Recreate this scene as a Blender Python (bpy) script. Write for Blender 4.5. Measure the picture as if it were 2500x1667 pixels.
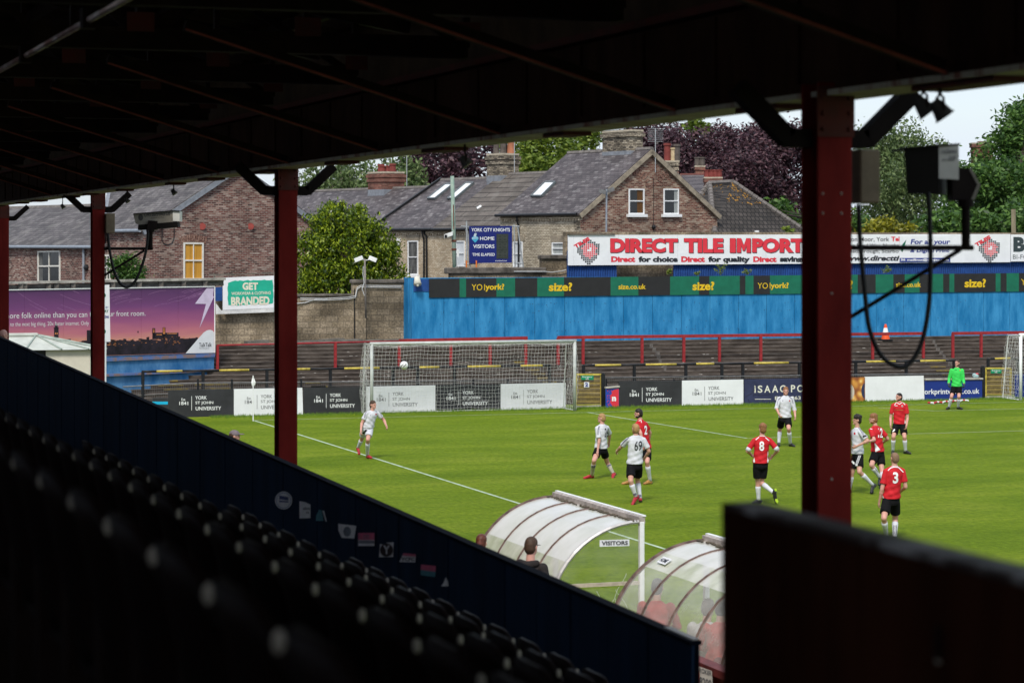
import bpy, bmesh, math, random
from mathutils import Vector, Matrix
from mathutils.bvhtree import BVHTree
from math import radians, sin, cos, tan, atan, pi, sqrt
R = random.Random(7)
SC = bpy.context.scene
for _o in list(bpy.data.objects): bpy.data.objects.remove(_o)
COL = SC.collection

# ------------------------------------------------------------------ camera
F, H, HOR, CX = 5903.0, 5.8, 597.0, 1250.0      # focal length in photo pixels, eye height, horizon row, centre column
AZ = radians(18.75)                              # heading away from the touchline direction (+Y)
SA, CA = sin(AZ), cos(AZ)
RT, FW, UP = Vector((CA, -SA, 0)), Vector((SA, CA, 0)), Vector((0, 0, 1))
EYE = Vector((0, 0, H))
cd = bpy.data.cameras.new('camera'); cam = bpy.data.objects.new('camera', cd); COL.objects.link(cam)
cam.location = EYE; cam.rotation_euler = (pi / 2, 0, -AZ)
cd.sensor_width = 36; cd.lens = F * 36 / 2500; cd.shift_y = -(833.5 - HOR) / 2500
cd.clip_start = .1; cd.clip_end = 2000
cd.dof.use_dof = True; cd.dof.focus_distance = 68; cd.dof.aperture_fstop = 4.0; cd.dof.aperture_blades = 7
SC.camera = cam
# ------------------------------------------------------------------ light
SUN_EL, SUN_AZ = radians(50), radians(211)       # azimuth measured from +Y towards +X
w = bpy.data.worlds.new("World"); SC.world = w; w.use_nodes = True
nt = w.node_tree; N = nt.nodes; L = nt.links
bg = N['Background']; bg.inputs[1].default_value = .12
sky = N.new('ShaderNodeTexSky'); sky.sky_type = 'NISHITA'; sky.sun_disc = False
sky.sun_elevation = SUN_EL; sky.sun_rotation = SUN_AZ; sky.air_density = 1.0; sky.dust_density = 1.5
tc = N.new('ShaderNodeTexCoord'); mp = N.new('ShaderNodeMapping'); mp.inputs['Scale'].default_value = (1.6, 1.6, 9)
nz = N.new('ShaderNodeTexNoise'); nz.inputs['Scale'].default_value = 2.2; nz.inputs['Detail'].default_value = 6
rp = N.new('ShaderNodeValToRGB'); rp.color_ramp.elements[0].position = .34; rp.color_ramp.elements[1].position = .68
rp.color_ramp.elements[0].color = (.42, .42, .42, 1); rp.color_ramp.elements[1].color = (.95, .95, .95, 1)
mx = N.new('ShaderNodeMixRGB'); mx.inputs[2].default_value = (4.2, 4.65, 5.35, 1)
L.new(tc.outputs['Generated'], mp.inputs[0]); L.new(mp.outputs[0], nz.inputs[0]); L.new(nz.outputs[0], rp.inputs[0])
L.new(rp.outputs[0], mx.inputs[0]); L.new(sky.outputs[0], mx.inputs[1]); L.new(mx.outputs[0], bg.inputs[0])
sd = bpy.data.lights.new('sun', 'SUN'); sd.energy = 2.1; sd.angle = radians(12); sd.color = (1, .95, .87)
so = bpy.data.objects.new('sun', sd); COL.objects.link(so)
so.rotation_euler = Vector((-sin(SUN_AZ) * cos(SUN_EL), -cos(SUN_AZ) * cos(SUN_EL), -sin(SUN_EL))).to_track_quat('-Z', 'Y').to_euler()
SC.view_settings.view_transform = 'Standard'; SC.view_settings.look = 'None'
SC.view_settings.gamma = 1; SC.view_settings.exposure = .66; SC.view_settings.use_curve_mapping = False
SC.cycles.max_bounces = 8; SC.cycles.transparent_max_bounces = 24; SC.cycles.use_denoising = True

# ------------------------------------------------------------------ measuring helpers: where a photo pixel lies on a known plane
def ray(px, py): return FW + RT * ((px - CX) / F) + UP * ((HOR - py) / F)
def onY(px, py, Y): d = ray(px, py); return EYE + d * (Y / d.y)
def onX(px, py, X): d = ray(px, py); return EYE + d * (X / d.x)
def onZ(px, py, Z=0.0): d = ray(px, py); return EYE + d * ((Z - H) / d.z)
def atD(px, py, D): return EYE + ray(px, py) * D
def S(x): return x * 1.06293
class Plane:
    def __init__(s, p, n, u=None):
        s.p = Vector(p); s.n = Vector(n).normalized(); s.u = Vector(u).normalized() if u else s.n.cross(UP).normalized() * -1
    def at(s, px, py, off=0.0):
        d = ray(px, py); t = (s.p + s.n * off - EYE).dot(s.n) / d.dot(s.n); return EYE + d * t
def PY(Y): return Plane((0, Y, 0), (0, -1, 0), (1, 0, 0))
def PX(X): return Plane((X, 0, 0), (-1, 0, 0), (0, -1, 0))

# ------------------------------------------------------------------ materials
MATS = {}
def _mat(name):
    m = bpy.data.materials.new(name); m.use_nodes = True
    return m, m.node_tree.nodes, m.node_tree.links, m.node_tree.nodes['Principled BSDF']
def mat(name, col, rough=.75, var=.18, scale=6.0, bump=0.0, metal=0.0, spec=.3, col2=None, stretch=(1, 1, 1), detail=5, lo=.35, hi=.65):
    if name in MATS: return MATS[name]
    m, n, l, b = _mat(name); MATS[name] = m
    b.inputs['Roughness'].default_value = rough; b.inputs['Metallic'].default_value = metal; b.inputs['Specular IOR Level'].default_value = spec
    if var == 0 and col2 is None:
        b.inputs['Base Color'].default_value = (*col, 1); return m
    t = n.new('ShaderNodeTexCoord'); mpn = n.new('ShaderNodeMapping'); mpn.inputs['Scale'].default_value = stretch
    z = n.new('ShaderNodeTexNoise'); z.inputs['Scale'].default_value = scale; z.inputs['Detail'].default_value = detail; z.inputs['Roughness'].default_value = .65
    r = n.new('ShaderNodeValToRGB'); e = r.color_ramp.elements
    e[0].position = lo; e[1].position = hi
    c1 = tuple(c * (1 - var) for c in col); c2 = col2 if col2 else tuple(min(1, c * (1 + var)) for c in col)
    e[0].color = (*c1, 1); e[1].color = (*c2, 1)
    l.new(t.outputs['Object'], mpn.inputs[0]); l.new(mpn.outputs[0], z.inputs[0]); l.new(z.outputs[0], r.inputs[0]); l.new(r.outputs[0], b.inputs['Base Color'])
    if bump:
        bn = n.new('ShaderNodeBump'); bn.inputs['Strength'].default_value = bump; bn.inputs['Distance'].default_value = .02
        l.new(z.outputs[0], bn.inputs['Height']); l.new(bn.outputs[0], b.inputs['Normal'])
    return m
def ramp(n, stops):
    r = n.new('ShaderNodeValToRGB'); e = r.color_ramp.elements
    while len(e) < len(stops): e.new(.5)
    for k, (p, c) in enumerate(stops): e[k].position = p; e[k].color = (*c, 1)
    return r
def courses(name, stops, mortar, bw, bh, msize, vec='xy', rough=.85, stain=.35, bump=.4, moss=None, vscale=1.0, stain_scale=.9, mottle=.25):
    """masonry or roofing laid in courses: every unit gets its own tone out of the ramp"""
    if name in MATS: return MATS[name]
    m, n, l, b = _mat(name); MATS[name] = m
    b.inputs['Roughness'].default_value = rough; b.inputs['Specular IOR Level'].default_value = .25
    t = n.new('ShaderNodeTexCoord'); s = n.new('ShaderNodeSeparateXYZ'); l.new(t.outputs['Object'], s.inputs[0])
    a = n.new('ShaderNodeMath'); a.operation = 'ADD'; l.new(s.outputs[0], a.inputs[0]); l.new(s.outputs[1], a.inputs[1])
    zz = n.new('ShaderNodeMath'); zz.operation = 'MULTIPLY'; zz.inputs[1].default_value = vscale; l.new(s.outputs[2], zz.inputs[0])
    c = n.new('ShaderNodeCombineXYZ')
    l.new(a.outputs[0] if vec == 'xy' else s.outputs[0 if vec == 'x' else 1], c.inputs[0]); l.new(zz.outputs[0], c.inputs[1])
    br = n.new('ShaderNodeTexBrick'); br.offset = .5
    br.inputs['Color1'].default_value = (0, 0, 0, 1); br.inputs['Color2'].default_value = (1, 1, 1, 1); br.inputs['Mortar'].default_value = (.5, .5, .5, 1)
    br.inputs['Scale'].default_value = 1; br.inputs['Mortar Size'].default_value = msize; br.inputs['Mortar Smooth'].default_value = .15
    br.inputs['Brick Width'].default_value = bw; br.inputs['Row Height'].default_value = bh
    l.new(c.outputs[0], br.inputs[0])
    r = ramp(n, stops); l.new(br.outputs['Color'], r.inputs[0])
    z = n.new('ShaderNodeTexNoise'); z.inputs['Scale'].default_value = 14; z.inputs['Detail'].default_value = 6; l.new(t.outputs['Object'], z.inputs[0])
    rz = ramp(n, [(.3, (1 - mottle,) * 3), (.7, (1 + mottle * .6,) * 3)]); l.new(z.outputs[0], rz.inputs[0])
    mu = n.new('ShaderNodeMixRGB'); mu.blend_type = 'MULTIPLY'; mu.inputs[0].default_value = 1; l.new(r.outputs[0], mu.inputs[1]); l.new(rz.outputs[0], mu.inputs[2])
    mo = n.new('ShaderNodeMixRGB'); mo.inputs[2].default_value = (*mortar, 1); l.new(br.outputs['Fac'], mo.inputs[0]); l.new(mu.outputs[0], mo.inputs[1])
    z2 = n.new('ShaderNodeTexNoise'); z2.inputs['Scale'].default_value = stain_scale; z2.inputs['Detail'].default_value = 7; l.new(t.outputs['Object'], z2.inputs[0])
    r2 = ramp(n, [(.38, (1 - stain,) * 3), (.62, (1.08,) * 3)]); l.new(z2.outputs[0], r2.inputs[0])
    m2 = n.new('ShaderNodeMixRGB'); m2.blend_type = 'MULTIPLY'; m2.inputs[0].default_value = 1; l.new(mo.outputs[0], m2.inputs[1]); l.new(r2.outputs[0], m2.inputs[2])
    out = m2
    if moss:
        z3 = n.new('ShaderNodeTexNoise'); z3.inputs['Scale'].default_value = 1.3; z3.inputs['Detail'].default_value = 8; l.new(t.outputs['Object'], z3.inputs[0])
        r3 = ramp(n, [(.56, (0, 0, 0)), (.66, (moss[3],) * 3)]); l.new(z3.outputs[0], r3.inputs[0])
        m3 = n.new('ShaderNodeMixRGB'); m3.inputs[2].default_value = (*moss[:3], 1); l.new(r3.outputs[0], m3.inputs[0]); l.new(m2.outputs[0], m3.inputs[1]); out = m3
    l.new(out.outputs[0], b.inputs['Base Color'])
    iv = n.new('ShaderNodeMath'); iv.operation = 'SUBTRACT'; iv.inputs[0].default_value = 1; l.new(br.outputs['Fac'], iv.inputs[1])
    ad = n.new('ShaderNodeMath'); ad.operation = 'ADD'; l.new(iv.outputs[0], ad.inputs[0]); l.new(z.outputs[0], ad.inputs[1])
    bn = n.new('ShaderNodeBump'); bn.inputs['Strength'].default_value = bump; bn.inputs['Distance'].default_value = .006
    l.new(ad.outputs[0], bn.inputs['Height']); l.new(bn.outputs[0], b.inputs['Normal'])
    return m
def leafmat(name, stops, rough=.55, trans=.25):
    m, n, l, b = _mat(name); MATS[name] = m
    g = n.new('ShaderNodeNewGeometry'); r = ramp(n, stops); l.new(g.outputs['Random Per Island'], r.inputs[0]); l.new(r.outputs[0], b.inputs['Base Color'])
    b.inputs['Roughness'].default_value = rough; b.inputs['Specular IOR Level'].default_value = .35
    tr = n.new('ShaderNodeBsdfTranslucent'); l.new(r.outputs[0], tr.inputs[0]); mxs = n.new('ShaderNodeMixShader'); mxs.inputs[0].default_value = trans
    l.new(b.outputs[0], mxs.inputs[1]); l.new(tr.outputs[0], mxs.inputs[2]); l.new(mxs.outputs[0], n['Material Output'].inputs[0])
    return m
def glassy(name, col, fac, rough=.2, grime=.2):
    """weathered clear sheet: lets light through, keeps a milky share"""
    m, n, l, b = _mat(name); MATS[name] = m
    b.inputs['Base Color'].default_value = (*col, 1); b.inputs['Roughness'].default_value = rough; b.inputs['Specular IOR Level'].default_value = .6
    tp = n.new('ShaderNodeBsdfTransparent'); ms = n.new('ShaderNodeMixShader')
    t = n.new('ShaderNodeTexCoord'); z = n.new('ShaderNodeTexNoise'); z.inputs['Scale'].default_value = 2.5; z.inputs['Detail'].default_value = 6
    r = ramp(n, [(.3, (max(0, fac - grime),) * 3), (.7, (min(1, fac + grime),) * 3)])
    l.new(t.outputs['Object'], z.inputs[0]); l.new(z.outputs[0], r.inputs[0]); l.new(r.outputs[0], ms.inputs[0])
    l.new(tp.outputs[0], ms.inputs[1]); l.new(b.outputs[0], ms.inputs[2]); l.new(ms.outputs[0], n['Material Output'].inputs[0])
    return m

# ------------------------------------------------------------------ mesh builder
class B:
    def __init__(s): s.v = []; s.f = []; s.m = []
    def add(s, vs, fs, mi=0):
        o = len(s.v); s.v.extend(Vector(v) for v in vs)
        for f in fs: s.f.append(tuple(i + o for i in f)); s.m.append(mi)
        return s
    def obox(s, c, ax, ay, az, mi=0):
        """box from its centre and three half-axis vectors"""
        c, ax, ay, az = Vector(c), Vector(ax), Vector(ay), Vector(az)
        vs = [c + ax * i + ay * j + az * k for k in (-1, 1) for j in (-1, 1) for i in (-1, 1)]
        return s.add(vs, [(0, 2, 3, 1), (4, 5, 7, 6), (0, 1, 5, 4), (2, 6, 7, 3), (0, 4, 6, 2), (1, 3, 7, 5)], mi)
    def box(s, a, b, mi=0):
        a, b = Vector(a), Vector(b); c = (a + b) / 2; d = (b - a) / 2
        return s.obox(c, (abs(d.x), 0, 0), (0, abs(d.y), 0), (0, 0, abs(d.z)), mi)
    def bar(s, a, b, wd, ht, up=None, mi=0):
        """rectangular bar from a to b"""
        a, b = Vector(a), Vector(b); d = b - a; u = Vector(up) if up else UP
        if abs(d.normalized().dot(u)) > .98: u = Vector((1, 0, 0))
        sd_ = d.cross(u).normalized(); u2 = sd_.cross(d).normalized()
        return s.obox((a + b) / 2, d / 2, sd_ * wd / 2, u2 * ht / 2, mi)
    def tube(s, pts, r, n=8, mi=0, cap=True):
        pts = [Vector(p) for p in pts]; rs = r if isinstance(r, (list, tuple)) else [r] * len(pts); o = len(s.v); prev = None
        for i, p in enumerate(pts):
            d = (pts[min(i + 1, len(pts) - 1)] - pts[max(i - 1, 0)])
            d = d.normalized() if d.length > 1e-9 else Vector((0, 0, 1))
            if prev is None:
                q = Vector((0, 0, 1)) if abs(d.z) < .9 else Vector((1, 0, 0)); x = d.cross(q).normalized()
            else:
                x = (prev - d * prev.dot(d)); x = x.normalized() if x.length > 1e-6 else d.orthogonal().normalized()
            prev = x; y = d.cross(x)
            for k in range(n):
                a = 2 * pi * k / n; s.v.append(p + (x * cos(a) + y * sin(a)) * rs[i])
        for i in range(len(pts) - 1):
            for k in range(n):
                k2 = (k + 1) % n; s.f.append((o + i * n + k, o + i * n + k2, o + (i + 1) * n + k2, o + (i + 1) * n + k)); s.m.append(mi)
        if cap:
            s.f.append(tuple(o + k for k in range(n))[::-1]); s.m.append(mi)
            s.f.append(tuple(o + (len(pts) - 1) * n + k for k in range(n))); s.m.append(mi)
        return s
    def prism(s, poly, dv, mi=0):
        """polygon swept along dv"""
        poly = [Vector(p) for p in poly]; n = len(poly); dv = Vector(dv); o = len(s.v)
        s.v.extend(poly); s.v.extend(p + dv for p in poly)
        s.f.append(tuple(o + i for i in range(n))[::-1]); s.f.append(tuple(o + n + i for i in range(n))); s.m += [mi, mi]
        for i in range(n):
            j = (i + 1) % n; s.f.append((o + i, o + j, o + n + j, o + n + i)); s.m.append(mi)
        return s
    def ell(s, c, rx, ry=None, rz=None, n=14, k=9, mi=0):
        """ellipsoid; radii as numbers or half-axis vectors"""
        if ry is None: ry = rz = rx
        X, Y, Z = [a if isinstance(a, Vector) else Vector([(a, 0, 0), (0, a, 0), (0, 0, a)][i]) for i, a in enumerate((rx, ry, rz))]
        c = Vector(c); o = len(s.v); s.v.append(c - Z)
        for i in range(1, k):
            t = -pi / 2 + pi * i / k
            for j in range(n):
                a = 2 * pi * j / n; s.v.append(c + X * cos(t) * cos(a) + Y * cos(t) * sin(a) + Z * sin(t))
        s.v.append(c + Z); top = len(s.v) - 1
        for j in range(n):
            j2 = (j + 1) % n; s.f.append((o, o + 1 + j2, o + 1 + j)); s.m.append(mi)
            for i in range(k - 2):
                s.f.append((o + 1 + i * n + j, o + 1 + i * n + j2, o + 1 + (i + 1) * n + j2, o + 1 + (i + 1) * n + j)); s.m.append(mi)
            s.f.append((o + 1 + (k - 2) * n + j, o + 1 + (k - 2) * n + j2, top)); s.m.append(mi)
        return s
    def limb(s, pts, rs, n=10):
        for i in range(len(pts) - 1): s.tube([pts[i], pts[i + 1]], [rs[i], rs[i + 1]], n)
        for p, r in zip(pts, rs): s.ell(p, r, n=n, k=7)
        return s
    def loft(s, rings, n=18, mi=0):
        """rings of (centre, half-axis a, half-axis b)"""
        o = len(s.v)
        for c, a, b in rings:
            for k in range(n):
                t = 2 * pi * k / n; s.v.append(Vector(c) + a * cos(t) + b * sin(t))
        for i in range(len(rings) - 1):
            for k in range(n):
                k2 = (k + 1) % n; s.f.append((o + i * n + k, o + i * n + k2, o + (i + 1) * n + k2, o + (i + 1) * n + k)); s.m.append(mi)
        s.f.append(tuple(o + k for k in range(n))[::-1]); s.f.append(tuple(o + (len(rings) - 1) * n + k for k in range(n))); s.m += [mi, mi]
        return s
    def mesh(s, name):
        me = bpy.data.meshes.new(name); me.from_pydata([tuple(v) for v in s.v], [], s.f); me.update(); return me

WM = {}
def _tag(o, label=None, cat=None, group=None, kind=None):
    if label and not kind and cat: kind = 'thing'
    for k, v in (('label', label), ('category', cat), ('group', group), ('kind', kind)):
        if v: o[k] = v
    return o
def empty(name, loc, label, cat, group=None, rot=None):
    o = bpy.data.objects.new(name, None); COL.objects.link(o); o.empty_display_size = .2
    m = Matrix.Translation(Vector(loc))
    if rot is not None: m = m @ rot.to_4x4()
    o.matrix_world = m; WM[o.name] = m; return _tag(o, label, cat, group)
def ob(name, b, m, parent=None, label=None, cat=None, group=None, kind=None, smooth=False, local=False, bevel=0, weld=False):
    """link a built mesh as one object; world coordinates become local to the parent (or to its own base)"""
    me = b if isinstance(b, bpy.types.Mesh) else b.mesh(name)
    ms = m if isinstance(m, (list, tuple)) else [m]
    for x in ms: me.materials.append(MATS[x] if isinstance(x, str) else x)
    if not isinstance(b, bpy.types.Mesh) and len(ms) > 1: me.polygons.foreach_set('material_index', b.m)
    o = bpy.data.objects.new(name, me); COL.objects.link(o)
    if parent is not None:
        M0 = WM[parent.name]; o.parent = parent
        if not local: me.transform(M0.inverted())
        WM[o.name] = M0.copy()
    elif not local and len(me.vertices):
        xs = [v.co for v in me.vertices]; lo = [min(c[i] for c in xs) for i in range(3)]; hi = [max(c[i] for c in xs) for i in range(3)]
        c = Vector(((lo[0] + hi[0]) / 2, (lo[1] + hi[1]) / 2, lo[2])); me.transform(Matrix.Translation(-c)); o.location = c; WM[o.name] = Matrix.Translation(c)
    else: WM[o.name] = Matrix.Identity(4)
    if bevel:
        bb = bmesh.new(); bb.from_mesh(me); bmesh.ops.bevel(bb, geom=[e for e in bb.edges if len(e.link_faces) == 2 and e.calc_face_angle(0) > .6], offset=bevel, segments=1, affect='EDGES', clamp_overlap=True); bb.to_mesh(me); bb.free()
    if weld:
        bb = bmesh.new(); bb.from_mesh(me); bmesh.ops.remove_doubles(bb, verts=bb.verts, dist=.0005); bb.to_mesh(me); bb.free()
    if smooth: me.polygons.foreach_set('use_smooth', [True] * len(me.polygons))
    me.update(); return _tag(o, label, cat, group, kind)
def copy_tree(o, M, label=None, group=None):
    c = o.copy(); COL.objects.link(c); c.matrix_world = M; WM[c.name] = M
    if label: c['label'] = label
    if group: c['group'] = group
    for ch in [x for x in bpy.data.objects if x.parent == o]:
        d = ch.copy(); COL.objects.link(d); d.parent = c
        for g in [x for x in bpy.data.objects if x.parent == ch]:
            e = g.copy(); COL.objects.link(e); e.parent = d
    return c
def evaluated(me, mods):
    o = bpy.data.objects.new('tmp', me); COL.objects.link(o)
    for t, kw in mods:
        md = o.modifiers.new(t, t)
        for k, v in kw.items(): setattr(md, k, v)
    dg = bpy.context.evaluated_depsgraph_get(); r = bpy.data.meshes.new_from_object(o.evaluated_get(dg)); bpy.data.objects.remove(o); return r
def fuse(b, vox=.01, sm=4):
    return evaluated(b.mesh('fuse'), [('REMESH', dict(mode='VOXEL', voxel_size=vox, use_smooth_shade=True)), ('SMOOTH', dict(factor=.5, iterations=sm))])

# ------------------------------------------------------------------ lettering
_tc = {}
def text2d(s, bold=0.0, shear=0.0, space=1.0):
    """outline of a line of text as a flat mesh scaled into the unit square"""
    k = (s, bold, shear, space)
    if s == 'M': return [(0, 0), (0, 1), (.32, 1), (.5, .52), (.68, 1), (1, 1), (1, 0), (.70, 0), (.70, .52), (.57, .14), (.43, .14), (.30, .52), (.30, 0)], [tuple(range(13))]
    if k not in _tc:
        c = bpy.data.curves.new('t', 'FONT'); c.body = s; c.offset = bold; c.shear = shear; c.space_character = space; c.resolution_u = 3
        o = bpy.data.objects.new('t', c); COL.objects.link(o); dg = bpy.context.evaluated_depsgraph_get()
        me = bpy.data.meshes.new_from_object(o.evaluated_get(dg)); bpy.data.objects.remove(o)
        vs = [v.co.copy() for v in me.vertices]; fs = [tuple(p.vertices) for p in me.polygons]
        x0, x1 = min(v.x for v in vs), max(v.x for v in vs); y0, y1 = min(v.y for v in vs), max(v.y for v in vs)
        _tc[k] = ([((v.x - x0) / (x1 - x0), (v.y - y0) / (y1 - y0)) for v in vs], fs)
    return _tc[k]
def letters(b, pl, s, x0, y0, x1, y1, bold=0.0, off=.006, shear=0.0, mi=0, skew=0.0, space=1.0):
    """text filling the photo box (x0,y0)-(x1,y1) on plane pl; skew lifts the right end (pixels)"""
    vs, fs = text2d(s, bold, shear, space)
    a, c, d = pl.at(x0, y1, off), pl.at(x1, y1 - skew, off), pl.at(x0, y0, off)
    b.add([a + (c - a) * u + (d - a) * v for u, v in vs], fs, mi); return b
def panel(b, pl, pts, off=.0, th=.02, mi=0):
    """flat board with thickness th from a photo outline lying on plane pl"""
    ps = [pl.at(x, y, off) for x, y in pts]; b.prism(ps, -pl.n * th, mi); return b
def flat(b, pl, pts, off=.004, mi=0):
    ps = [pl.at(x, y, off) for x, y in pts]; b.add(ps, [tuple(range(len(ps)))[::-1]], mi); return b
def rect(x0, y0, x1, y1): return [(x0, y1), (x1, y1), (x1, y0), (x0, y0)]
# ================================================================== SETTING
mat('tarmac', (.06, .058, .055), .9, .25, 3); mat('paving', (.12, .115, .105), .9, .25, 4, .3)
def grassmat():
    m, n, l, b = _mat('turf'); MATS['turf'] = m; b.inputs['Roughness'].default_value = .9; b.inputs['Specular IOR Level'].default_value = .08
    t = n.new('ShaderNodeTexCoord')
    def noise(sc, det, st=(1, 1, 1)):
        p = n.new('ShaderNodeMapping'); p.inputs['Scale'].default_value = st; z = n.new('ShaderNodeTexNoise'); z.inputs['Scale'].default_value = sc; z.inputs['Detail'].default_value = det
        z.inputs['Roughness'].default_value = .7; l.new(t.outputs['Object'], p.inputs[0]); l.new(p.outputs[0], z.inputs[0]); return z
    def mul(a, c, k=1.0):
        x = n.new('ShaderNodeMixRGB'); x.blend_type = 'MULTIPLY'; x.inputs[0].default_value = k; l.new(a.outputs[0], x.inputs[1]); l.new(c.outputs[0], x.inputs[2]); return x
    a = noise(.22, 5, (1, 2.2, 1)); r = ramp(n, [(.30, (.106, .172, .005)), (.5, (.150, .222, .010)), (.70, (.206, .264, .020))]); l.new(a.outputs[0], r.inputs[0])
    f = noise(9, 6, (1, .5, 1)); rf = ramp(n, [(.3, (.60, .66, .5)), (.7, (1.3, 1.25, 1.4))]); l.new(f.outputs[0], rf.inputs[0])
    g = noise(70, 3); rg = ramp(n, [(.3, (.66,) * 3), (.7, (1.3,) * 3)]); l.new(g.outputs[0], rg.inputs[0])
    wv = n.new('ShaderNodeTexWave'); wv.wave_type = 'BANDS'; wv.bands_direction = 'Y'; wv.inputs['Scale'].default_value = .06; wv.inputs['Distortion'].default_value = 1.2; wv.inputs['Detail'].default_value = 2
    l.new(t.outputs['Object'], wv.inputs[0]); rw = ramp(n, [(.3, (.93, .95, .9)), (.7, (1.05, 1.03, 1.06))]); l.new(wv.outputs[0], rw.inputs[0])
    o = mul(mul(mul(r, rf), rg), rw)
    s = noise(3.2, 4); rs = ramp(n, [(.70, (0, 0, 0)), (.76, (.4,) * 3)]); l.new(s.outputs[0], rs.inputs[0])   # thin worn spots
    x = n.new('ShaderNodeMixRGB'); x.inputs[2].default_value = (.13, .115, .03, 1); l.new(rs.outputs[0], x.inputs[0]); l.new(o.outputs[0], x.inputs[1])
    sp = n.new('ShaderNodeSeparateXYZ'); l.new(t.outputs['Object'], sp.inputs[0])                         # trodden earth beside the dugouts
    mr = n.new('ShaderNodeMapRange'); mr.inputs[1].default_value = -38.0; mr.inputs[2].default_value = -39.6; l.new(sp.outputs[0], mr.inputs[0])
    mz = noise(1.1, 5); mm = n.new('ShaderNodeMath'); mm.operation = 'MULTIPLY'; rm = ramp(n, [(.42, (0,) * 3), (.56, (1,) * 3)]); l.new(mz.outputs[0], rm.inputs[0])
    l.new(mr.outputs[0], mm.inputs[0]); l.new(rm.outputs[0], mm.inputs[1])
    y = n.new('ShaderNodeMixRGB'); y.inputs[2].default_value = (.16, .125, .085, 1); l.new(mm.outputs[0], y.inputs[0]); l.new(x.outputs[0], y.inputs[1])
    l.new(y.outputs[0], b.inputs['Base Color'])
    bn = n.new('ShaderNodeBump'); bn.inputs['Strength'].default_value = .7; bn.inputs['Distance'].default_value = .05; l.new(g.outputs[0], bn.inputs['Height']); l.new(bn.outputs[0], b.inputs['Normal'])
grassmat()
ob('ground', B().add([(-400, -300, 0), (600, -300, 0), (600, 900, 0), (-400, 900, 0)], [(0, 1, 2, 3)]), 'tarmac', kind='structure')
ob('pitch', B().add([(10.7, -30, .006), (90, -30, .006), (90, 82.3, .006), (10.7, 82.3, .006)], [(0, 1, 2, 3)]), 'turf', kind='structure')
ob('path', B().box((5.9, -20, .01), (10.25, 70, .3)), 'paving', kind='structure')
m_line = mat('line_paint', (.26, .36, .18), .9, .2, 4, col2=(.55, .66, .50), lo=.3, hi=.72)
b = B()
def line(a, c, wd=.085):
    a, c = Vector((*a, .012)), Vector((*c, .012)); d = (c - a).normalized(); s = Vector((-d.y, d.x, 0)) * wd / 2
    b.add([a - s, c - s, c + s, a + s], [(0, 1, 2, 3)])
line((17.55, -10), (17.55, 78.2), .085); line((17.6, 78.2), (70, 78.2), .06)
line((29.3, 78.15), (29.9, 66.2), .08); line((29.95, 66.2), (62, 66.0), .06)
line((39.9, 77.1), (41, 75.0), .07); line((41.03, 75.0), (58, 75.0), .06)
ob('pitch_markings', b, m_line, kind='structure')
# taller uncut grass along the foot of the advertising boards
leafmat('grass_blade', [(0, (.06, .13, .01)), (.5, (.10, .19, .015)), (1, (.17, .26, .03))], .7, .2)
b = B()
for i in range(9000):
    x = R.uniform(16.5, 50); y = R.uniform(79.75, 80.45) if R.random() < .75 else R.uniform(79.2, 80.3); h = R.uniform(.03, .11) * (1.3 if R.random() < .1 else 1)
    if 21.6 < x < 29.4 and y < 79.9: h *= .6
    dx, dy = R.uniform(-.03, .03), R.uniform(-.03, .03); wv = .008
    b.add([(x - wv, y, .004), (x + wv, y, .004), (x + dx, y + dy, .004 + h)], [(0, 1, 2)])
ob('grass', b, 'grass_blade', kind='stuff')

# ------------------------------------------------------------------ terrace with its rails
m_conc = mat('terrace_concrete', (.044, .033, .026), .95, .35, 2.2, .5, col2=(.092, .074, .061), stretch=(.6, 2, 2), detail=9)
mat('yellow_paint', (.50, .36, .045), .6, .3, 9, col2=(.62, .5, .10)); mat('black_paint', (.012, .013, .015), .45, .3, 5); mat('red_rail', (.27, .022, .025), .55, .25, 7)
mat('steel_grey', (.18, .18, .18), .5, .25, 8, metal=.6); mat('galv', (.42, .44, .45), .45, .18, 12, metal=.5); mat('white_paint', (.78, .79, .79), .55, .06, 5)
TY, TZ, TR, TT = 82.5, .25, .13, .38
prof = [(TY, 0), (TY, TZ)]
for i in range(14): prof += [(TY + TT * i, TZ + TR * (i + 1)), (TY + TT * (i + 1), TZ + TR * (i + 1))]
prof += [(89.2, TZ + TR * 14), (89.2, 0)]
t = empty('terrace', (36, TY, 0), 'stepped concrete standing terrace below the blue wall', 'terrace')
ob('steps', B().prism([(13.5, y, z) for y, z in prof], (46, 0, 0)), m_conc, t)
for i in range(14): y = TY + TT * i; z = TZ + TR * (i + 1); ob('nosing', B().box((13.5, y - .012, z - .017), (59.5, y + .15, z + .004)), mat('nosing_concrete', (.085, .068, .056), .95, .4, 2.6, .3, col2=(.21, .175, .15), stretch=(.7, 2, 2), detail=9), t)  # worn edge strip; the treads' lighter tone under the sky is painted in too
for px, py, n_, wd in ((400, 903, 3, 62), (490, 900, 2, 80), (760, 908, 2, 36), (1325, 905, 6, 34), (2300, 893, 3, 36), (760, 925, 1, 40)):
    for k in range(n_):
        i = 3 + k; y = TY + TT * i; z = TZ + TR * (i + 1)
        p = onY(px - 14 * k, py, y); q = onY(px + wd - 14 * k, py, y)
        ob('painted_nosing', B().box((p.x, y - .018, z - .05), (q.x, y + .16, z + .007)), mat('worn_yellow', (.34, .25, .06), .9, .4, 6, col2=(.12, .10, .07), lo=.42, hi=.6), t)
b = B()
for i in range(150):
    x = R.uniform(18, 48); k = R.randrange(13); y = TY + TT * k + R.uniform(.03, .3); z = TZ + TR * (k + 1); s = R.uniform(.02, .06)
    b.obox((x, y, z + .008), (s, 0, 0), (0, s * .7, 0), (0, 0, .006))
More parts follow.
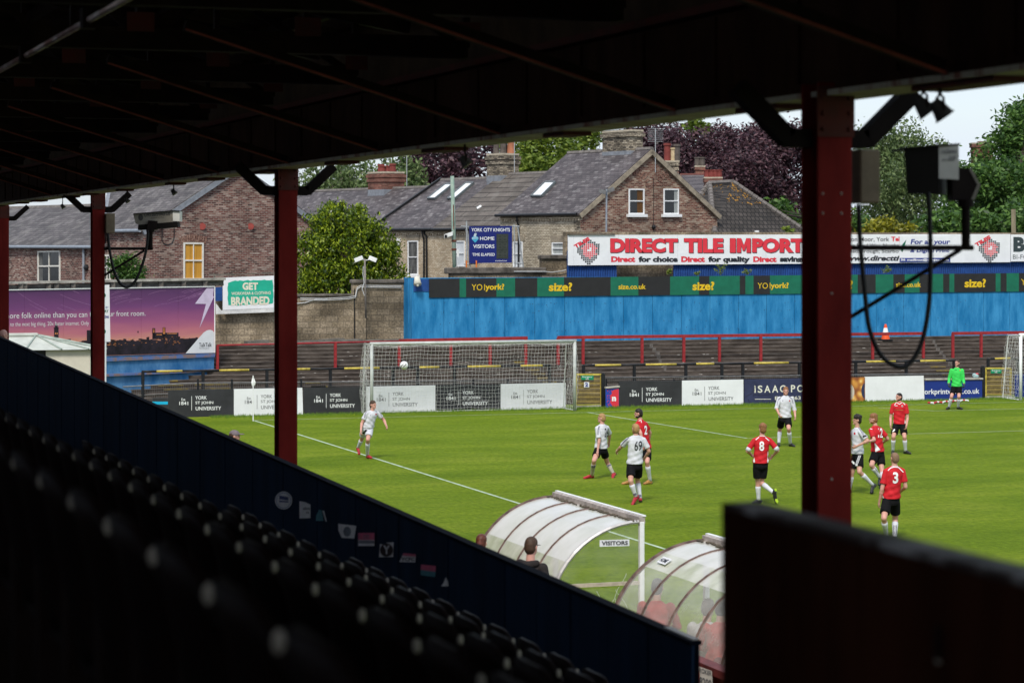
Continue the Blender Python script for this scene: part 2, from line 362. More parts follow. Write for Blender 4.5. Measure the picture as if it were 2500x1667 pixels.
ob('litter', b, mat('pale_litter', (.42, .40, .36), .9, .5, 3), t, kind='stuff')
for px0, py0 in ((1590, 835), (2280, 845)):                     # pale repaired cracks running down the steps
    x = px0
    for k in range(7):
        i = 12 - k; y = TY + TT * i; z = TZ + TR * (i + 1); p = onY(x, py0, y)
        x += R.uniform(2, 9); ob('crack_repair', B().box((p.x - .07, y - .016, z - TR + .004), (p.x + .04 + R.random() * .08, y + .2 * R.random() + .05, z + .007)), mat('pale_mortar', (.12, .108, .098), .9, .4, 9), t)

def crush(name, label, Y, floor_z, pts, posts, r, mats, seg=None, flatbar=False, group=None, pr=.05, pm=0):
    """rail through photo points at depth Y; posts given by their photo columns"""
    t = empty(name, (onY(pts[0][0], pts[0][1], Y).x, Y, floor_z), label, 'crush barrier', group)
    P = [onY(x, y, Y) for x, y in pts]; b = B()
    if seg:
        cuts = [(x, c) for x, c in seg]
        for i, (x, c) in enumerate(cuts):
            x2 = cuts[i + 1][0] if i + 1 < len(cuts) else pts[-1][0]
            ya = pts[0][1] + (pts[-1][1] - pts[0][1]) * (x - pts[0][0]) / (pts[-1][0] - pts[0][0]); yb = pts[0][1] + (pts[-1][1] - pts[0][1]) * (x2 - pts[0][0]) / (pts[-1][0] - pts[0][0])
            b.tube([onY(x, ya, Y), onY(x2, yb, Y)], r, 8, c)
    elif flatbar:
        for i in range(len(P) - 1): b.bar(P[i], P[i + 1], .05, r * 2)
    else: b.tube(P, r, 8)
    ob('rail', b, mats, t, smooth=not flatbar)
    for px in posts:
        x = onY(px, 860, Y).x; zt = P[0].z + (P[-1].z - P[0].z) * (x - P[0].x) / (P[-1].x - P[0].x)
        ob('post', B().box((x - pr, Y - pr + .02, floor_z), (x + pr, Y + pr + .02, zt - .005)), mats[pm], t, bevel=.008)
    return t
yb = ['black_paint', 'yellow_paint']
g = 'black and yellow crush barriers at the front of the terrace'
crush('crush_barrier', 'long black and yellow barrier rail running behind the goal with the ball in front', 83.2, TZ + TR * 2, [(346, 907), (1345, 892)], [349, 496, 652, 807, 960, 1020, 1110, 1342], .04, yb,
      [(346, 0), (382, 1), (445, 0), (535, 1), (608, 0), (700, 1), (757, 0), (840, 1), (926, 0), (1023, 1), (1072, 0), (1141, 1), (1222, 0), (1270, 1), (1324, 0)], group=g)
crush('crush_barrier', 'black and yellow barrier rail between the two yellow gates', 83.2, TZ + TR * 2, [(1424, 892), (2335, 880)], [1425, 1549, 1675, 1763, 1814, 1952, 2090, 2213, 2330], .04, yb,
      [(1424, 0), (1452, 1), (1516, 0), (1576, 1), (1651, 0), (1699, 1), (1743, 0), (1840, 1), (1925, 0), (2114, 1), (2186, 0), (2246, 1), (2308, 0)], group=g)
crush('crush_barrier', 'short black and yellow barrier rail above the gate beside the far goal', 83.2, TZ + TR * 2, [(2411, 876), (2560, 872)], [2413, 2485], .04, yb, [(2411, 0), (2428, 1), (2466, 0)], group=g)
g = 'red crush barriers halfway up the terrace'; RY = 85.4; RZ = TZ + TR * 8
crush('crush_barrier', 'thin red tube barrier against the beige block wall', RY, RZ, [(530, 843), (973, 833)], [531, 819], .035, ['red_rail'], group=g)
crush('crush_barrier', 'red flat-topped barrier standing behind the goal net', RY, RZ, [(974, 832), (1288, 825)], [975, 1101, 1197, 1284], .06, ['red_rail'], flatbar=True, group=g)
crush('crush_barrier', 'longest red flat-topped barrier with a traffic cone behind it', RY, RZ, [(1361, 824), (2258, 814)], [1363, 1424, 1568, 1670, 1757, 1858, 2020, 2131, 2255], .06, ['red_rail'], flatbar=True, group=g)
crush('crush_barrier', 'red flat-topped barrier cut off by the far goal', RY, RZ, [(2324, 814), (2560, 811)], [2327, 2396, 2520], .06, ['red_rail'], flatbar=True, group=g)
# perimeter railing with mesh behind the boards
t = empty('perimeter_fence', (25, 81.4, 0), 'low grey rail with dark mesh running behind the advertising boards', 'fence')
FY = 81.4; b = B()
for (x0, y0), (x1, y1) in (((300, 944), (470, 935)), ((470, 935), (1402, 927)), ((1478, 922), (2396, 911)), ((2470, 908), (2600, 906))):
    b.tube([onY(x0, y0, FY), onY(x1, y1, FY)], .022, 6)
    p, q = onY(x0, y0, FY), onY(x1, y1, FY); b.tube([p - UP * .32, q - UP * .32], .012, 4)
ob('rail', b, 'steel_grey', t)
b = B()
for (x0, y0), (x1, y1) in (((300, 944), (470, 935)), ((470, 935), (1402, 927)), ((1478, 922), (2396, 911)), ((2470, 908), (2600, 906))):
    p, q = onY(x0, y0, FY), onY(x1, y1, FY)
    for k in range(7): b.tube([p - UP * (.05 + .085 * k), q - UP * (.05 + .085 * k)], .004, 3, cap=False)
    n_ = int((q - p).length / .075)
    for k in range(n_): s = p.lerp(q, k / n_); b.tube([s, s - UP * .62], .005, 3, cap=False)
ob('mesh_panel', b, 'steel_grey', t)
for px in (349, 483, 566, 735, 896, 1155, 1240, 1480, 1645, 1793, 1945, 2098, 2247):
    p = onY(px, 925, FY); ob('post', B().box((p.x - .03, FY - .03, 0), (p.x + .03, FY + .03, p.z)), 'black_paint', t)

# ------------------------------------------------------------------ walls behind the terrace
m_blue = mat('blue_board_paint', (.010, .168, .40), .8, .20, 1.7, .15, col2=(.045, .255, .50), stretch=(1.8, 1, .45), detail=8, spec=.12)
mat('dark_blue_paint', (.012, .055, .21), .7, .2, 3)
m_block = courses('concrete_block', [(0, (.23, .18, .12)), (.5, (.29, .23, .155)), (1, (.36, .29, .205))], (.16, .13, .095), .45, .23, .012, stain=.55, stain_scale=.8, mottle=.55)
m_cap = mat('weathered_coping', (.085, .075, .062), .95, .45, 3, .5, col2=(.16, .14, .12))
t = empty('blue_wall', (36, 87.8, 2), 'tall bright blue boarded wall at the back of the terrace', 'wall')
BY = 87.8; p0 = onY(1009, 828, BY)
zt = onY(1250, 676, BY).z - .02
b = B(); xs = p0.x; edge = p0.x
while edge < 62:
    b.box((edge, BY + .006 * R.random(), 1.9), (edge + 1.205, BY + .05, zt)); edge += 1.22
ob('board_face', b, m_blue, t); ob('backing', B().box((p0.x, BY + .055, 1.9), (62, BY + .09, zt - .01)), 'dark_blue_paint', t)
b = B()
b.box((p0.x - .03, BY - .012, 1.9), (p0.x + .0, BY + 1.2, zt)); b.box((p0.x - .05, BY + .5, 1.9), (p0.x - .03, BY + .56, zt)); b.box((p0.x - .05, BY + .02, 1.9), (p0.x - .03, BY + .09, zt))
ob('end_face', b, m_blue, t)
b = B()
for i in range(420):
    x = p0.x + .1 + R.random() * 24; z = 2.2 + R.choice([.25, .62, 1.0, 1.32, R.random() * 1.6]) + R.uniform(-.05, .05); s = R.uniform(.006, .014)
    b.obox((x, BY - .002, z), (s, 0, 0), (0, .002, 0), (0, 0, s))
ob('nail_head', b, mat('rust_dark', (.03, .05, .10), .9, .3, 5), t, kind='stuff')
ob('end_cap_board', B().box((p0.x + .003, BY - .015, onY(1030, 712, BY).z), (onY(1047, 712, BY).x, BY + .02, onY(1030, 681, BY).z)), 'dark_blue_paint', t)
# printed banner along its top
t = empty('banner', (40, BY, zt), 'long black and green banner with yellow lettering along the top of the blue wall', 'banner')
ct = lambda x: 680.5 - (x - 1048) * .0095; cb = lambda x: 726.5 - (x - 1048) * .0103
segs = [(1047.9, 0), (1122, 1), (1137.8, 0), (1212, 1), (1257.5, 0), (1311.7, 1), (1377, 0), (1490.7, 1), (1558.5, 0), (1636, 1), (1706.6, 0), (1732, 1), (1806, 0), (1819.7, 1), (1839.6, 0), (1879.8, 1),
        (2000, 0), (2022, 1), (2094, 0), (2137.8, 1), (2181, 0), (2208.8, 1), (2245, 0), (2270, 1), (2302.7, 0), (2317.8, 1), (2329.8, 0), (2430.8, 1), (2442.8, 0), (2457.4, 1), (2487.5, 0), (2620, 0)]
pl = PY(BY); b = B()
for (x0, c), (x1, _) in zip(segs, segs[1:]): panel(b, pl, [(x0, cb(x0)), (x1, cb(x1)), (x1, ct(x1)), (x0, ct(x0))], .045, .03, c)
ob('panel', b, [mat('banner_black', (.018, .018, .019), .6, .12, 3), mat('banner_green', (.006, .125, .072), .6, .12, 3)], t)
b = B(); P4 = lambda s, x0, x1, y0, y1, bo=0, sh=0: letters(b, pl, s, x0, y0, x1, y1, bo, .052, sh, skew=(x1 - x0) * .01)
P4('YO1', 1151.6, 1184, 694, 709); P4('york?', 1185, 1231, 693, 712, .03)
P4('size?', 1340, 1397, 690, 711, .035); P4('size.co.uk', 1510, 1576.6, 694, 706.5, .025); P4('size?', 1690.7, 1744, 687.6, 709, .035)
P4('YO1', 1849.7, 1881, 690.5, 705); P4('york?', 1881.5, 1925.5, 690, 708, .03); P4('size?', 2032, 2082, 684.5, 706, .035)
P4('size.co.uk', 2187.5, 2248.7, 689, 701.5, .025); P4('size?', 2355, 2407, 681, 702, .035); P4('YO1', 2493, 2524, 681, 696); P4('york?', 2525, 2570, 680, 698, .03)
ob('lettering', b, mat('banner_yellow', (.66, .44, .015), .6, .08, 4), t)

# beige block wall, two heights, with coping
BW = 89.0
t = empty('block_wall', (23, BW, 1.5), 'beige concrete block wall with dark coping beside the blue wall', 'wall')
x0, x1, x2 = onY(520, 760, BW).x, onY(862, 700, BW).x, onY(1012, 700, BW).x
z1, z2 = onY(730, 725, BW).z, onY(900, 692, BW).z
ob('wall', B().box((x0, BW, 1), (x1, BW + .3, z1)).box((x1, BW, 1), (x2, BW + .3, z2)).box((x1 + .08, BW - .10, 1), (x1 + .48, BW, z2 - .9)), m_block, t)
ob('coping', B().box((x0, BW - .07, z1), (x1, BW + .37, z1 + .11)).box((x1 - .05, BW - .07, z2), (x2, BW + .37, z2 + .15)), m_cap, t, bevel=.03)
b = B()
for k, (dz, c) in enumerate(((.02, 0), (.05, 0))):
    b.tube([onY(x, y + k * 4, BW - .06 - .01 * k) for x, y in ((733, 728), (790, 729), (850, 726), (868, 722), (872, 702), (880, 697), (980, 698))], .018, 5)
b.tube([onY(x, y, BW - .05) for x, y in ((725, 741), (745, 739), (775, 730), (800, 730))], .02, 5)
ob('cable', b, mat('cable_grey', (.45, .46, .46), .5, .1, 5), t)
b = B()
for i in range(26):
    x = R.uniform(x0 + 1.5, x2 - .6); y = R.uniform(87.9, 88.9); s = R.uniform(.12, .4)
    b.obox((x, y, 2.09 + s * .12), (s, s * R.uniform(-.3, .3), .02), (-s * .2, s * .6, 0), (0, 0, s * R.uniform(.12, .3)))
ob('broken_slab', b, mat('slab_concrete', (.13, .12, .105), .95, .3, 4, .4), t, kind='stuff')
ob('joint_stain', B().box((x1 + .03, BW - .004, 1.8), (x1 + .075, BW - .002, z2 - .2)), 'black_paint', t)

# wall pieces and blue corrugated sheeting behind the banner
CY = 89.3
def corr(x0, x1, z0, z1, Y, step=.10, amp=.022):
    b = B(); n_ = int((x1 - x0) / step) * 2; pts = [(x0 + (x1 - x0) * k / n_, Y + (amp if k % 2 else -amp)) for k in range(n_ + 1)]
    for a, c in zip(pts, pts[1:]): b.add([(a[0], a[1], z0), (c[0], c[1], z0), (c[0], c[1], z1), (a[0], a[1], z1)], [(0, 1, 2, 3)])
    return b
g = 'blue corrugated sheeting under the tile sign'
z0, z1 = 3.6, onY(1400, 612, CY).z
ob('corrugated_fence', corr(onY(1383, 660, CY).x, onY(1505, 660, CY).x, z0, z1, CY), 'dark_blue_paint', label='short run of dark blue corrugated sheeting at the tile sign end near the scoreboard', cat='fence', group=g)
ob('corrugated_fence', corr(onY(1643, 660, CY).x, onY(2620, 660, CY).x, z0, z1, CY), 'dark_blue_paint', label='long dark blue corrugated sheeting under the right half of the tile sign', cat='fence', group=g)
t = empty('block_wall', (32, 90.2, 3), 'beige block wall showing in the gap between the blue corrugated sheets', 'wall')
ob('wall', B().box((onY(1100, 650, 90.2).x, 90.2, 1), (onY(1322, 650, 90.2).x, 90.5, onY(1200, 668, 90.2).z)).box((onY(1322, 650, 90.2).x, 90.15, 1), (onY(1660, 650, 90.2).x, 90.45, onY(1350, 632, 90.2).z)), m_block, t)
ob('coping', B().box((onY(1090, 650, 90.2).x, 90.1, onY(1200, 668, 90.2).z), (onY(1332, 650, 90.2).x, 90.55, onY(1200, 653, 90.2).z)).box((onY(1318, 650, 90.2).x, 90.05, onY(1350, 633, 90.2).z), (onY(1384, 650, 90.2).x, 90.5, onY(1350, 623, 90.2).z)), m_cap, t, bevel=.03)
ob('cable', B().tube([onY(x, y, 90.05) for x, y in ((1255, 663), (1330, 663), (1345, 665), (1372, 662), (1382, 659))], .02, 5), 'cable_grey', t)
ob('wall_top', B().box((onY(1380, 570, 90.3).x, 90.3, 5.0), (onY(2620, 570, 90.3).x, 90.6, onY(2400, 568, 90.3).z)), m_block, label='rough wall top just showing above the tile sign', cat='wall')

# tile sign
SY = 89.15; pl = PY(SY)
t = empty('sign_board', (44, SY, 5), 'very long white sign with big red DIRECT TILE IMPORT lettering', 'sign')
mat('sign_white', (.72, .73, .755), .5, .05, 2.2); mat('sign_red', (.64, .035, .055), .5, .06, 3); mat('sign_ink', (.02, .022, .03), .5, .1, 3); mat('sign_navy', (.014, .03, .22), .5, .1, 3)
ST = lambda x: 574 - (x - 1387) * .0023; SB = lambda x: 648 - (x - 1387) * .0072
b = B(); xs = [1387, 1401, 1510, 1655, 1870, 2018, 2196, 2300, 2467]
for a, c in zip(xs, xs[1:]): panel(b, pl, [(a, SB(a)), (c - .35, SB(c)), (c - .35, ST(c)), (a, ST(a))], 0, .05)
ob('panel', b, 'sign_white', t)
ob('top_trim', B().bar(pl.at(1386, ST(1387) - 1.5), pl.at(1500, ST(1500) - 2), .12, .05), 'weathered_coping', t)
def tiles_logo(cx, cy, s, par):
    rows = ['....kkk....', '..kkrkkkk..', '.kkkrrrrkkk', '.kkrrrrrrkk', 'kkrrrr.rrrk', 'kkkrr..rrkk', 'kkkrrrrrrkk', '.kkrrrrrrrk', '..kkrrrrkk.', '..kkkkrkkk.', '...kkkkkk..', '....kkkk...', '.....kk....']
    for mt, ch in (('sign_ink', 'k'), ('sign_red', 'r')):
        b = B()
        for j, rw in enumerate(rows):
            for i, c in enumerate(rw):
                if c == ch: x = cx + (i - 5) * s + (6 - j) * .18; y = cy + (j - 6) * s * .94; flat(b, pl, rect(x, y, x + s * .80, y + s * .74), .004)
        ob('logo_tiles', b, mt, par)
    b = B(); vs, fs = text2d('TILES', .06); vv = []
    for u, v in vs:
        px = u * 42 - 6; py = -v * 9.5; a = radians(-30); vv.append(pl.at(cx - 24 + px * cos(a) - py * sin(a), cy - 10 + px * sin(a) + py * cos(a), .008))
    b.add(vv, fs); ob('logo_lettering', b, 'sign_red', par)
tiles_logo(1434, 614, 5.0, t); tiles_logo(2413, 610, 4.7, t)
ink = B(); red = B(); navy = B(); sh = B()
for s, x0, x1 in (('DIRECT', 1490, 1655), ('TILE', 1670, 1766), ('I', 1782, 1796), ('M', 1799, 1832.4), ('PORTS', 1836.5, 1986)):
    bo = .0 if s == 'M' else .058
    letters(sh, pl, s, x0 + 1.3, 583.8, x1 + 1.9, 619.2, bo, .004); letters(ink, pl, s, x0 - .5, 581.5, x1 + .6, 617.6, bo + .006, .007); letters(red, pl, s, x0, 582, x1, 617, bo, .011)
for s, x0, x1, c in (('Direct', 1492, 1551, 1), ('for choice', 1559, 1655, 0), ('Direct', 1663, 1721, 1), ('for quality', 1729, 1831, 0), ('Direct', 1839, 1896, 1), ('savings', 1904, 1966, 0)):
    letters(red if c else ink, pl, s, x0, 626, x1, 640 + (3.5 if 'q' in s or 'g' in s else 0), .058, .006)
letters(ink, pl, 'Clifton Moor, York', 2052, 579, 2171, 591, .012); letters(red, pl, 'Tel', 2176, 578, 2196.5, 589, .04)
letters(ink, pl, 'Bilton Road Way, Northa', 2056, 595, 2195, 607, .012); letters(ink, pl, 'Westborough, Scarbo', 2058, 609, 2194, 620, .012); letters(ink, pl, 'www.directti', 2068, 624, 2196, 637, .04, .006, .25)
ob('lettering', ink, 'sign_ink', t, label='black lettering'); ob('lettering', red, 'sign_red', t, label='red lettering'); ob('letter_shadow_print', sh, mat('print_grey', (.10, .10, .11), .6, .05, 3), t)
# overlapping smaller sign
t = empty('sign_board', pl.at(2260, 645), 'white sign with For all your lettering lapped over the tile sign', 'sign')
b = B(); panel(b, pl, [(2196.5, 640), (2321, 639), (2321, 575), (2196.5, 576)], .03, .02); ob('panel', b, 'sign_white', t)
b = B(); flat(b, pl, [(2196.5, 640), (2320, 639), (2320, 629.5), (2196.5, 630)], .034); ob('footer_strip', b, 'sign_navy', t)
b = B(); letters(b, pl, 'For all your', 2223, 584, 2323 - 3, 600, .03, .036, .15); letters(b, pl, '& Digital Print', 2222, 607, 2318, 619, .03, .036, .15); ob('lettering', b, 'sign_navy', t)
b = B(); letters(b, pl, '36 mailbox@ccejay.com', 2199, 631.5, 2317, 638.5, .035, .04); ob('footer_lettering', b, 'white_paint', t)
b = B(); flat(b, pl, [(2200, 612), (2203, 597), (2213, 585), (2208, 603), (2203, 616)], .036); ob('green_tick', b, 'banner_green', t)
t = empty('sign_board', pl.at(2520, 640), 'white sign with a large dark letter B next to the tile sign', 'sign')
b = B(); panel(b, pl, [(2468.5, 638.5), (2630, 637), (2630, 572), (2468.5, 572.8)], .03, .04); ob('panel', b, 'sign_white', t)
b = B(); letters(b, pl, 'BI', 2474, 578.5, 2512, 615, .06, .035); letters(b, pl, 'BI-FOLD', 2473, 621.5, 2530, 632.5, -.005, .035); ob('lettering', b, mat('slate_ink', (.035, .05, .055), .6, .05, 3), t)

# purple billboard wall on the left, turned slightly
PA, PB = Vector((9.97, 81.35, 0)), Vector((17.7, 85.3, 0)); du = (PB - PA).normalized(); nn = Vector((du.y, -du.x, 0))
pl = Plane(PB, nn, du)
ud = PA - du * 6
def printmat():
    m, n, l, b_ = _mat('billboard_print'); MATS['billboard_print'] = m; b_.inputs['Roughness'].default_value = .45
    t_ = n.new('ShaderNodeTexCoord'); s_ = n.new('ShaderNodeSeparateXYZ'); l.new(t_.outputs['Object'], s_.inputs[0])
    z_ = n.new('ShaderNodeTexNoise'); z_.inputs['Scale'].default_value = .9; z_.inputs['Detail'].default_value = 5; mpn = n.new('ShaderNodeMapping'); mpn.inputs['Scale'].default_value = (.5, .5, 3.4); l.new(t_.outputs['Object'], mpn.inputs[0]); l.new(mpn.outputs[0], z_.inputs[0])
    k = n.new('ShaderNodeMath'); k.operation = 'MULTIPLY_ADD'; k.inputs[1].default_value = .42; k.inputs[2].default_value = -.21; l.new(z_.outputs[0], k.inputs[0])
    a = n.new('ShaderNodeMath'); a.operation = 'ADD'; l.new(s_.outputs[2], a.inputs[0]); l.new(k.outputs[0], a.inputs[1])
    mr = n.new('ShaderNodeMapRange'); mr.inputs[1].default_value = 0; mr.inputs[2].default_value = 2.35; l.new(a.outputs[0], mr.inputs[0])
    r = ramp(n, [(.22, (.62, .27, .20)), (.36, (.50, .15, .20)), (.52, (.33, .085, .20)), (.72, (.17, .045, .17)), (1, (.075, .022, .095))]); l.new(mr.outputs[0], r.inputs[0]); l.new(r.outputs[0], b_.inputs['Base Color'])
printmat()
t = empty('billboard', PB + UP * 1.95, 'large purple sunset billboard about internet speed on the blue wall', 'billboard')
top = lambda x: 699.5 + (524 - x) * .0165; bot = lambda x: 861 + (524 - x) * .028
b = B()
for a, c in ((-60, 60), (60, 155), (155, 250), (250, 345), (345, 435), (435, 524)): panel(b, pl, [(a, bot(a)), (c - .4, bot(c)), (c - .4, top(c)), (a, top(a))], .03, .03)
ob('panel', b, 'billboard_print', t)
b = B(); W_ = .028
for a, c in (((-60, top(-60)), (524, top(524))), ((524, top(524)), (524, bot(524)))): b.bar(pl.at(*a, .035), pl.at(*c, .035), .05, .03)
ob('edge_frame', b, 'white_paint', t)
b = B(); letters(b, pl, 'more folk online than you can', 11, 764, 213, 782, -.004, .036, skew=4); letters(b, pl, 'fit in your front room.', 219, 760.5, 355, 777, -.004, .036, skew=2.5); letters(b, pl, 'to the next big thing. 20x faster internet. Only', 25, 786.5, 217, 799.5, -.006, .036, skew=3.2); letters(b, pl, 'get connected', -50, 789, 20, 801, -.006, .036, skew=1)
ob('lettering', b, 'white_paint', t)
b = B()
for k in range(34):                                    # printed star trails, arcs about a pole star outside the sheet
    r_ = 90 + k * 13 + R.uniform(-5, 5); a0 = R.uniform(2.05, 2.9); cx, cy = 330, 560
    seg = R.uniform(.12, .4); pts = []
    for q in range(9):
        a = a0 - seg * q / 8; x, y = cx + r_ * cos(a) * 1.25, cy + r_ * sin(a) * .8; pts.append((x, y))
    pts = [(x, y) for x, y in pts if top(x) + 2 < y < 760 and x < 500]
    for p, q in zip(pts, pts[1:]): flat(b, pl, [(p[0], p[1] + .35), (q[0], q[1] + .35), (q[0], q[1] - .35), (p[0], p[1] - .35)], .0335)
for k in range(22):
    x0 = R.uniform(250, 490); y0 = R.uniform(706, 745); ln = R.uniform(25, 70); pts = [(x0 + ln * q / 6, y0 + 6 + (q / 6 - 1) * (q / 6) * 8 - ln * q / 6 * .28 + q * .2) for q in range(7)]
    pts = [(x, y) for x, y in pts if top(x) + 2 < y and x < 518]
    for p, q in zip(pts, pts[1:]): flat(b, pl, [(p[0], p[1] + .3), (q[0], q[1] + .3), (q[0], q[1] - .3), (p[0], p[1] - .3)], .0335)
ob('star_trail_print', b, mat('trail_print', (.36, .17, .36), .5, .2, 6), t)
b = B(); sk = [(-60, bot(-60) - 1)]
x = -60
while x < 500:
    y = 836 - (x - 60) * .028 + R.uniform(-5, 4) if x < 460 else 826 + R.uniform(-3, 3)
    sk += [(x, y), (x + R.uniform(5, 12), y + R.uniform(-2, 2))]; x = sk[-1][0]
sk += [(512, bot(512) - 1)]
flat(b, pl, sk, .0345)
for p in (rect(132, 800, 143, 835), [(130, 801), (137.5, 796), (145, 801)], [(133, 797), (137.5, 789), (142, 797)], rect(372, 801, 379, 826), rect(397, 799, 404, 826), rect(372, 812, 436, 828), rect(212, 806, 222, 838), [(335, 812), (337, 806), (339, 812)]): flat(b, pl, p, .0352)
ob('skyline_print', b, mat('night_print', (.016, .011, .018), .6, .6, 3), t)
b = B()
for i in range(90):
    x = R.choice([R.uniform(145, 215), R.uniform(260, 330), R.uniform(380, 440), R.uniform(300, 450)]); y = 833 - (x - 60) * .022 + R.uniform(-3, 16); s = R.uniform(.4, 1.3); flat(b, pl, rect(x - s * 1.6, y - s * .5, x + s * 1.6, y + s * .5), .0365)
for p in (rect(374, 803, 377, 812), rect(398, 800, 403, 815), rect(382, 816, 395, 818), rect(408, 813, 432, 815), rect(134.5, 812, 136.5, 816), rect(138.5, 812, 140.5, 816)): flat(b, pl, p, .0367)
ob('city_light_print', b, mat('amber_print', (.55, .20, .06), .6, .6, 4), t)
b = B(); flat(b, pl, [(505, 703), (522, 703), (520, 723), (522.5, 724), (487, 801), (503, 742), (476, 741.5)], .035); ob('bolt_print', b, mat('lilac_print', (.60, .50, .66), .5, .15, 2), t)
b = B(); flat(b, pl, [(453, 862.5), (487, 823), (497, 812), (505, 806.5), (513, 805), (519, 807), (522.5, 811), (522.5, 861)], .038); ob('corner_print', b, 'sign_white', t)
b = B(); letters(b, pl, 'TalkTalk', 486, 837, 517, 847, .01, .041, skew=.6); letters(b, pl, 'For Everyone', 487, 848.5, 511, 852.5, 0, .041); ob('logo_lettering', b, 'sign_ink', t)
# wall under and around it
t = empty('blue_wall', PB + UP, 'low peeling blue wall underneath the purple billboard', 'wall')
p, q = ud, PB
m_peel = mat('peeling_blue', (.02, .15, .38), .85, .25, 2, .3, col2=(.10, .25, .45), stretch=(1, 1, .5), detail=9)
b = B(); 
b.obox(((p + q) / 2 - nn * .15) + UP * 1.2, (q - p) / 2, nn * .15, UP * 1.2); ob('wall', b, m_peel, t)
b = B(); zl = pl.at(400, 909).z; b.obox(((p + q) / 2 + nn * .06) + UP * zl, (q - p) / 2, nn * .06, UP * .04); zl2 = pl.at(400, 872).z; b.obox(((p + q) / 2 + nn * .03) + UP * zl2, (q - p) / 2, nn * .03, UP * .06)
ob('ledge', b, mat('peeling_ledge', (.35, .25, .25), .9, .4, 3, col2=(.10, .16, .35), lo=.45, hi=.55), t)
# timber fence peeping over the billboard
t = empty('timber_fence', PB + Vector((-3, 1, 4)), 'weathered grey timber post and rail fence behind the purple billboard', 'fence')
m_wood = mat('grey_timber', (.12, .11, .095), .95, .4, 5, .4, col2=(.22, .20, .17), stretch=(1, 1, 4))
pf = Plane(PB - nn * .5, nn, du); b = B()
for y in (693, 702): b.bar(pf.at(15, y + 7), pf.at(545, y - 8), .06, .07)
ob('rail', b, m_wood, t)
b = B(); b.bar(pf.at(15, 704), pf.at(545, 690), .04, .22); ob('back_board', b, mat('mossy_board', (.09, .09, .075), .95, .4, 4), t)
b = B(); b.bar(pf.at(15, 690.5), pf.at(545, 681), .3, .08); ob('coping', b, mat('pale_coping', (.35, .33, .29), .95, .4, 3), t)
for px in (50, 60, 118, 137, 178, 275, 340, 393, 448, 500):
    y = 694 - px * .017; ob('post', B().bar(pf.at(px, y + 14, .06), pf.at(px, y, .06), .16, .1, up=(0, 1, 0)), m_wood, t)

# green shop sign
pl = PY(88.7)
t = empty('sign_board', pl.at(590, 765), 'white sign with a torn-edged green patch reading GET BRANDED', 'sign')
b = B(); panel(b, pl, [(544, 757), (669, 752), (669, 673), (544, 678)], 0, .03); ob('panel', b, 'sign_white', t)
b = B(); panel(b, pl, [(527, 767), (669, 762), (669, 752.5), (540, 757.5), (527, 740)], -.01, .03); ob('backing_board', b, mat('pale_board', (.58, .58, .57), .7, .2, 2), t)
b = B(); panel(b, pl, [(526, 735), (543, 734), (543, 700), (526, 702)], -.012, .03); ob('blue_backing', b, 'dark_blue_paint', t)
b = B(); pts = []
def edge_(a, c, n_, amp):
    for k in range(n_): s = k / n_; pts.append((a[0] + (c[0] - a[0]) * s + R.uniform(-amp, amp), a[1] + (c[1] - a[1]) * s + R.uniform(-amp, amp)))
edge_((558, 746), (666, 741), 16, 1.4); edge_((667, 741), (667, 686), 10, 1.2); edge_((665, 683), (560, 686), 16, 1.4); edge_((556, 690), (556, 742), 10, 1.2)
flat(b, pl, pts, .004); ob('green_patch', b, mat('sign_green', (.012, .36, .24), .55, .08, 3), t)
b = B(); letters(b, pl, 'GET', 592, 689.5, 630, 708, .05, .008); letters(b, pl, 'WORKWEAR & CLOTHING', 565, 713, 661, 720.5, .02, .008, skew=2); letters(b, pl, 'BRANDED', 564, 725, 658, 746, .045, .008, skew=2)
ob('lettering', b, mat('cream_letter', (.66, .62, .50), .6, .08, 3), t)
ob('barbed_top', B().bar(pl.at(510, 671), pl.at(672, 667), .03, .04).bar(pl.at(524, 690), pl.at(524, 668), .05, .05, up=(0, 1, 0)), m_wood, t)

# narrow white banner standing beside the third column
pl = PY(60)
t = empty('banner_stand', pl.at(255, 905), 'narrow white upright banner half hidden by a red column', 'banner')
b = B(); panel(b, pl, [(232, 836), (269.5, 834), (267, 695), (232, 697)], 0, .02); ob('panel', b, 'sign_white', t)
b = B(); letters(b, pl, 'BY', 258, 748, 265, 753); letters(b, pl, '36', 256, 770, 266, 776.5, .03); ob('lettering', b, 'sign_navy', t, label='navy lettering')
b = B(); letters(b, pl, 'WAY', 247, 756, 265, 763, .03)
for cy in (721, 809): b.add([pl.at(252 + 6.5 * cos(a * pi / 8), cy + 6.5 * sin(a * pi / 8), .005) for a in range(16)], [tuple(range(16))])
ob('emblem', b, 'banner_green', t, label='green lettering and round emblems')
ob('pole', B().tube([pl.at(257.5, 700, -.03), (pl.at(257.5, 900).x, 60.03, .3)], .025, 6), 'white_paint', t)

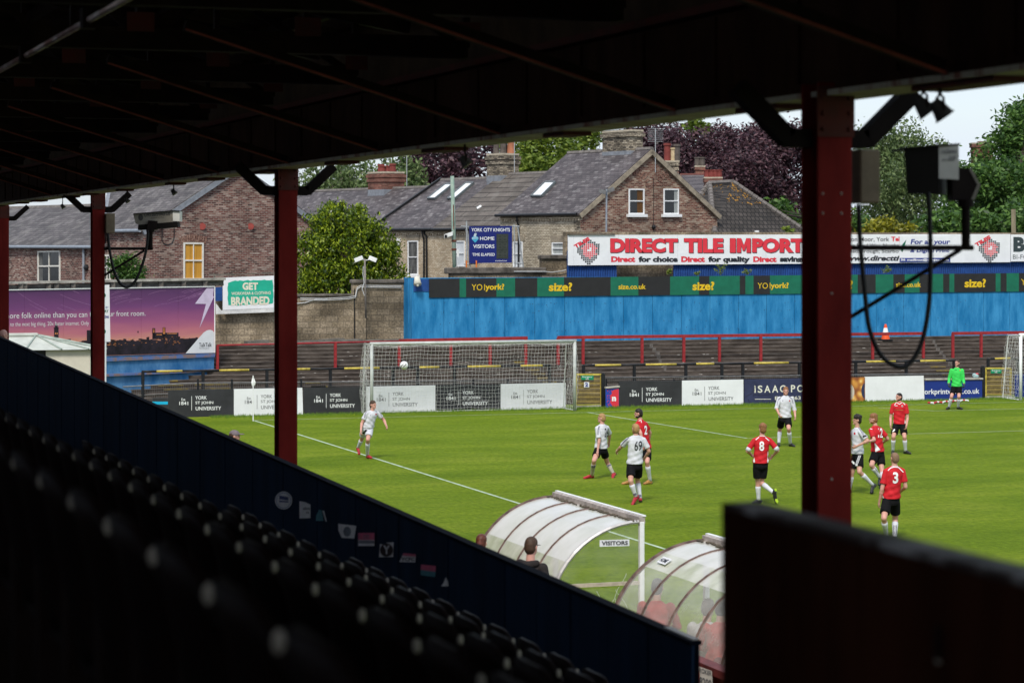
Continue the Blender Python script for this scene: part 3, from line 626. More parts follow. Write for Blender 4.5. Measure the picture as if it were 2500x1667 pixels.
# white cabin roof low on the left
t = empty('cabin', (11.5, 74, 0), 'cream cabin with a shallow white ribbed roof', 'cabin')
q = onY(112, 854, 72); ez = q.z; x0 = q.x; W3 = onY(246, 880, 72).x - q.x; Lc = 3.4
mat('cream_wall', (.60, .56, .46), .8, .08, 3); mat('white_roof', (.46, .48, .43), .6, .12, 3); mat('roof_rib', (.28, .33, .29), .6, .2, 4)
ob('wall', B().box((x0, 72, 0), (x0 + W3, 72 + Lc, ez - .02)), 'cream_wall', t)
ap = [(x0 - .9, 73.4, ez + .38), (x0 - .1, 73.4, ez + .38)]
c4 = [(x0 - 3.0, 71.85, ez), (x0 + W3 + .15, 71.85, ez), (x0 + W3 + .15, 72.15 + Lc, ez), (x0 - 3.0, 72.15 + Lc, ez)]
b = B().add(c4 + ap, [(0, 1, 5, 4), (1, 2, 5), (2, 3, 4, 5), (3, 0, 4), (3, 2, 1, 0)]); ob('roof', b, 'white_roof', t)
b = B()
for k in (.25, .62, .9): b.tube([Vector(ap[1]) + UP * .02, Vector(c4[0]).lerp(Vector(c4[1]), .35 + .6 * k) + UP * .02], .03, 5)
b.tube([Vector(ap[1]) + UP * .02, Vector(c4[1]) + UP * .02], .04, 5); ob('roof_rib', b, 'roof_rib', t)
ob('ridge_vent', B().box((ap[0][0] - .1, 73.25, ez + .36), (ap[1][0] + .05, 73.55, ez + .45)), 'white_roof', t, bevel=.02)
ob('wall_return', B().box((x0 - 2.9, 72.05, 0), (x0 - .002, 72 + Lc - .05, ez - .02)), mat('dark_doorway', (.03, .03, .03), .8, .1, 3), t)  # dark block filling the gap left of the cream wall
# ================================================================== PITCHSIDE
AY = 80.4; pl = PY(AY)
mat('board_dark', (.030, .030, .034), .5, .25, 1.5); mat('board_white', (.74, .75, .775), .45, .05, 1.5); mat('board_navy', (.030, .035, .085), .5, .2, 2); mat('board_blue', (.010, .030, .20), .5, .1, 2)
mat('letter_white', (.80, .81, .82), .5, .04, 3); mat('letter_grey', (.11, .11, .12), .5, .1, 3)
AT = lambda x: 952.5 - (x - 411) * .0188; AB = lambda x: 1018.5 - (x - 411) * .0216
def board(x0, x1, m, label, lift=0.0, tilt=0.0, group='pitchside advertising boards'):
    a = (x0, AB(x0) + 1), (x1, AB(x1) + 1), (x1 - tilt, AT(x1) + lift), (x0 - tilt, AT(x0) + lift)
    t = empty('advertising_board', pl.at((x0 + x1) / 2, AB(x0)), label, 'advertising board', group)
    b = B(); panel(b, pl, a, 0, .035); ob('panel', b, m, t)
    for x in (x0 + 14, x1 - 14):
        p = pl.at(x, AB(x)); q = pl.at(x, AT(x) + 18); ob('prop', B().bar(p + Vector((0, .45, .02)), q + Vector((0, .03, 0)), .04, .04), 'steel_grey', t)
    return t
def uni(x0, x1, dark, label, wf=154, tilt=0):
    t = board(x0, x1, 'board_dark' if dark else 'board_white', label, tilt=tilt); m = 'letter_white' if dark else 'letter_grey'
    k = wf / 154; y = AT((x0 + x1) / 2) - 930.5; o = x0 - 1510; X = lambda v: x0 + (v - 1510) * k
    b = B(); bo = .012 if dark else .002; sk = 1.0
    letters(b, pl, 'Est.', X(1542), 951.5 + y, X(1552.5), 957.5 + y, bo * .5); letters(b, pl, '1841', X(1536.7), 959.5 + y, X(1558.5), 968 + y, bo)
    flat(b, pl, rect(X(1566.4), 946.5 + y, X(1567.4), 981 + y), .006)
    letters(b, pl, 'YORK', X(1575.8), 946 + y, X(1604), 954.5 + y, bo, skew=.4); letters(b, pl, 'ST JOHN', X(1576), 959 + y, X(1619.7), 967.8 + y, bo, skew=.6); letters(b, pl, 'UNIVERSITY', X(1576.6), 972 + y, X(1639), 981 + y, bo, skew=.9)
    ob('lettering', b, m, t); return t
uni(411, 571, 1, 'dark university board at the left end of the row, before the corner flag', 154)
uni(571.5, 740, 0, 'white university board behind the corner flag, partly hidden by the red column', 152, tilt=2)
uni(741, 893, 1, 'dark university board between the red column and the nearer goal post', 150)
uni(894, 1063, 0, 'white university board just inside the left post of the nearer goal', 150)
uni(1064, 1222, 1, 'dark university board seen through the middle of the goal net', 152)
uni(1222.5, 1381, 0, 'white university board just inside the right post of the nearer goal', 150)
t = board(1479, 1511, mat('board_royal', (.012, .06, .36), .5, .1, 2), 'small blue and red board beside the yellow gate, half covered', lift=16)
b = B(); flat(b, pl, [(1493 + R.uniform(-2, 2), 991), (1489, 981), (1492, 975), (1488 + 1, 967), (1494, 960), (1493, 955), (1500, 951), (1510.5, 949), (1510.5, 993), (1497, 994)], .004)
for i in range(60):
    x, y = 1491 + R.uniform(-9, 4), R.uniform(950, 992); s = R.uniform(.3, .9); flat(b, pl, rect(x - s, y - s, x + s, y + s), .0045)
ob('red_splash', b, 'sign_red', t); b = B(); letters(b, pl, 'n', 1494, 968, 1504, 979, .05, .008); ob('lettering', b, 'letter_white', t)
b = B(); b.bar(pl.at(1478, 946, -.05), pl.at(1511, 943, -.05), .2, .05); ob('pale_rail', b, 'pale_coping', t)
uni(1511, 1664.5, 1, 'dark university board right of the small blue and red board', 154)
uni(1665, 1817, 0, 'white university board left of the navy ISAAC board', 150)
t = board(1815, 2010, 'board_navy', 'navy board reading ISAAC behind the player in long white sleeves')
b = B()
for ch, x0, x1 in (('I', 1842, 1845), ('S', 1850, 1861.5), ('A', 1866, 1881), ('A', 1885, 1900), ('C', 1904, 1917.5), ('P', 1931, 1941.5), ('O', 1946, 1962), ('L', 1967, 1976)): letters(b, pl, ch, x0, 941 - (x0 - 1842) * .015, x1, 958.5 - (x0 - 1842) * .015, .015)
letters(b, pl, 'EST 1863', 1892, 967.5, 1955, 976, .012, skew=.8); flat(b, pl, rect(1843, 973.5, 1882, 974.8), .006); ob('lettering', b, mat('cream_print', (.72, .70, .60), .5, .04, 3), t)
b = B()
for pts in ([(1820, 968), (1835, 960), (1843, 945), (1846, 929 + 8), (1843, 950), (1838, 966), (1848, 962), (1856, 966), (1866, 964), (1880, 962)], [(1827, 975), (1832, 985), (1850, 988), (1872, 983), (1895, 977)]):
    for p, q in zip(pts, pts[1:]): b.tube([pl.at(*p, .003), pl.at(*q, .003)], .008, 4)
ob('script_print', b, mat('ink_print', (.012, .012, .03), .6, .1, 3), t)
m = _mat('bokeh_print')
def bokeh():
    m, n, l, b_ = _mat('bokeh_print2'); MATS['bokeh'] = m; t_ = n.new('ShaderNodeTexCoord'); v = n.new('ShaderNodeTexVoronoi'); v.inputs['Scale'].default_value = 5; v.feature = 'SMOOTH_F1'; l.new(t_.outputs['Object'], v.inputs[0])
    r = ramp(n, [(.05, (.85, .62, .22)), (.3, (.62, .28, .05)), (.55, (.30, .09, .02)), (.9, (.05, .02, .01))]); l.new(v.outputs['Distance'], r.inputs[0]); l.new(r.outputs[0], b_.inputs['Base Color']); b_.inputs['Roughness'].default_value = .5
bokeh()
t = board(2040, 2112, 'bokeh', 'board printed with blurred amber lights next to the blank white board')
b = B(); b.add([pl.at(2071 + 15 * cos(a * pi / 12), 957 + 21 * sin(a * pi / 12), .004) for a in range(24)], [tuple(range(24))]); ob('pale_disc_print', b, mat('pint_print', (.55, .48, .40), .5, .1, 2), t)
b = B(); b.add([pl.at(2111 + 8 * cos(pi / 2 + a * pi / 12), 954 + 18 * sin(pi / 2 + a * pi / 12), .004) for a in range(13)], [tuple(range(13))]); ob('navy_print', b, 'board_navy', t)
board(2113, 2257, 'board_white', 'blank white board between the amber board and the blue board', tilt=2, lift=-1)
t = board(2258, 2398, 'board_blue', 'blue printing company board behind the goalkeeper in green', lift=12)
b = B(); letters(b, pl, 'yorkprintwork.co.uk', 2249, 949.5, 2391, 966.5, .012, skew=2); ob('lettering', b, 'letter_white', t)
ob('pale_rail', B().bar(pl.at(2258, 925.5, -.03), pl.at(2398, 924, -.03), .16, .05), 'pale_coping', t)
t = board(2478, 2620, 'board_blue', 'blue board behind the far goal post', lift=0)
t = board(372, 410, 'board_dark', 'low dark board strip at the very left of the row, half cut by the barrier', lift=18)
b = B(); flat(b, pl, rect(372, 980, 410, 987), .004); ob('cyan_stripe', b, mat('cyan_print', (.01, .38, .62), .5, .1, 2), t)
t = empty('barrier_tape', onZ(2300, 981), 'red and white striped tape lying on the grass below the blue board', 'tape')
b = B()
for k in range(14): b.tube([onZ(2266 + k * 7, 982.5 - k * .5 + (k % 3), .05), onZ(2273 + k * 7, 982 - k * .5 + ((k + 1) % 3), .05)], .035, 6, k % 2)
ob('tape', b, [mat('tape_red', (.55, .03, .05), .5, .1, 3), 'white_paint'], t)
t = empty('litter_bag', onY(2390, 924, 80.7), 'crumpled red and white bag resting on top of the blue board', 'bag')
b = B()
for i in range(9): b.ell(onY(2380 + R.uniform(-2, 9), 918 + R.uniform(-5, 4), 80.62 + R.uniform(0, .1)), R.uniform(.04, .09), R.uniform(.04, .07), R.uniform(.03, .09), 7, 5, R.randrange(2))
ob('bag', b, ['tape_red', mat('pale_teal', (.35, .5, .5), .5, .2, 4)], t)

def gate(x0, x1, yt, yb_, label, sign, num):
    Y = 80.9; p = PY(Y); t = empty('gate', p.at((x0 + x1) / 2, yb_), label, 'gate', 'yellow mesh emergency gates'); fr = B()
    a, c, d, e = p.at(x0, yb_), p.at(x1, yb_), p.at(x1, yt), p.at(x0, yt)
    for u, v in ((a, c), (c, d), (d, e), (e, a)): fr.bar(u, v, .06, .075, up=(0, 1, 0))
    ob('frame', fr, 'yellow_paint', t)
    b = B(); 
    for k in range(1, 7): b.bar(a.lerp(e, k / 7), c.lerp(d, k / 7), .02, .026 if k % 2 else .016)
    for k in range(1, 22): b.bar(a.lerp(c, k / 22), e.lerp(d, k / 22), .007, .007, up=(0, 1, 0))
    for k in range(1, 16): b.bar(a.lerp(e, k / 16), c.lerp(d, k / 16), .006, .006)
    ob('mesh_panel', b, mat('gate_mesh', (.42, .31, .08), .6, .3, 6), t)
    b = B(); panel(b, p, rect(*sign), .05, .01); sg = ob('sign', b, mat('exit_green', (.0, .24, .11), .5, .06, 3), t, label='green emergency exit sign')
    b = B(); w_ = sign[2] - sign[0]; letters(b, p, 'Emergency', sign[0] + w_ * .1, sign[1] + 1.4, sign[2] - w_ * .1, sign[1] + 6, .01, .058); letters(b, p, 'exit', sign[0] + w_ * .36, sign[1] + 6, sign[2] - w_ * .38, sign[3] - .8, .01, .058)
    ob('lettering', b, 'letter_white', sg, local=False)
    if num:
        b = B(); panel(b, p, rect(*num), .05, .01); sg = ob('number_plate', b, 'sign_white', t); b = B(); letters(b, p, '2', num[0] + 2.5, num[1] + 1.5, num[2] - 2.5, num[3] - 2, .05, .058); ob('lettering', b, 'sign_navy', sg)
    b = B(); b.box((a.x - .05, Y - .05, 0), (c.x + .05, Y + .1, .06)); ob('threshold', b, 'pale_coping', t)
    return t
gate(1406, 1468, 914, 991, 'yellow mesh emergency gate numbered 2 beside the nearer goal', (1419, 916.5, 1449, 927), (1426, 932.5, 1438.5, 945.5))
gate(2406, 2467, 899, 972, 'yellow mesh emergency gate beside the far goal, without a number', (2419, 901, 2445, 911), None)
for px, lb in ((1472, 'black gate post right of the gate numbered 2'), (2400, 'black gate post left of the far yellow gate')):
    p = onY(px, 960, 80.85); ob('gate_post', B().box((p.x - .07, 80.8, 0), (p.x + .07, 80.94, 1.18)).obox((p.x, 80.87, 1.2), (.045, 0, 0), (0, .045, 0), (0, 0, .02)), 'black_paint', label=lb, cat='post', bevel=.01)

# ------------------------------------------------------------------ goals with nets
m_net = mat('net_cord', (.62, .62, .60), .8, .1, 5)
def goal(name_label, xl, xr, Y, m, depth=1.15, back=.85):
    t = empty('goal', ((xl + xr) / 2, Y, 0), name_label, 'goal'); hh = 2.44; r = .058
    b = B(); b.tube([(xl, Y, 0), (xl, Y, hh), ], r, 12).tube([(xr, Y, 0), (xr, Y, hh)], r, 12).tube([(xl - r, Y, hh), (xr + r, Y, hh)], r, 12)
    ob('frame', b, m, t, smooth=True)
    b = B()
    for x in (xl, xr): ob('stanchion', B().tube([(x, Y, hh), (x, Y + back, hh - .05), (x, Y + depth, 0)], .018, 6), m, t); ob('ground_bar', B().tube([(x, Y, .03), (x, Y + depth, .03)], .02, 6), m, t)
    b.tube([(xl, Y + depth, .03), (xr, Y + depth, .03)], .02, 6); ob('ground_bar', b, m, t)
    b = B(); s = .125; nx = int((xr - xl) / s); prof = [(0, hh)] + [(back * k / 6, hh - .05 * k / 6 - .07 * sin(pi * k / 6)) for k in range(1, 7)]
    nz_ = int(hh / s)
    for k in range(1, nz_ + 1): f = k / nz_; prof.append((back + (depth - back) * f + .10 * sin(pi * f), (hh - .05) * (1 - f) + .015))
    G = [[Vector((xl + (xr - xl) * i / nx + R.uniform(-.016, .016), Y + dy + R.uniform(-.03, .03) + .04 * sin(i * .5), max(.015, z + R.uniform(-.014, .014) - .035 * abs(sin(i * .21)) * (1 if 0 < j < len(prof) - 1 else 0)))) for j, (dy, z) in enumerate(prof)] for i in range(nx + 1)]
    rr = .0038
    for i in range(nx + 1): b.tube(G[i], rr, 3, cap=False)
    for j in range(len(prof)): b.tube([G[i][j] for i in range(nx + 1)], rr, 3, cap=False)
    for x in (xl, xr):
        sd_ = -1 if x == xl else 1; nk = 18; ny = 9
        g2 = [[Vector((x + sd_ * (.05 + .08 * sin(pi * k / nk) + R.uniform(-.02, .02)), Y + (back + (depth - back) * (1 - z / hh)) * j / ny + R.uniform(-.02, .02), z + R.uniform(-.02, .02))) for k, z in enumerate([hh * q / nk for q in range(nk + 1)])] for j in range(ny + 1)]
        for row in g2: b.tube(row, rr, 3, cap=False)
        for k in range(nk + 1): b.tube([g2[j][k] for j in range(ny + 1)], rr, 3, cap=False)
        for i in range(46):                             # bunched slack net by the post
            p = Vector((x + sd_ * R.uniform(-.25, .15), Y + R.uniform(.2, 1.0), R.uniform(.05, 2.0))); q = p + Vector((R.uniform(-.12, .12), R.uniform(-.1, .1), R.uniform(-.25, .25))); b.tube([p, q], rr, 3, cap=False)
    ob('net', b, m_net, t); return t
GP = onZ(1403, 1003.5); gl = onY(907.5, 1000, GP.y)
goal('white football goal with a slack net behind the player throwing the ball', gl.x, GP.x, GP.y, mat('goal_weathered', (.42, .44, .42), .5, .15, 4))
g2 = onZ(2492, 977.5); goal('white football goal at the right edge, beside the goalkeeper', g2.x, g2.x + 7.32, g2.y, 'white_paint', 1.3, .9)

p = onZ(618, 1028); t = empty('corner_flag', p, 'white corner flag on a thin pole where the touchline meets the goal line', 'corner flag')
ob('pole', B().tube([p, p + UP * 1.5], .018, 8), 'white_paint', t); 
b = B(); prv = None
for k in range(7):
    z = 1.49 - .055 * k; wd = .02 + .035 * k if k < 5 else .14 - .03 * (k - 5); row = [p + Vector((-wd * (.4 if q == 0 else -.5), .02 * sin(k + q), z)) for q in range(2)]
    if prv: b.add([prv[0], prv[1], row[1], row[0]], [(0, 1, 2, 3)])
    prv = row
ob('flag', b, 'white_paint', t)
# ball in the air
bp = atD(625 + 1359 / 3.76, 790 + 382 / 3.76, 66.2); t = empty('football', bp - UP * .11, 'white football in the air in front of the goal net', 'ball')
ob('ball', B().ell(bp, .113, n=24, k=16), 'white_paint', t, smooth=True)
b = B()
for a0, s_ in ((-.5, 1), (.25, 1), (2.2, -1)):
    pts = []
    for k in range(9):
        v = k / 8 - .5; lat = v * 1.3; lon = a0 + .35 * sin(v * 6); d = (RT * sin(lon) * cos(lat) - FW * cos(lon) * cos(lat) + UP * sin(lat)); pts.append(bp + d * .1135)
    b.tube(pts, [.002 + .007 * sin(pi * k / 8) for k in range(9)], 5)
ob('black_swirl', b, 'black_paint', t)

# ------------------------------------------------------------------ dugouts
m_alu = mat('dugout_frame', (.50, .48, .47), .4, .15, 6, metal=.3); m_brn = mat('brown_strip', (.10, .055, .045), .7, .4, 8, col2=(.17, .11, .09)); 
glassy('milky_sheet', (.62, .60, .55), .92, .16, .10); glassy('cloudy_sheet', (.66, .65, .58), .36, .2, .08); glassy('hazy_sheet', (.70, .68, .62), .66, .18, .2); glassy('clear_sheet', (.6, .62, .6), .09, .15, .06)
def dugout(label, yfar, L_, nb, sign, cloudy):
    XF, ZT = 12.81, 1.85; t = empty('dugout', (XF - .7, yfar - L_ / 2, 0), label, 'dugout', 'curved clear-roofed dugouts'); D = 1.42
    arc = []
    for k in range(15): a = pi / 2 * k / 14; arc.append((XF - D * sin(a) ** 1.05 if k else XF, ZT * (cos(a) ** .72) if k < 14 else 0.0))
    fr = B(); ys = [yfar - L_ * k / nb for k in range(nb + 1)]
    for k, y in enumerate(ys): b = B(); b.tube([(x, y, z) for x, z in arc], .020 if 0 < k < nb else .030, 6); ob('arch', b, m_brn if k < nb else m_alu, t)
    for y in ys:
        b = B()
        for k in (2, 4, 6, 8, 10): x, z = arc[k]; b.ell((x, y, z + .028), .02, n=6, k=4)
    b = B(); b.bar((XF + .03, yfar + .03, ZT + .02), (XF + .03, yfar - L_ - .03, ZT + .02), .09, .10); ob('front_beam', b, mat('beam_face', (.42, .37, .34), .6, .3, 5), t)
    ob('beam_top_trim', B().bar((XF + .06, yfar + .04, ZT + .083), (XF + .06, yfar - L_ - .04, ZT + .083), .05, .02), 'white_paint', t)
    b = B()
    for i in range(110): y = R.uniform(yfar - L_, yfar); s = R.uniform(.008, .03); b.ell((XF - .04 - R.random() * .07, y, ZT + .012), s, s * 1.8, .014, 7, 4)
    ob('moss_debris', b, mat('moss_brown', (.09, .075, .055), .95, .4, 8), t, kind='stuff')
    for y in (yfar - L_, yfar): ob('post', B().bar((XF + .03, y, 0), (XF + .03, y, ZT), .07, .07, up=(0, 1, 0)), 'white_paint', t, bevel=.006)
    for k in range(nb):
        c1, c2 = (8, 10) if not cloudy else (4, 6)
        for lo_, hi_, m in ((0, c1, 'milky_sheet'), (c1, c2, 'hazy_sheet'), (c2, 14, 'cloudy_sheet')):
            b = B(); pts = arc[lo_:hi_ + 1]
            for (x, z), (x2, z2) in zip(pts, pts[1:]):
                w1 = .0; b.add([(x, ys[k] - .022, z), (x2, ys[k] - .022, z2), (x2 - w1, (ys[k] + ys[k + 1]) / 2, z2 + .002), (x - w1, (ys[k] + ys[k + 1]) / 2, z + .002), (x2, ys[k + 1] + .022, z2), (x, ys[k + 1] + .022, z)], [(0, 1, 2, 3), (3, 2, 4, 5)])
            ob('roof_sheet', b, m, t, smooth=True, weld=True, label='milky upper roof sheet' if m[0] == 'm' else 'clearer lower roof sheet')
    for y in (yfar - L_,):
        b = B(); o = [(x, y, z) for x, z in arc] + [(XF, y, 0)]; b.add(o, [tuple(range(len(o)))]); ob('side_sheet', b, 'clear_sheet', t)
        ob('side_rail', B().bar((XF - 1.36, y, .98), (XF, y, .98), .04, .05), mat('rail_tan', (.42, .36, .28), .6, .3, 5), t)
        b = B()
        for i in range(5):
            x0 = XF - R.uniform(.15, 1.0); z0 = R.uniform(.7, 1.25); sl_ = R.uniform(-.05, .05); pts = [(x0 + sl_ * k + .012 * sin(k * 1.3 + i), y - .004, z0 - .06 * k) for k in range(10)]; b.tube(pts, .0018, 4)
        ob('scratch', b, 'white_paint', t)
    ob('bench', B().box((XF - 1.15, yfar - L_ + .1, .38), (XF - .8, yfar - .1, .43)), mat('bench_wood', (.30, .20, .12), .8, .2, 4), t)
    return t, arc, ys
t, arc, ys = dugout('curved dugout marked VISITORS on its clear end panel', 35.7, 3.62, 4, 'VISITORS', False)
pv = PY(ys[-1]); b = B(); panel(b, pv, [(1464, 1334), (1536.5, 1332), (1536.5, 1316), (1464, 1318)], .012, .004); sg = ob('sign', b, 'sign_white', t, label='white VISITORS sign')
b = B(); letters(b, pv, 'VISITORS', 1469, 1320.5, 1533, 1330.5, .03, .016, skew=1); ob('lettering', b, 'sign_ink', sg)
t, arc, ys = dugout('curved dugout marked HOME, nearer and cut off by the dark boards', 29.75, 4.5, 5, 'HOME', True)
(xa, za), (xb_, zb) = arc[5], arc[6]; n_ = Vector((-(za - zb), 0, -(xa - xb_) * -1)).normalized(); n_ = Vector((-abs(n_.x), 0, abs(n_.z))); c = Vector((xa, ys[0] - .42, za)) + n_ * .03; uu = Vector((0, -1, 0)); vv = n_.cross(uu) * -1
if vv.z < 0: vv = -vv
b = B(); b.obox(c, uu * .14, vv * .06, n_ * .003); sg = ob('sign', b, 'sign_white', t, label='small HOME sign')
b = B(); vs, fs = text2d('HOME', .03); b.add([c + uu * ((u - .5) * .22) + vv * ((v - .5) * .07) + n_ * .006 for u, v in vs], fs); ob('lettering', b, 'sign_ink', sg)
# red pitchside wall with a white sign
t = empty('perimeter_wall', (10.6, 24, 0), 'dark red boarded pitchside wall behind the dugouts', 'wall')
m_rw = mat('red_wood', (.20, .022, .018), .7, .35, 5, col2=(.30, .06, .03))
ob('boarding', B().box((10.55, 12, 0), (10.62, 48, 1.12)), m_rw, t); ob('top_rail', B().box((10.5, 12, 1.123), (10.67, 48, 1.21)), mat('red_wood_dark', (.11, .016, .013), .6, .35, 5), t)
b = B()
for k in range(30): y = 12.5 + 1.2 * k; b.box((10.49, y, 0), (10.547, y + .09, 1.12))
ob('batten', b, 'red_wood', t)
pw = PX(10.5); b = B(); flat(b, pw, [(1660, 1700), (1742, 1700), (1738, 1637), (1692, 1620), (1640, 1600)], .004); sg = ob('sign', b, mat('cream_sign', (.62, .57, .50), .6, .1, 3), t, label='cream sports club broker sign')
b = B()
for s, y0, y1, bo in (('SPORTS CLUB BROKER', 1638, 1649, .015), ('01904 700 8200', 1659, 1681, .02)):
    vs, fs = text2d(s, bo); x0, x1 = 1640, 1737; b.add([pw.at(x0 + (x1 - x0) * u, y1 - (y1 - y0) * v - (x0 + (x1 - x0) * u - 1737) * -.30, .008) for u, v in vs], fs)
ob('lettering', b, 'letter_grey', sg)

# ------------------------------------------------------------------ scoreboard, poles, cameras and speaker at the back
pl = PY(90.9); t = empty('scoreboard', pl.at(1198, 660), 'navy rugby scoreboard on a scaffold frame reading HOME and VISITORS', 'scoreboard')
b = B(); panel(b, pl, [(1147, 643), (1250, 641), (1250, 551.5), (1147, 552.5)], 0, .1); ob('panel', b, mat('score_navy', (.008, .016, .14), .5, .08, 3), t)
b = B()
for s, x0, x1, y0, y1 in (('YORK CITY KNIGHTS', 1151, 1245, 557, 565.5), ('HOME', 1172, 1207, 578, 586.5), ('VISITORS', 1155, 1207, 597, 606), ('TIME ELAPSED', 1153, 1208, 618, 625), ('scoreboards.com', 1209, 1237, 635, 638)): letters(b, pl, s, x0, y0, x1, y1, .008, .006)
ob('lettering', b, 'letter_white', t)
b = B(); panel(b, pl, rect(1212, 571, 1241, 632), .004, .003); ds = ob('display', b, mat('led_dark', (.030, .036, .030), .4, .2, 4), t)
b = B()
for r_ in range(3):
    for c_ in range(2):
        x, y = 1215.5 + 12 * c_, 574 + 19.5 * r_
        for q in (0, .5, 1): flat(b, pl, rect(x + 1, y + 14 * q, x + 9, y + 14 * q + 1), .008)
        for q in (0, 9): flat(b, pl, rect(x + q, y + 1, x + q + 1, y + 14), .008)
ob('digit_segment', b, mat('led_seg', (.055, .06, .055), .5, .1, 4), ds)
b = B(); cx, cy = 1160, 581
flat(b, pl, [(cx - 8, cy - 1), (cx, cy - 7), (cx + 8, cy - 1), (cx + 8, cy + 3), (cx, cy + 12), (cx - 8, cy + 3)], .006); ob('club_emblem', b, mat('crest_cyan', (.05, .35, .55), .5, .15, 4), t)
b = B(); flat(b, pl, [(cx - 4, cy - 3), (cx - 2, cy - 11), (cx + 2, cy - 12), (cx + 4, cy - 9), (cx + 2, cy - 5), (cx + 4, cy - 2)], .008); letters(b, pl, 'KNIGHTS', cx - 8, cy - 1.5, cx + 8, cy + 3, .02, .009); ob('emblem_helmet', b, mat('crest_pale', (.5, .6, .66), .5, .2, 4), t)
b = B()
for a, c in (((1139, 540), (1139, 676)), ((1255, 548), (1258, 676)), ((1139, 553), (1147, 600)), ((1264, 555), (1281, 676)), ((1125, 553), (1150, 554)), ((1250, 553), (1268, 553)), ((1133, 645), (1166, 644)), ((1138, 560), (1150, 676)), ((1268, 640), (1268, 676)), ((1255, 642), (1276, 643))): b.tube([pl.at(*a, -.15), pl.at(*c, -.15)], .028, 6)
ob('scaffold', b, 'galv', t)
b = B()
for x in (1139, 1163): b.tube([pl.at(x, 674, .1), pl.at(x, 636, .1)], .03, 6)
ob('orange_sleeve', b, mat('orange_tube', (.62, .16, .03), .6, .2, 12), t)
b = B(); 
for k in range(8): b.tube([pl.at(1135 + k * 22, 675.5 - k * .2, .3), pl.at(1157 + k * 22, 675.3 - k * .2, .3)], .03, 6, k % 2)
ob('striped_guard_pole', b, ['galv', 'yellow_paint'], t)
pl = PY(90.6); t = empty('pole', pl.at(1108, 680), 'tall pale green rusty pole left of the scoreboard with a camera strapped on', 'pole')
ob('shaft', B().tube([pl.at(1111, 700), pl.at(1104, 430)], [.085, .075], 10), mat('green_pole', (.19, .31, .26), .6, .25, 3, col2=(.30, .36, .30)), t, smooth=True)
b = B()
for y in (588, 609): b.tube([pl.at(1108.5, y + 2.5, 0), pl.at(1108.4, y - 2.5, 0)], .1, 10)
ob('rust_strap', b, mat('rust', (.12, .04, .025), .9, .4, 8), t)
b = B(); b.tube([pl.at(1108, 560, .087), pl.at(1107, 500, .082)], .02, 5); ob('rust_streak', b, 'rust', t)
b = B(); b.obox(pl.at(1095, 574, .1), RT * .17 + UP * .06, FW * .09, UP * .08); cm = ob('camera', b, mat('cam_white', (.66, .67, .66), .5, .08, 4), t, bevel=.01); 
ob('lens_face', B().obox(pl.at(1088.5, 577, .14), RT * .05, FW * .07, UP * .06), 'black_paint', cm)
b = B(); b.obox(pl.at(1118, 618, .02), RT * .04, FW * .05, UP * .14); ob('junction_box', b, 'cam_white', t)
ob('cable', B().tube([pl.at(x, y, .1) for x, y in ((1114, 625), (1120, 640), (1112, 655), (1120, 668), (1124, 660), (1118, 652))], .014, 5), 'cable_grey', t)
# twin camera post in front of the block wall
pl = PY(88.6); t = empty('camera_post', pl.at(892, 778), 'grey post carrying a pair of white cameras in front of the laurel bush', 'camera post')
ob('shaft', B().tube([pl.at(893, 777), pl.at(890.5, 632)], .038, 8), mat('post_grey', (.20, .18, .165), .5, .3, 5, metal=.3), t, smooth=True)
for s in (-1, 1):
    b = B(); c_ = pl.at(893 + s * 17, 632.5, .05); ax = (RT * s * .15 - UP * .06 - FW * .06); b.obox(c_, ax, FW * .09, UP * .075 + RT * s * .03); b.bar(pl.at(891, 636), c_, .03, .03); cm = ob('camera', b, 'cam_white', t, bevel=.012); ob('lens_face', B().obox(c_ + ax * .98 - UP * .02 - FW * .02, RT * .012, FW * .06, UP * .035), 'black_paint', cm)
ob('cable', B().tube([pl.at(x, y, .06) for x, y in ((887, 650), (886, 670), (889, 690), (884, 706), (890, 722))], .016, 5), 'cable_grey', t)
t = empty('loudspeaker', onY(1019, 690, 87.6), 'cream horn loudspeaker on the corner of the blue wall', 'loudspeaker')
c_ = onY(1019, 688, 87.55); d_ = (UP * -.8 - FW * .5 + RT * .1).normalized(); b = B().tube([c_ - d_ * .2, c_ - d_ * .14, c_ + d_ * .12], [.10, .11, .15], 14); ob('horn', b, mat('cream_plastic', (.62, .60, .52), .5, .1, 4), t, smooth=True)
ob('inner_cone', B().tube([c_ + d_ * .08, c_ + d_ * .2], [.05, .045], 10), 'cream_plastic', t, smooth=True)
# traffic cone
c_ = onY(2162, 829, 87.2); zt_ = TZ + TR * 13 + .004; t = empty('traffic_cone', (c_.x, 87.2, zt_), 'orange and white traffic cone on the top step against the blue wall', 'traffic cone'); hc = 0.60
b = B(); q = lambda f: Vector((c_.x, 87.2, zt_ + .06 + hc * f)); rr = lambda f: .175 - .135 * f
for f0, f1, m in ((0, .28, 0), (.28, .75, 1), (.75, 1, 0)): b.tube([q(f0), q(f1)], [rr(f0), rr(f1)], 18, m)
ob('cone', b, [mat('cone_orange', (.75, .09, .02), .5, .1, 5), 'white_paint'], t, smooth=False)
ob('base', B().box((c_.x - .23, 87.0, zt_), (c_.x + .23, 87.42, zt_ + .06)), 'black_paint', t, bevel=.015)
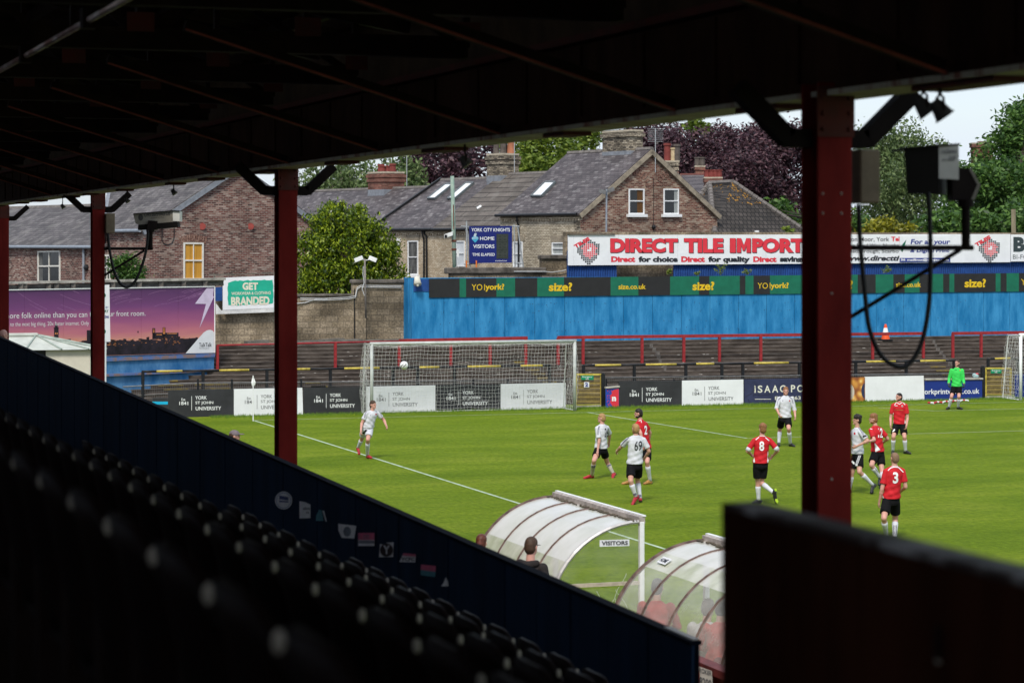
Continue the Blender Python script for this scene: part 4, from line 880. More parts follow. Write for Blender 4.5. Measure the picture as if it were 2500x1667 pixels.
# ================================================================== HOUSES AND TREES BEYOND
TH = radians(55)
EU, EV = (-RT * cos(TH) + FW * sin(TH)), (RT * sin(TH) + FW * cos(TH))       # along the eaves (left, away) and along the gable (right, away)
slate = [(0, (.066, .056, .058)), (.5, (.098, .083, .085)), (.85, (.13, .114, .115)), (1, (.20, .184, .182))]
m_slate = courses('slate', slate, (.035, .03, .033), .33, .155, .012, 'y', .6, .22, .5, None, 1.6)
m_slate2 = courses('slate_old', [(0, (0.085, 0.076, 0.078)), (0.6, (0.119, 0.106, 0.106)), (1, (0.17, 0.157, 0.153))], (0.038, 0.034, 0.034), .33, .16, .012, 'y', .7, .3, .5, (.24, .23, .21, .28), 1.6)
m_tile = courses('concrete_tile', [(0, (.105, .09, .078)), (1, (.155, .135, .12))], (.02, .017, .015), 5.0, .40, .03, 'y', .8, .25, .8, (.2, .19, .17, .3), 1.6)
m_pan = courses('pantile', [(0, (.042, .036, .031)), (1, (.075, .064, .056))], (.015, .013, .012), .30, .33, .035, 'x', .8, .25, .8, None, 1.6)
m_red = courses('red_brick', [(0, (0.055, 0.017, 0.016)), (0.25, (0.14, 0.035, 0.027)), (0.45, (0.195, 0.066, 0.048)), (0.68, (0.281, 0.164, 0.117)), (1, (0.437, 0.343, 0.265))], (0.257, 0.195, 0.148), .24, .079, .016, 'xy', .9, .28, .5, None, 1, .7, .45)
m_red2 = courses('red_brick_dark', [(0, (0.046, 0.017, 0.017)), (0.3, (0.129, 0.034, 0.029)), (0.5, (0.182, 0.057, 0.046)), (0.72, (0.258, 0.137, 0.106)), (1, (0.41, 0.319, 0.266))], (0.251, 0.198, 0.167), .24, .079, .016, 'xy', .9, .3, .5, None, 1, .7, .45)
m_buff = courses('buff_brick', [(0, (.46, .36, .24)), (.5, (.58, .48, .34)), (1, (.70, .60, .45))], (.33, .265, .19), .24, .079, .013, 'xy', .9, .25, .4, None, 1, .5, .3)
m_soot = courses('sooty_buff_brick', [(0, (.07, .06, .05)), (.25, (.24, .20, .145)), (.6, (.38, .32, .235)), (1, (.48, .42, .32))], (.10, .085, .07), .24, .079, .014, 'xy', .9, .5, .4, None, 1, .9, .4)
m_chim = courses('chimney_red_brick', [(0, (.13, .04, .03)), (.6, (.23, .075, .055)), (1, (.30, .13, .10))], (.17, .12, .09), .24, .079, .014, 'xy', .9, .4, .4)
mat('stone_verge', (.26, .22, .165), .9, .35, 3, .3); mat('lead_flashing', (.20, .215, .24), .6, .2, 5); mat('gutter_black', (.012, .012, .013), .4, .2, 5); mat('gutter_grey', (.23, .26, .30), .5, .15, 5)
mat('ridge_tile', (.15, .135, .125), .9, .25, 4, .3); mat('upvc', (.74, .75, .75), .4, .05, 4); mat('sash_cream', (.66, .64, .58), .5, .08, 4)
mat('terracotta', (.33, .13, .07), .85, .25, 4); mat('red_pot', (.17, .036, .03), .8, .2, 4); mat('soot_pot', (.09, .075, .065), .9, .3, 4); mat('buff_pot', (.42, .33, .20), .85, .25, 4); mat('mortar_cap', (.40, .35, .27), .95, .25, 6)
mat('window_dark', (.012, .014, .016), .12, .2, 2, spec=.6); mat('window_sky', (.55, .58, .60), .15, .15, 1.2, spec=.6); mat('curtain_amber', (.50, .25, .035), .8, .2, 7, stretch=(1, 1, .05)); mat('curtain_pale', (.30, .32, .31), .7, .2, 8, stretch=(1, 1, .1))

class House:
    """corner at photo pixel (px, py_eave) and distance d; gable D wide, eaves L long"""
    def __init__(s, name, label, px, pye, d, D, L_, pyr, cat='house'):
        s.c = atD(px, pye, d); s.D, s.L = D, L_; s.ze = s.c.z; s.zr = atD(px, pyr, d + (D / 2) * EV.dot(FW)).z
        s.o = Vector((s.c.x, s.c.y, 0)); m = Matrix((EV, EU, UP)).transposed()
        s.t = empty(name, s.o, label, cat, rot=m); s.g = Plane(s.o, -EU, EV); s.e = Plane(s.o, -EV, -EU)
        rp_ = s.P(0, 0, s.ze); n_ = ((EV * (D / 2) + UP * (s.zr - s.ze)).cross(EU)); n_ = n_ if n_.z > 0 else -n_; s.r = Plane(rp_, n_, -EU)
    def P(s, x, y, z): return s.o + EV * x + EU * y + UP * z
    def ob(s, name, b, m, par=None, **k): return ob(name, b, m, par or s.t, **k)
    def walls(s, mg, me):
        D, L_, z0 = s.D, s.L, s.ze; b = B(); P = s.P
        b.add([P(0, 0, 0), P(D, 0, 0), P(D, 0, z0), P(D / 2, 0, s.zr - .06), P(0, 0, z0)], [(0, 1, 2, 3, 4)]); b.add([P(0, L_, 0), P(D, L_, 0), P(D, L_, z0), P(D / 2, L_, s.zr - .06), P(0, L_, z0)], [(4, 3, 2, 1, 0)]); b.add([P(D, 0, 0), P(D, L_, 0), P(D, L_, z0), P(D, 0, z0)], [(0, 1, 2, 3)])
        s.ob('gable_wall', b, mg); b = B().add([P(0, 0, 0), P(0, L_, 0), P(0, L_, z0), P(0, 0, z0)], [(3, 2, 1, 0)]); s.ob('wall', b, me)
    def roof(s, m, over=.12, eav=.18, ridge='ridge_tile', verge='stone_verge', th=.09):
        P, D, L_ = s.P, s.D, s.L; sl = (s.zr - s.ze) / (D / 2)
        for sg in (0, 1):
            f = lambda u, y, dz=0: P((u if not sg else D - u), y, s.ze + u * sl + dz)
            a = [f(-eav, -over, .03), f(D / 2, -over, .03), f(D / 2, L_ + .02, .03), f(-eav, L_ + .02, .03)]; b = B().prism(a, UP * th); s.ob('roof', b, m)
        if ridge:
            b = B(); n_ = int(L_ / .45)
            for k in range(n_): y0 = -over + (L_ + over) * k / n_; b.tube([P(D / 2, y0, s.zr + .06), P(D / 2, y0 + (L_ + over) / n_ - .02, s.zr + .06)], .14, 6)
            s.ob('ridge_tile', b, ridge)
        if verge:
            b = B()
            for sg in (0, 1):
                f = lambda u: P((u if not sg else D - u), -.10, s.ze + u * sl - .07); b.bar(f(-.1), f(D / 2 + .02), .14, .22)
            s.ob('verge', b, verge)
    def gutter(s, m, y0=0, y1=None, drops=(), dent=True):
        P = s.P; y1 = s.L if y1 is None else y1; b = B().tube([P(-.22, y0, s.ze - .04), P(-.22, y1, s.ze - .04)], .075, 8); gt = s.ob('gutter', b, m)
        for y in drops: b = B().tube([P(-.2, y, s.ze - .1), P(-.16, y, s.ze - .35), P(-.08, y, s.ze - .55), P(-.08, y, .5)], .05, 8); s.ob('downpipe', b, m)
        if dent:
            b = B(); n_ = int((y1 - y0) / .22); b.obox(P(-.03, (y0 + y1) / 2, s.ze - .2), EV * .03, EU * (y1 - y0) / 2, UP * .035)
            for k in range(n_): b.obox(P(-.028, y0 + .1 + k * .22, s.ze - .29), EV * .025, EU * .055, UP * .05)
            s.ob('dentil_course', b, 'buff_brick')
    def win(s, pl, x0, y0, x1, y1, fm, pm, bars=('h',), sill=None, lintel=None, fw=.06, curtain=None):
        window(s.t, pl, x0, y0, x1, y1, fm, pm, bars, sill, lintel, fw, curtain)
    def chimney(s, y, px_top, wx, wy, m, pots, cap='mortar_cap', x=None, zb=None, oversail=2):
        P = s.P; x = s.D / 2 if x is None else x; zt = px_top; zb = s.zr - 1.0 if zb is None else zb; b = B()
        b.obox(P(x, y, (zb + zt) / 2), EV * wx / 2, EU * wy / 2, UP * (zt - zb) / 2)
        for k in range(oversail): b.obox(P(x, y, zt - .16 - .24 * k), EV * (wx / 2 + .06 + .03 * (k == 0)), EU * (wy / 2 + .06 + .03 * (k == 0)), UP * .09)
        c = s.ob('chimney', b, m); b = B(); b.obox(P(x, y, zt + .04), EV * (wx / 2 + .02), EU * (wy / 2 + .02), UP * .05); s.ob('chimney_cap', b, cap, c)
        for dy, h, r_, mm, dx in pots:
            b = B(); p = P(x + dx, y + dy, zt + .05); b.tube([p, p + UP * h * .8, p + UP * h * .82, p + UP * h], [r_ * 1.1, r_ * .9, r_ * 1.12, r_ * 1.1], 12); s.ob('pot', b, mm, c, smooth=False)
        b = B(); b.obox(P(x, y, s.zr - .25), EV * (wx / 2 + .012), EU * (wy / 2 + .012), UP * .28); s.ob('flashing', b, 'lead_flashing', c)
        return c
    def skylight(s, x0, y0, x1, y1, sx):
        """photo corners on the roof slope: bottom-left (x0,y1), bottom-right, slid sx to the right at the top"""
        q = s.r; o = .17; a = [q.at(x0, y1, o), q.at(x1, y1, o), q.at(x1 + sx, y0, o), q.at(x0 + sx, y0, o)]; b = B()
        for u, v in zip(a, a[1:] + a[:1]): b.bar(u, v, .09, .12, up=q.n)
        f = s.ob('skylight', b, mat('skylight_frame', (.10, .115, .12), .4, .15, 4)); c = sum(a, Vector()) / 4; k = [c + (p - c) * .94 + q.n * .02 for p in a]
        s.ob('pane', B().add(k, [(0, 1, 2, 3)]), mat('skylight_pane', (.80, .82, .84), .12, .03, 2, spec=.8), f)
def window(par, pl, x0, y0, x1, y1, fm, pm, bars=('h',), sill=None, lintel=None, fw=.06, curtain=None):
    a, c, d, e = pl.at(x0, y1), pl.at(x1, y1), pl.at(x1, y0), pl.at(x0, y0); u = (c - a); W_ = u.length; u.normalize(); Hh = (e - a).z; n_ = pl.n; q = lambda x, z, o=.0: a + u * x + UP * z + n_ * o
    b = B()
    def br(p_, r_, wd): b.bar(p_, r_, .07, wd, up=UP if abs((r_ - p_).normalized().z) < .5 else u)
    br(q(0, fw / 2, .02), q(W_, fw / 2, .02), fw); br(q(0, Hh - fw / 2, .02), q(W_, Hh - fw / 2, .02), fw); br(q(fw / 2, 0, .021), q(fw / 2, Hh, .021), fw); br(q(W_ - fw / 2, 0, .021), q(W_ - fw / 2, Hh, .021), fw)
    if 'h' in bars: br(q(fw, Hh * .52, .018), q(W_ - fw, Hh * .52, .018), fw * .9)
    if 'v' in bars: br(q(W_ * .5, fw, .012), q(W_ * .5, Hh - fw, .012), fw * .5)
    f = ob('window', b, fm, par); b = B().add([q(fw * .5, fw * .5, .004), q(W_ - fw * .5, fw * .5, .004), q(W_ - fw * .5, Hh - fw * .5, .004), q(fw * .5, Hh - fw * .5, .004)], [(0, 1, 2, 3)]); ob('pane', b, pm, f)
    if curtain:
        k0, k1, cm = curtain; ob('curtain', B().add([q(W_ * k0, fw, .0055), q(W_ * k1, fw, .0055), q(W_ * k1, Hh - fw, .0055), q(W_ * k0, Hh - fw, .0055)], [(0, 1, 2, 3)]), cm, f)
    if sill: b = B(); b.obox(q(W_ / 2, -.07, .06), u * (W_ / 2 + .12), n_ * .09, UP * .07); ob('sill', b, sill, f)
    if lintel: b = B(); b.obox(q(W_ / 2, Hh + .17, .01), u * (W_ / 2 + .14), n_ * .02, UP * .15); ob('lintel', b, lintel, f)
def aerial(par, base, h, n_, wd, m='galv'):
    b = B().tube([base, base + UP * h], .022, 6); top = base + UP * (h - .05)
    for k in range(n_): z = top - UP * .1 * k; b.tube([z - RT * wd, z + RT * wd], .009, 4)
    ob('aerial', b, m, par)

# ---- brick gable house in the middle
h = House('house', 'tall brick gable-end house with two white windows above the tile sign', 1417, 521, 115, 8.45, 6.7, 368)
h.walls(m_red, courses('pale_buff_brick', [(0, (.38, .32, .23)), (.4, (.52, .45, .33)), (1, (.68, .60, .46))], (.20, .165, .125), .24, .079, .013, 'xy', .9, .3, .4, None, 1, .6, .3)); h.roof(m_slate); h.gutter('gutter_black', 0, 6.8, (5.0,))
h.win(h.g, 1534, 461, 1572, 523, 'upvc', 'window_dark', ('h',), 'upvc', curtain=(.56, .92, mat('room_brown', (.10, .045, .012), .7, .3, 6))); h.win(h.g, 1619, 461, 1656, 523, 'upvc', 'window_dark', ('h',), 'upvc', curtain=(.72, .92, 'curtain_pale'))
for cx in (1553, 1637):                                     # blocked arches over the windows
    b = B(); cc = h.g.at(cx, 459); r0 = .55
    for k in range(11):
        a = pi * (k + .5) / 11; d_ = EV * cos(a) + UP * sin(a); p_ = cc + UP * .05 + d_ * (r0 + .17); b.obox(p_ - h.g.n * -.012, d_ * .16, d_.cross(h.g.n) * .045, h.g.n * .015)
    h.ob('arch_course', b, mat('arch_brick', (.17, .06, .045), .9, .5, 9, col2=(.32, .20, .15)))
h.chimney(2.2, atD(1500, 318, 117).z, .75, 2.3, m_soot, [], oversail=1); h.skylight(1297, 445, 1322, 479, 34)
h.ob('vent_pipe', B().tube([h.g.at(1595.5, 600, .02), h.g.at(1595.5, 435, .02)], .012, 5), 'black_paint')
h.ob('vent_bowl', B().ell(h.g.at(1596, 554, .05), .11, n=10, k=6), 'black_paint')
aerial(h.t, h.g.at(1600, 421, .15), h.g.at(1596, 313, .15).z - h.g.at(1600, 421, .15).z, 7, .38)
h.win(h.e, 1349, 592, 1378, 622, 'upvc', 'curtain_pale', ('h',), None, 'stone_verge'); h.win(h.e, 1254, 590, 1277, 652, 'upvc', 'window_sky', ('h',), None, 'stone_verge')
h.ob('quoin', B().obox(h.P(-.012, .25, h.ze - 1.7), EV * .01, EU * .25, UP * 1.5), m_soot)
t = empty('floodlight', h.g.at(1481, 575, .6), 'grey pole with two small floodlights in front of the brick gable', 'floodlight'); pf = Plane(h.g.p + h.g.n * 3, h.g.n, EV)
ob('pole', B().tube([pf.at(1480, 600), pf.at(1481, 462)], .045, 8), 'gutter_grey', t)
for s in (-1, 1): c_ = pf.at(1481 + s * 10, 466 - s * 2); ob('lamp', B().obox(c_, RT * .16 + UP * .05 * s, FW * .09, UP * .09 - RT * .03 * s).bar(pf.at(1481, 467), c_, .04, .04), 'steel_grey', t)

# ---- stepped terrace row to its left
h2 = House('house', 'brown-tiled terraced house between the brick gable and the skylight house', 1228, 557, 120.5, 8.45, 6.2, 424); h2.walls(m_buff, m_buff); h2.roof(m_tile, over=0, verge=None); h2.gutter('gutter_black', -.05, 6.2)
h2.ob('roof_vent', B().tube([h2.r.at(1165, 510, .15), h2.r.at(1175, 504, .15)], .1, 8), 'galv')
h3 = House('house', 'slate-roofed terraced house with two long skylights', 1061, 558, 125.6, 8.6, 5.9, 438); h3.walls(m_buff, m_buff); h3.roof(m_slate, over=0, verge=None); h3.gutter('gutter_black', 0, 6.0, (.9,))
h3.ob('dark_verge', B().bar(h3.P(-.2, 5.9, h3.ze + .12), h3.P(4.3, 5.9, h3.zr + .2), .12, .12), 'gutter_black'); h3.skylight(1044, 450, 1062, 485, 44); h3.skylight(1093, 447, 1111, 485, 45)
h3.win(h3.e, 997, 588, 1022, 671, 'upvc', 'window_dark', ('h',), 'upvc', 'stone_verge', curtain=(.2, .85, mat('drape_grey', (.10, .10, .095), .7, .6, 4, stretch=(1, 1, .3)))); h3.win(h3.e, 930, 588, 949, 640, 'upvc', 'window_sky', ('h',), None, 'stone_verge'); h2.win(h2.e, 1113, 588, 1136, 651, 'upvc', 'window_sky', ('h',), None, 'stone_verge')
h3.ob('alarm_box', B().obox(h3.e.at(973, 590, .06), EU * .12, EV * .05, UP * .18), 'upvc')
h3.ob('downpipe', B().tube([h3.e.at(x, y, .08) for x, y in ((1036, 562), (1036, 570), (1041, 577), (1042, 700))], .055, 8), 'gutter_black')
h2.chimney(6.1, atD(1215, 378, 127).z, 1.15, 1.3, m_soot, [(-.25, .85, .2, 'terracotta', .35), (.15, .8, .17, 'soot_pot', .2), (-.1, .9, .17, 'soot_pot', -.05), (.1, .8, .16, 'soot_pot', -.35)])
aerial(h2.t, h2.P(4.2, 5.0, h2.zr), 2.6, 0, .1)
h4 = House('house', 'long low dark slate roof with a red chimney above the laurel bush', 912, 585, 131, 8.6, 16.5, 460); h4.walls(m_buff, m_buff); h4.roof(m_slate, over=0, verge=None, eav=.3)
h4.ob('verge', B().bar(h4.P(-.2, .0, h4.ze + .1), h4.P(4.3, 0, h4.zr + .2), .12, .22), 'gutter_black')
h4.chimney(5.6, atD(915, 420, 135).z, 1.35, 1.75, m_chim, [(-.55, .5, .19, 'red_pot', .1), (-.15, .4, .19, 'red_pot', .1), (.2, .4, .19, 'red_pot', -.1), (.55, .5, .19, 'red_pot', 0)])
aerial(h4.t, h4.P(4.3, 3.4, h4.zr), 2.0, 0, .1)

# ---- left red brick pair
h = House('house', 'red brick gable-end house with an amber-curtained window above the purple billboard', 352, 561, 104, 9.1, 3.75, 406); h.walls(m_red2, m_red2); h.roof(m_slate2, verge='lead_flashing', ridge=None); h.gutter('gutter_grey', -.05, 3.8, dent=False)
h.win(h.g, 447, 592, 496, 683, 'sash_cream', 'curtain_amber', ('h', 'v'), 'upvc', fw=.07)
b = B(); cc = h.g.at(471, 592)
for k in range(12): x = -.62 + 1.24 * k / 11; b.obox(cc + EV * x + UP * (.2 - .12 * (x / .6) ** 2) + h.g.n * .012, EV * .038, h.g.n * .012, UP * .15 + EV * x * .06)
h.ob('arch_course', b, 'arch_brick')
for x in (494, 612): h.ob('tie_plate', B().tube([h.g.at(x, 553, .01), h.g.at(x, 553, .05)], .15, 12), mat('plate_red', (.25, .05, .04), .8, .2, 5))
h.ob('cable', B().tube([h.g.at(x, y, .02) for x, y in ((396, 557), (395, 585), (400, 595), (410, 598), (420, 593), (425, 580), (425, 557))], .02, 5), 'black_paint')
sl = (h.zr - h.ze) / (h.D / 2); a = [h.P(-.18, 3.78, h.ze + .03 - .18 * sl), h.P(h.D / 2, 3.78, h.zr + .03), h.P(h.D / 2, 12.5, h.zr + .03)]
h.ob('roof', B().prism(a, UP * .09), m_slate2, label='roof slope running on to the left'); h.ob('valley_strip', B().bar(a[0] + UP * .1, a[2] + UP * .1, .2, .05), 'lead_flashing'); h.ob('valley_wall', B().prism([a[0], a[2], a[2] - UP * 2.2, a[0] - UP * .8], EV * .1), m_red2)
h.win(h.e, 254, 622, 271, 685, 'sash_cream', 'window_dark', ('h', 'v'), None, fw=.07)
h5 = House('house', 'lower red brick house with mossy slates and a dark sash window at the far left', 262, 601, 107, 8, 22.0, 500)
h5.walls(m_red2, m_red2); h5.roof(m_slate2, verge=None, ridge='ridge_tile'); h5.gutter('gutter_grey', .6, 22, dent=False)
h5.win(h5.e, 94, 613, 148, 690, 'sash_cream', 'window_dark', ('h', 'v'), None, fw=.07, curtain=(.08, .2, 'drape_grey'))
h5.ob('downpipe', B().tube([h5.e.at(204, 602, .1), h5.e.at(204, 692, .1)], .055, 8), 'gutter_grey'); h5.ob('vent_bowl', B().ell(h5.e.at(211, 653, .05), .14, n=10, k=6), 'black_paint')

# ---- bungalow with hipped pantile roof
mat('lichen', (.30, .15, .025), .95, .5, 4)
def hip(name, label, apex, corners, zE, m):
    t = empty(name, (corners[0].x, corners[0].y, 0), label, 'house'); b = B().add(list(corners) + list(apex), [(0, 1, 4), (1, 2, 5, 4), (2, 3, 5), (3, 0, 4, 5)] if len(apex) == 2 else [(0, 1, 4), (1, 2, 4), (2, 3, 4), (3, 0, 4)]); ob('roof', b, m, t)
    b = B(); n_ = len(corners); cs = [Vector((c.x, c.y, 0)) for c in corners]
    for i in range(4): j = (i + 1) % 4; k = (cs[i] * .96 + sum(cs, Vector()) / 4 * .04, cs[j] * .96 + sum(cs, Vector()) / 4 * .04); b.add([k[0], k[1], k[1] + UP * zE, k[0] + UP * zE], [(0, 1, 2, 3)])
    ob('wall', b, m_red, t); b = B()
    for i in range(4):
        a = apex[min(len(apex) - 1, 0 if i in (0, 3) or len(apex) == 1 else 1)] if len(apex) == 1 else (apex[0] if i in (0, 1) else apex[1]); n2 = 16
        for k in range(n2): p_, q_ = corners[i].lerp(a, k / n2), corners[i].lerp(a, (k + .93) / n2); b.tube([p_ + UP * .05, q_ + UP * .05], [.16, .14], 6)
    if len(apex) == 2: b.tube([apex[0] + UP * .05, apex[1] + UP * .05], .15, 6)
    ob('ridge_tile', b, 'ridge_tile', t); return t
d0 = 124; ap = [atD(1733, 450, d0 + 3), atD(1789, 447, d0 + 1)]
cr = [atD(1640, 555, d0 + .5), atD(1745, 555, d0 - 5), atD(1975, 583, d0 + 1), atD(1880, 560, d0 + 8)]; ze_ = cr[1].z - .35
for c in cr: c.z = ze_
t = hip('house', 'dark pantiled hipped roof with orange lichen right of the brick gable', ap, cr, ze_, m_pan)
b = B()
for i in range(190):
    f = R.random() ** 1.6 * .42; A_, C0, C1 = (ap[0].lerp(ap[1], R.random()), cr[0], cr[1]) if i % 2 else (ap[1], cr[1], cr[2]); c = C0.lerp(C1, R.random()); p_ = A_.lerp(c, f); n_ = (C0 - ap[1]).cross(C1 - ap[1]).normalized(); n_ = n_ if n_.z > 0 else -n_; u_ = (C1 - C0).normalized(); w_ = n_.cross(u_); s = R.uniform(.015, .075); a0 = R.random(); pts_ = [p_ + n_ * .012 + (u_ * cos(a0 + k * 1.047) + w_ * sin(a0 + k * 1.047)) * s * R.uniform(.6, 1.3) for k in range(6)]; b.add(pts_, [tuple(range(6))])
ob('lichen_patch', b, 'lichen', t, kind='stuff')
ob('white_vent', B().tube([atD(1848, 571, 119), atD(1848, 563, 119)], .12, 8), 'upvc', t)

def stack(label, px, pyt, pyb, d, wpx, m, pots, cap='mortar_cap', group='chimneys of houses further back'):
    p_ = atD(px, pyb, d); zt = atD(px, pyt, d).z; wd = wpx * d / F; t = empty('chimney', (p_.x, p_.y, p_.z), label, 'chimney', group); b = B()
    b.obox((p_.x, p_.y, (p_.z + zt) / 2 - 1), RT * wd / 2 * .9, FW * .4, UP * ((zt - p_.z) / 2 + 1)); b.obox((p_.x, p_.y, zt - .12), RT * wd / 2, FW * .46, UP * .1); b.obox((p_.x, p_.y, zt - .42), RT * wd / 2 * .96, FW * .43, UP * .07); ob('shaft', b, m, t)
    ob('cap', B().obox((p_.x, p_.y, zt + .03), RT * wd / 2 * 1.04, FW * .47, UP * .04), cap, t)
    for dx, h_, r_, mm in pots: q = Vector((p_.x, p_.y, zt + .05)) + RT * dx * wd; ob('pot', B().tube([q, q + UP * h_ * .85, q + UP * h_ * .87, q + UP * h_], [r_, r_ * .9, r_ * 1.12, r_ * 1.1], 10), mm, t)
    return t
stack('stone-capped chimney with a tall dark red pot and pale pots behind the brick gable', 1640, 396, 430, 135, 34, m_soot, [(-.32, 1.0, .2, 'red_pot'), (.1, .75, .16, 'buff_pot'), (.36, .95, .2, 'soot_pot')])
stack('brick chimney with four round red pots left of the hipped roof', 1740, 436, 475, 132, 44, m_chim, [(-.32, .42, .17, 'red_pot'), (-.08, .42, .17, 'red_pot'), (.14, .42, .17, 'red_pot'), (.36, .42, .17, 'red_pot')])
stack('small red chimney with two grey pots against the copper beech', 1708, 408, 428, 160, 25, m_chim, [(-.22, .6, .2, 'soot_pot'), (.25, .6, .2, 'soot_pot')])
stack('orange-red chimney block half inside the copper beech', 1830, 389, 412, 165, 32, m_chim, [(-.3, .5, .22, 'red_pot'), (0, .5, .22, 'red_pot'), (.3, .5, .22, 'red_pot')])
stack('bare red brick chimney standing in the green trees at the right edge', 2397, 352, 410, 150, 54, m_chim, [(0, .12, .3, 'mortar_cap')])
t = empty('house', atD(1690, 450, 150) - UP * 4, 'distant grey roof with a red ridge behind the brick gable', 'house')
a = [atD(1600, 470, 146), atD(1730, 470, 146), atD(1722, 426, 150), atD(1660, 426, 150)]; a2 = [p_ + FW * 8 for p_ in a[:2]]
ob('roof', B().add([a[0], a[1], a[2], a[3]], [(0, 1, 2, 3)]).add([a2[0], a2[1], a[2], a[3]], [(3, 2, 1, 0)]), 'slate', t); ob('ridge_tile', B().bar(a[3], a[2], .2, .12), mat('dull_ridge', (.17, .065, .055), .9, .2, 4), t)
ob('gable_verge', B().bar(atD(1712, 440, 149), atD(1695, 468, 147), .2, .15), 'red_pot', t)
z_ = a[0].z; ob('wall', B().obox((a[0] + a[1] + a2[0] + a2[1]) / 4 - UP * (z_ / 2), (a[1] - a[0]) * .48, FW * 3.8, UP * z_ / 2), m_red, t)

# ------------------------------------------------------------------ foliage
G = lambda *c: [(i / (len(c) - 1), x) for i, x in enumerate(c)]
leafmat('leaf_copper', G((.014, .006, .010), (.038, .015, .023), (.076, .034, .046), (.155, .082, .092)), .5, .12)
leafmat('leaf_birch', G((.035, .065, .020), (.075, .12, .035), (.125, .18, .060), (.22, .28, .11)), .5, .3)
leafmat('leaf_maple', G((.016, .048, .010), (.04, .10, .017), (.075, .155, .027), (.14, .25, .05)), .5, .3)
leafmat('leaf_lime', G((.045, .085, .01), (.09, .145, .015), (.15, .21, .025), (.24, .30, .04)), .45, .3)
leafmat('leaf_laurel', G((.012, .030, .004), (.050, .095, .006), (.16, .23, .010), (.34, .41, .025)), .35, .25)
leafmat('leaf_gold', G((.09, .10, .008), (.20, .20, .012), (.34, .31, .02)), .45, .3)
mat('bark', (.055, .043, .033), .95, .3, 4, .4); mat('bark_pale', (.22, .19, .15), .9, .4, 4)
def foliage(b, c, rad, n_, leaf, r_, droop=0.0, hollow=.5, clump=None, up=0.0):
    """leaf-sized quads gathered in clumps through an ellipsoid's outer volume"""
    nc = clump or max(8, n_ // 85)
    cs = []
    for i in range(nc):
        while True:
            v = Vector((r_.uniform(-1, 1), r_.uniform(-1, 1), r_.uniform(-1, 1)))
            if hollow < v.length < 1: break
        v *= 1 + r_.gauss(0, .05); cs.append(Vector((c[0] + v.x * rad[0], c[1] + v.y * rad[1], c[2] + v.z * rad[2])))
    sp = (rad[0] * rad[1] * rad[2]) ** (1 / 3) * 1.0 / nc ** (1 / 3)
    for i in range(n_):
        k = cs[r_.randrange(nc)]; d = Vector((r_.gauss(0, 1), r_.gauss(0, 1), r_.gauss(0, .8))) * sp * .75; p_ = k + d - UP * droop * abs(r_.gauss(0, 1)) * sp * 2
        s = leaf * r_.uniform(.6, 1.35); a = Vector((r_.gauss(0, 1), r_.gauss(0, 1), r_.gauss(0, .6) + up - droop)).normalized(); q_ = a.orthogonal().normalized(); an = r_.uniform(0, 6.28); q_ = (q_ * cos(an) + a.cross(q_) * sin(an))
        b.add([p_ - a * s, p_ - q_ * s * .42, p_ + a * s, p_ + q_ * s * .42], [(0, 1, 2, 3)])
def tree(label, px, d, blobs, m, leaf, bark='bark', trunk=.3, droop=0.0, cat='tree', group=None, name='tree', up=0, hollow=.45, base=0.0, seed=1):
    r_ = random.Random(seed); q = atD(px, HOR, d); o = Vector((q.x, q.y, base)); t = empty(name, o, label, cat, group); b = B(); tb = B(); top = max((c[1] for c in blobs), key=lambda y: -y)
    cs = []
    for (bx, by, rx, ry, dd, n_) in blobs:
        c = atD(bx, by, d + dd); rw = rx * d / F; rh = ry * d / F; foliage(b, c, (rw, rw * .9, rh), n_, leaf, r_, droop, hollow, up=up); cs.append((c, rh))
    zc = sum(c.z for c, _ in cs) / len(cs); hub = Vector((o.x, o.y, max(base + .5, zc - 1.5))); tb.tube([o, o.lerp(hub, .5) + RT * .1, hub], [trunk, trunk * .8, trunk * .6], 9)
    for c, rh in cs:
        mid = hub.lerp(c, .5) + UP * .3; tb.tube([hub, mid, c + UP * rh * .3], [trunk * .45, trunk * .25, trunk * .08], 6)
        for k in range(3): e = c + Vector((r_.uniform(-1, 1), r_.uniform(-1, 1), r_.uniform(-.3, 1))) * rh * .7; tb.tube([mid, e], [trunk * .15, .02], 5)
    ob('crown', b, m, t); ob('trunk', tb, bark, t); return t
tree('dark copper beech showing between the roof girder and the terrace chimneys', 1090, 168, [(1075, 400, 80, 75, 0, 3400), (1150, 380, 70, 70, 3, 2600), (1010, 410, 50, 50, 2, 1500)], 'leaf_copper', .20, seed=2)
tree('broad purple copper beech behind the brick gable house', 1700, 172, [(1590, 355, 85, 62, 0, 7000), (1670, 410, 95, 84, -3, 9000), (1770, 372, 75, 62, 4, 6000), (1540, 390, 60, 60, 2, 3500), (1740, 440, 90, 80, -2, 6500)], 'leaf_copper', .15, trunk=.6, seed=3)
tree('tall purple copper beech whose crown is crossed by the red column', 1900, 165, [(1885, 348, 85, 58, 0, 7000), (1930, 400, 110, 100, 2, 9000), (1820, 440, 90, 95, -3, 7500), (1900, 500, 100, 80, 0, 5500)], 'leaf_copper', .15, trunk=.7, seed=4)
tree('light green birch behind the red brick chimney', 960, 150, [(975, 430, 52, 62, 0, 2600), (1005, 470, 35, 40, -1, 1000)], 'leaf_birch', .17, 'bark_pale', .2, 1.0, seed=5)
tree('grey-green weeping tree between the red column and the chimney', 800, 155, [(800, 450, 70, 70, 0, 3000), (870, 430, 60, 60, 2, 2400), (750, 460, 50, 50, 0, 1500), (905, 455, 35, 50, -2, 1200)], 'leaf_birch', .17, 'bark_pale', .2, 1.0, seed=6)
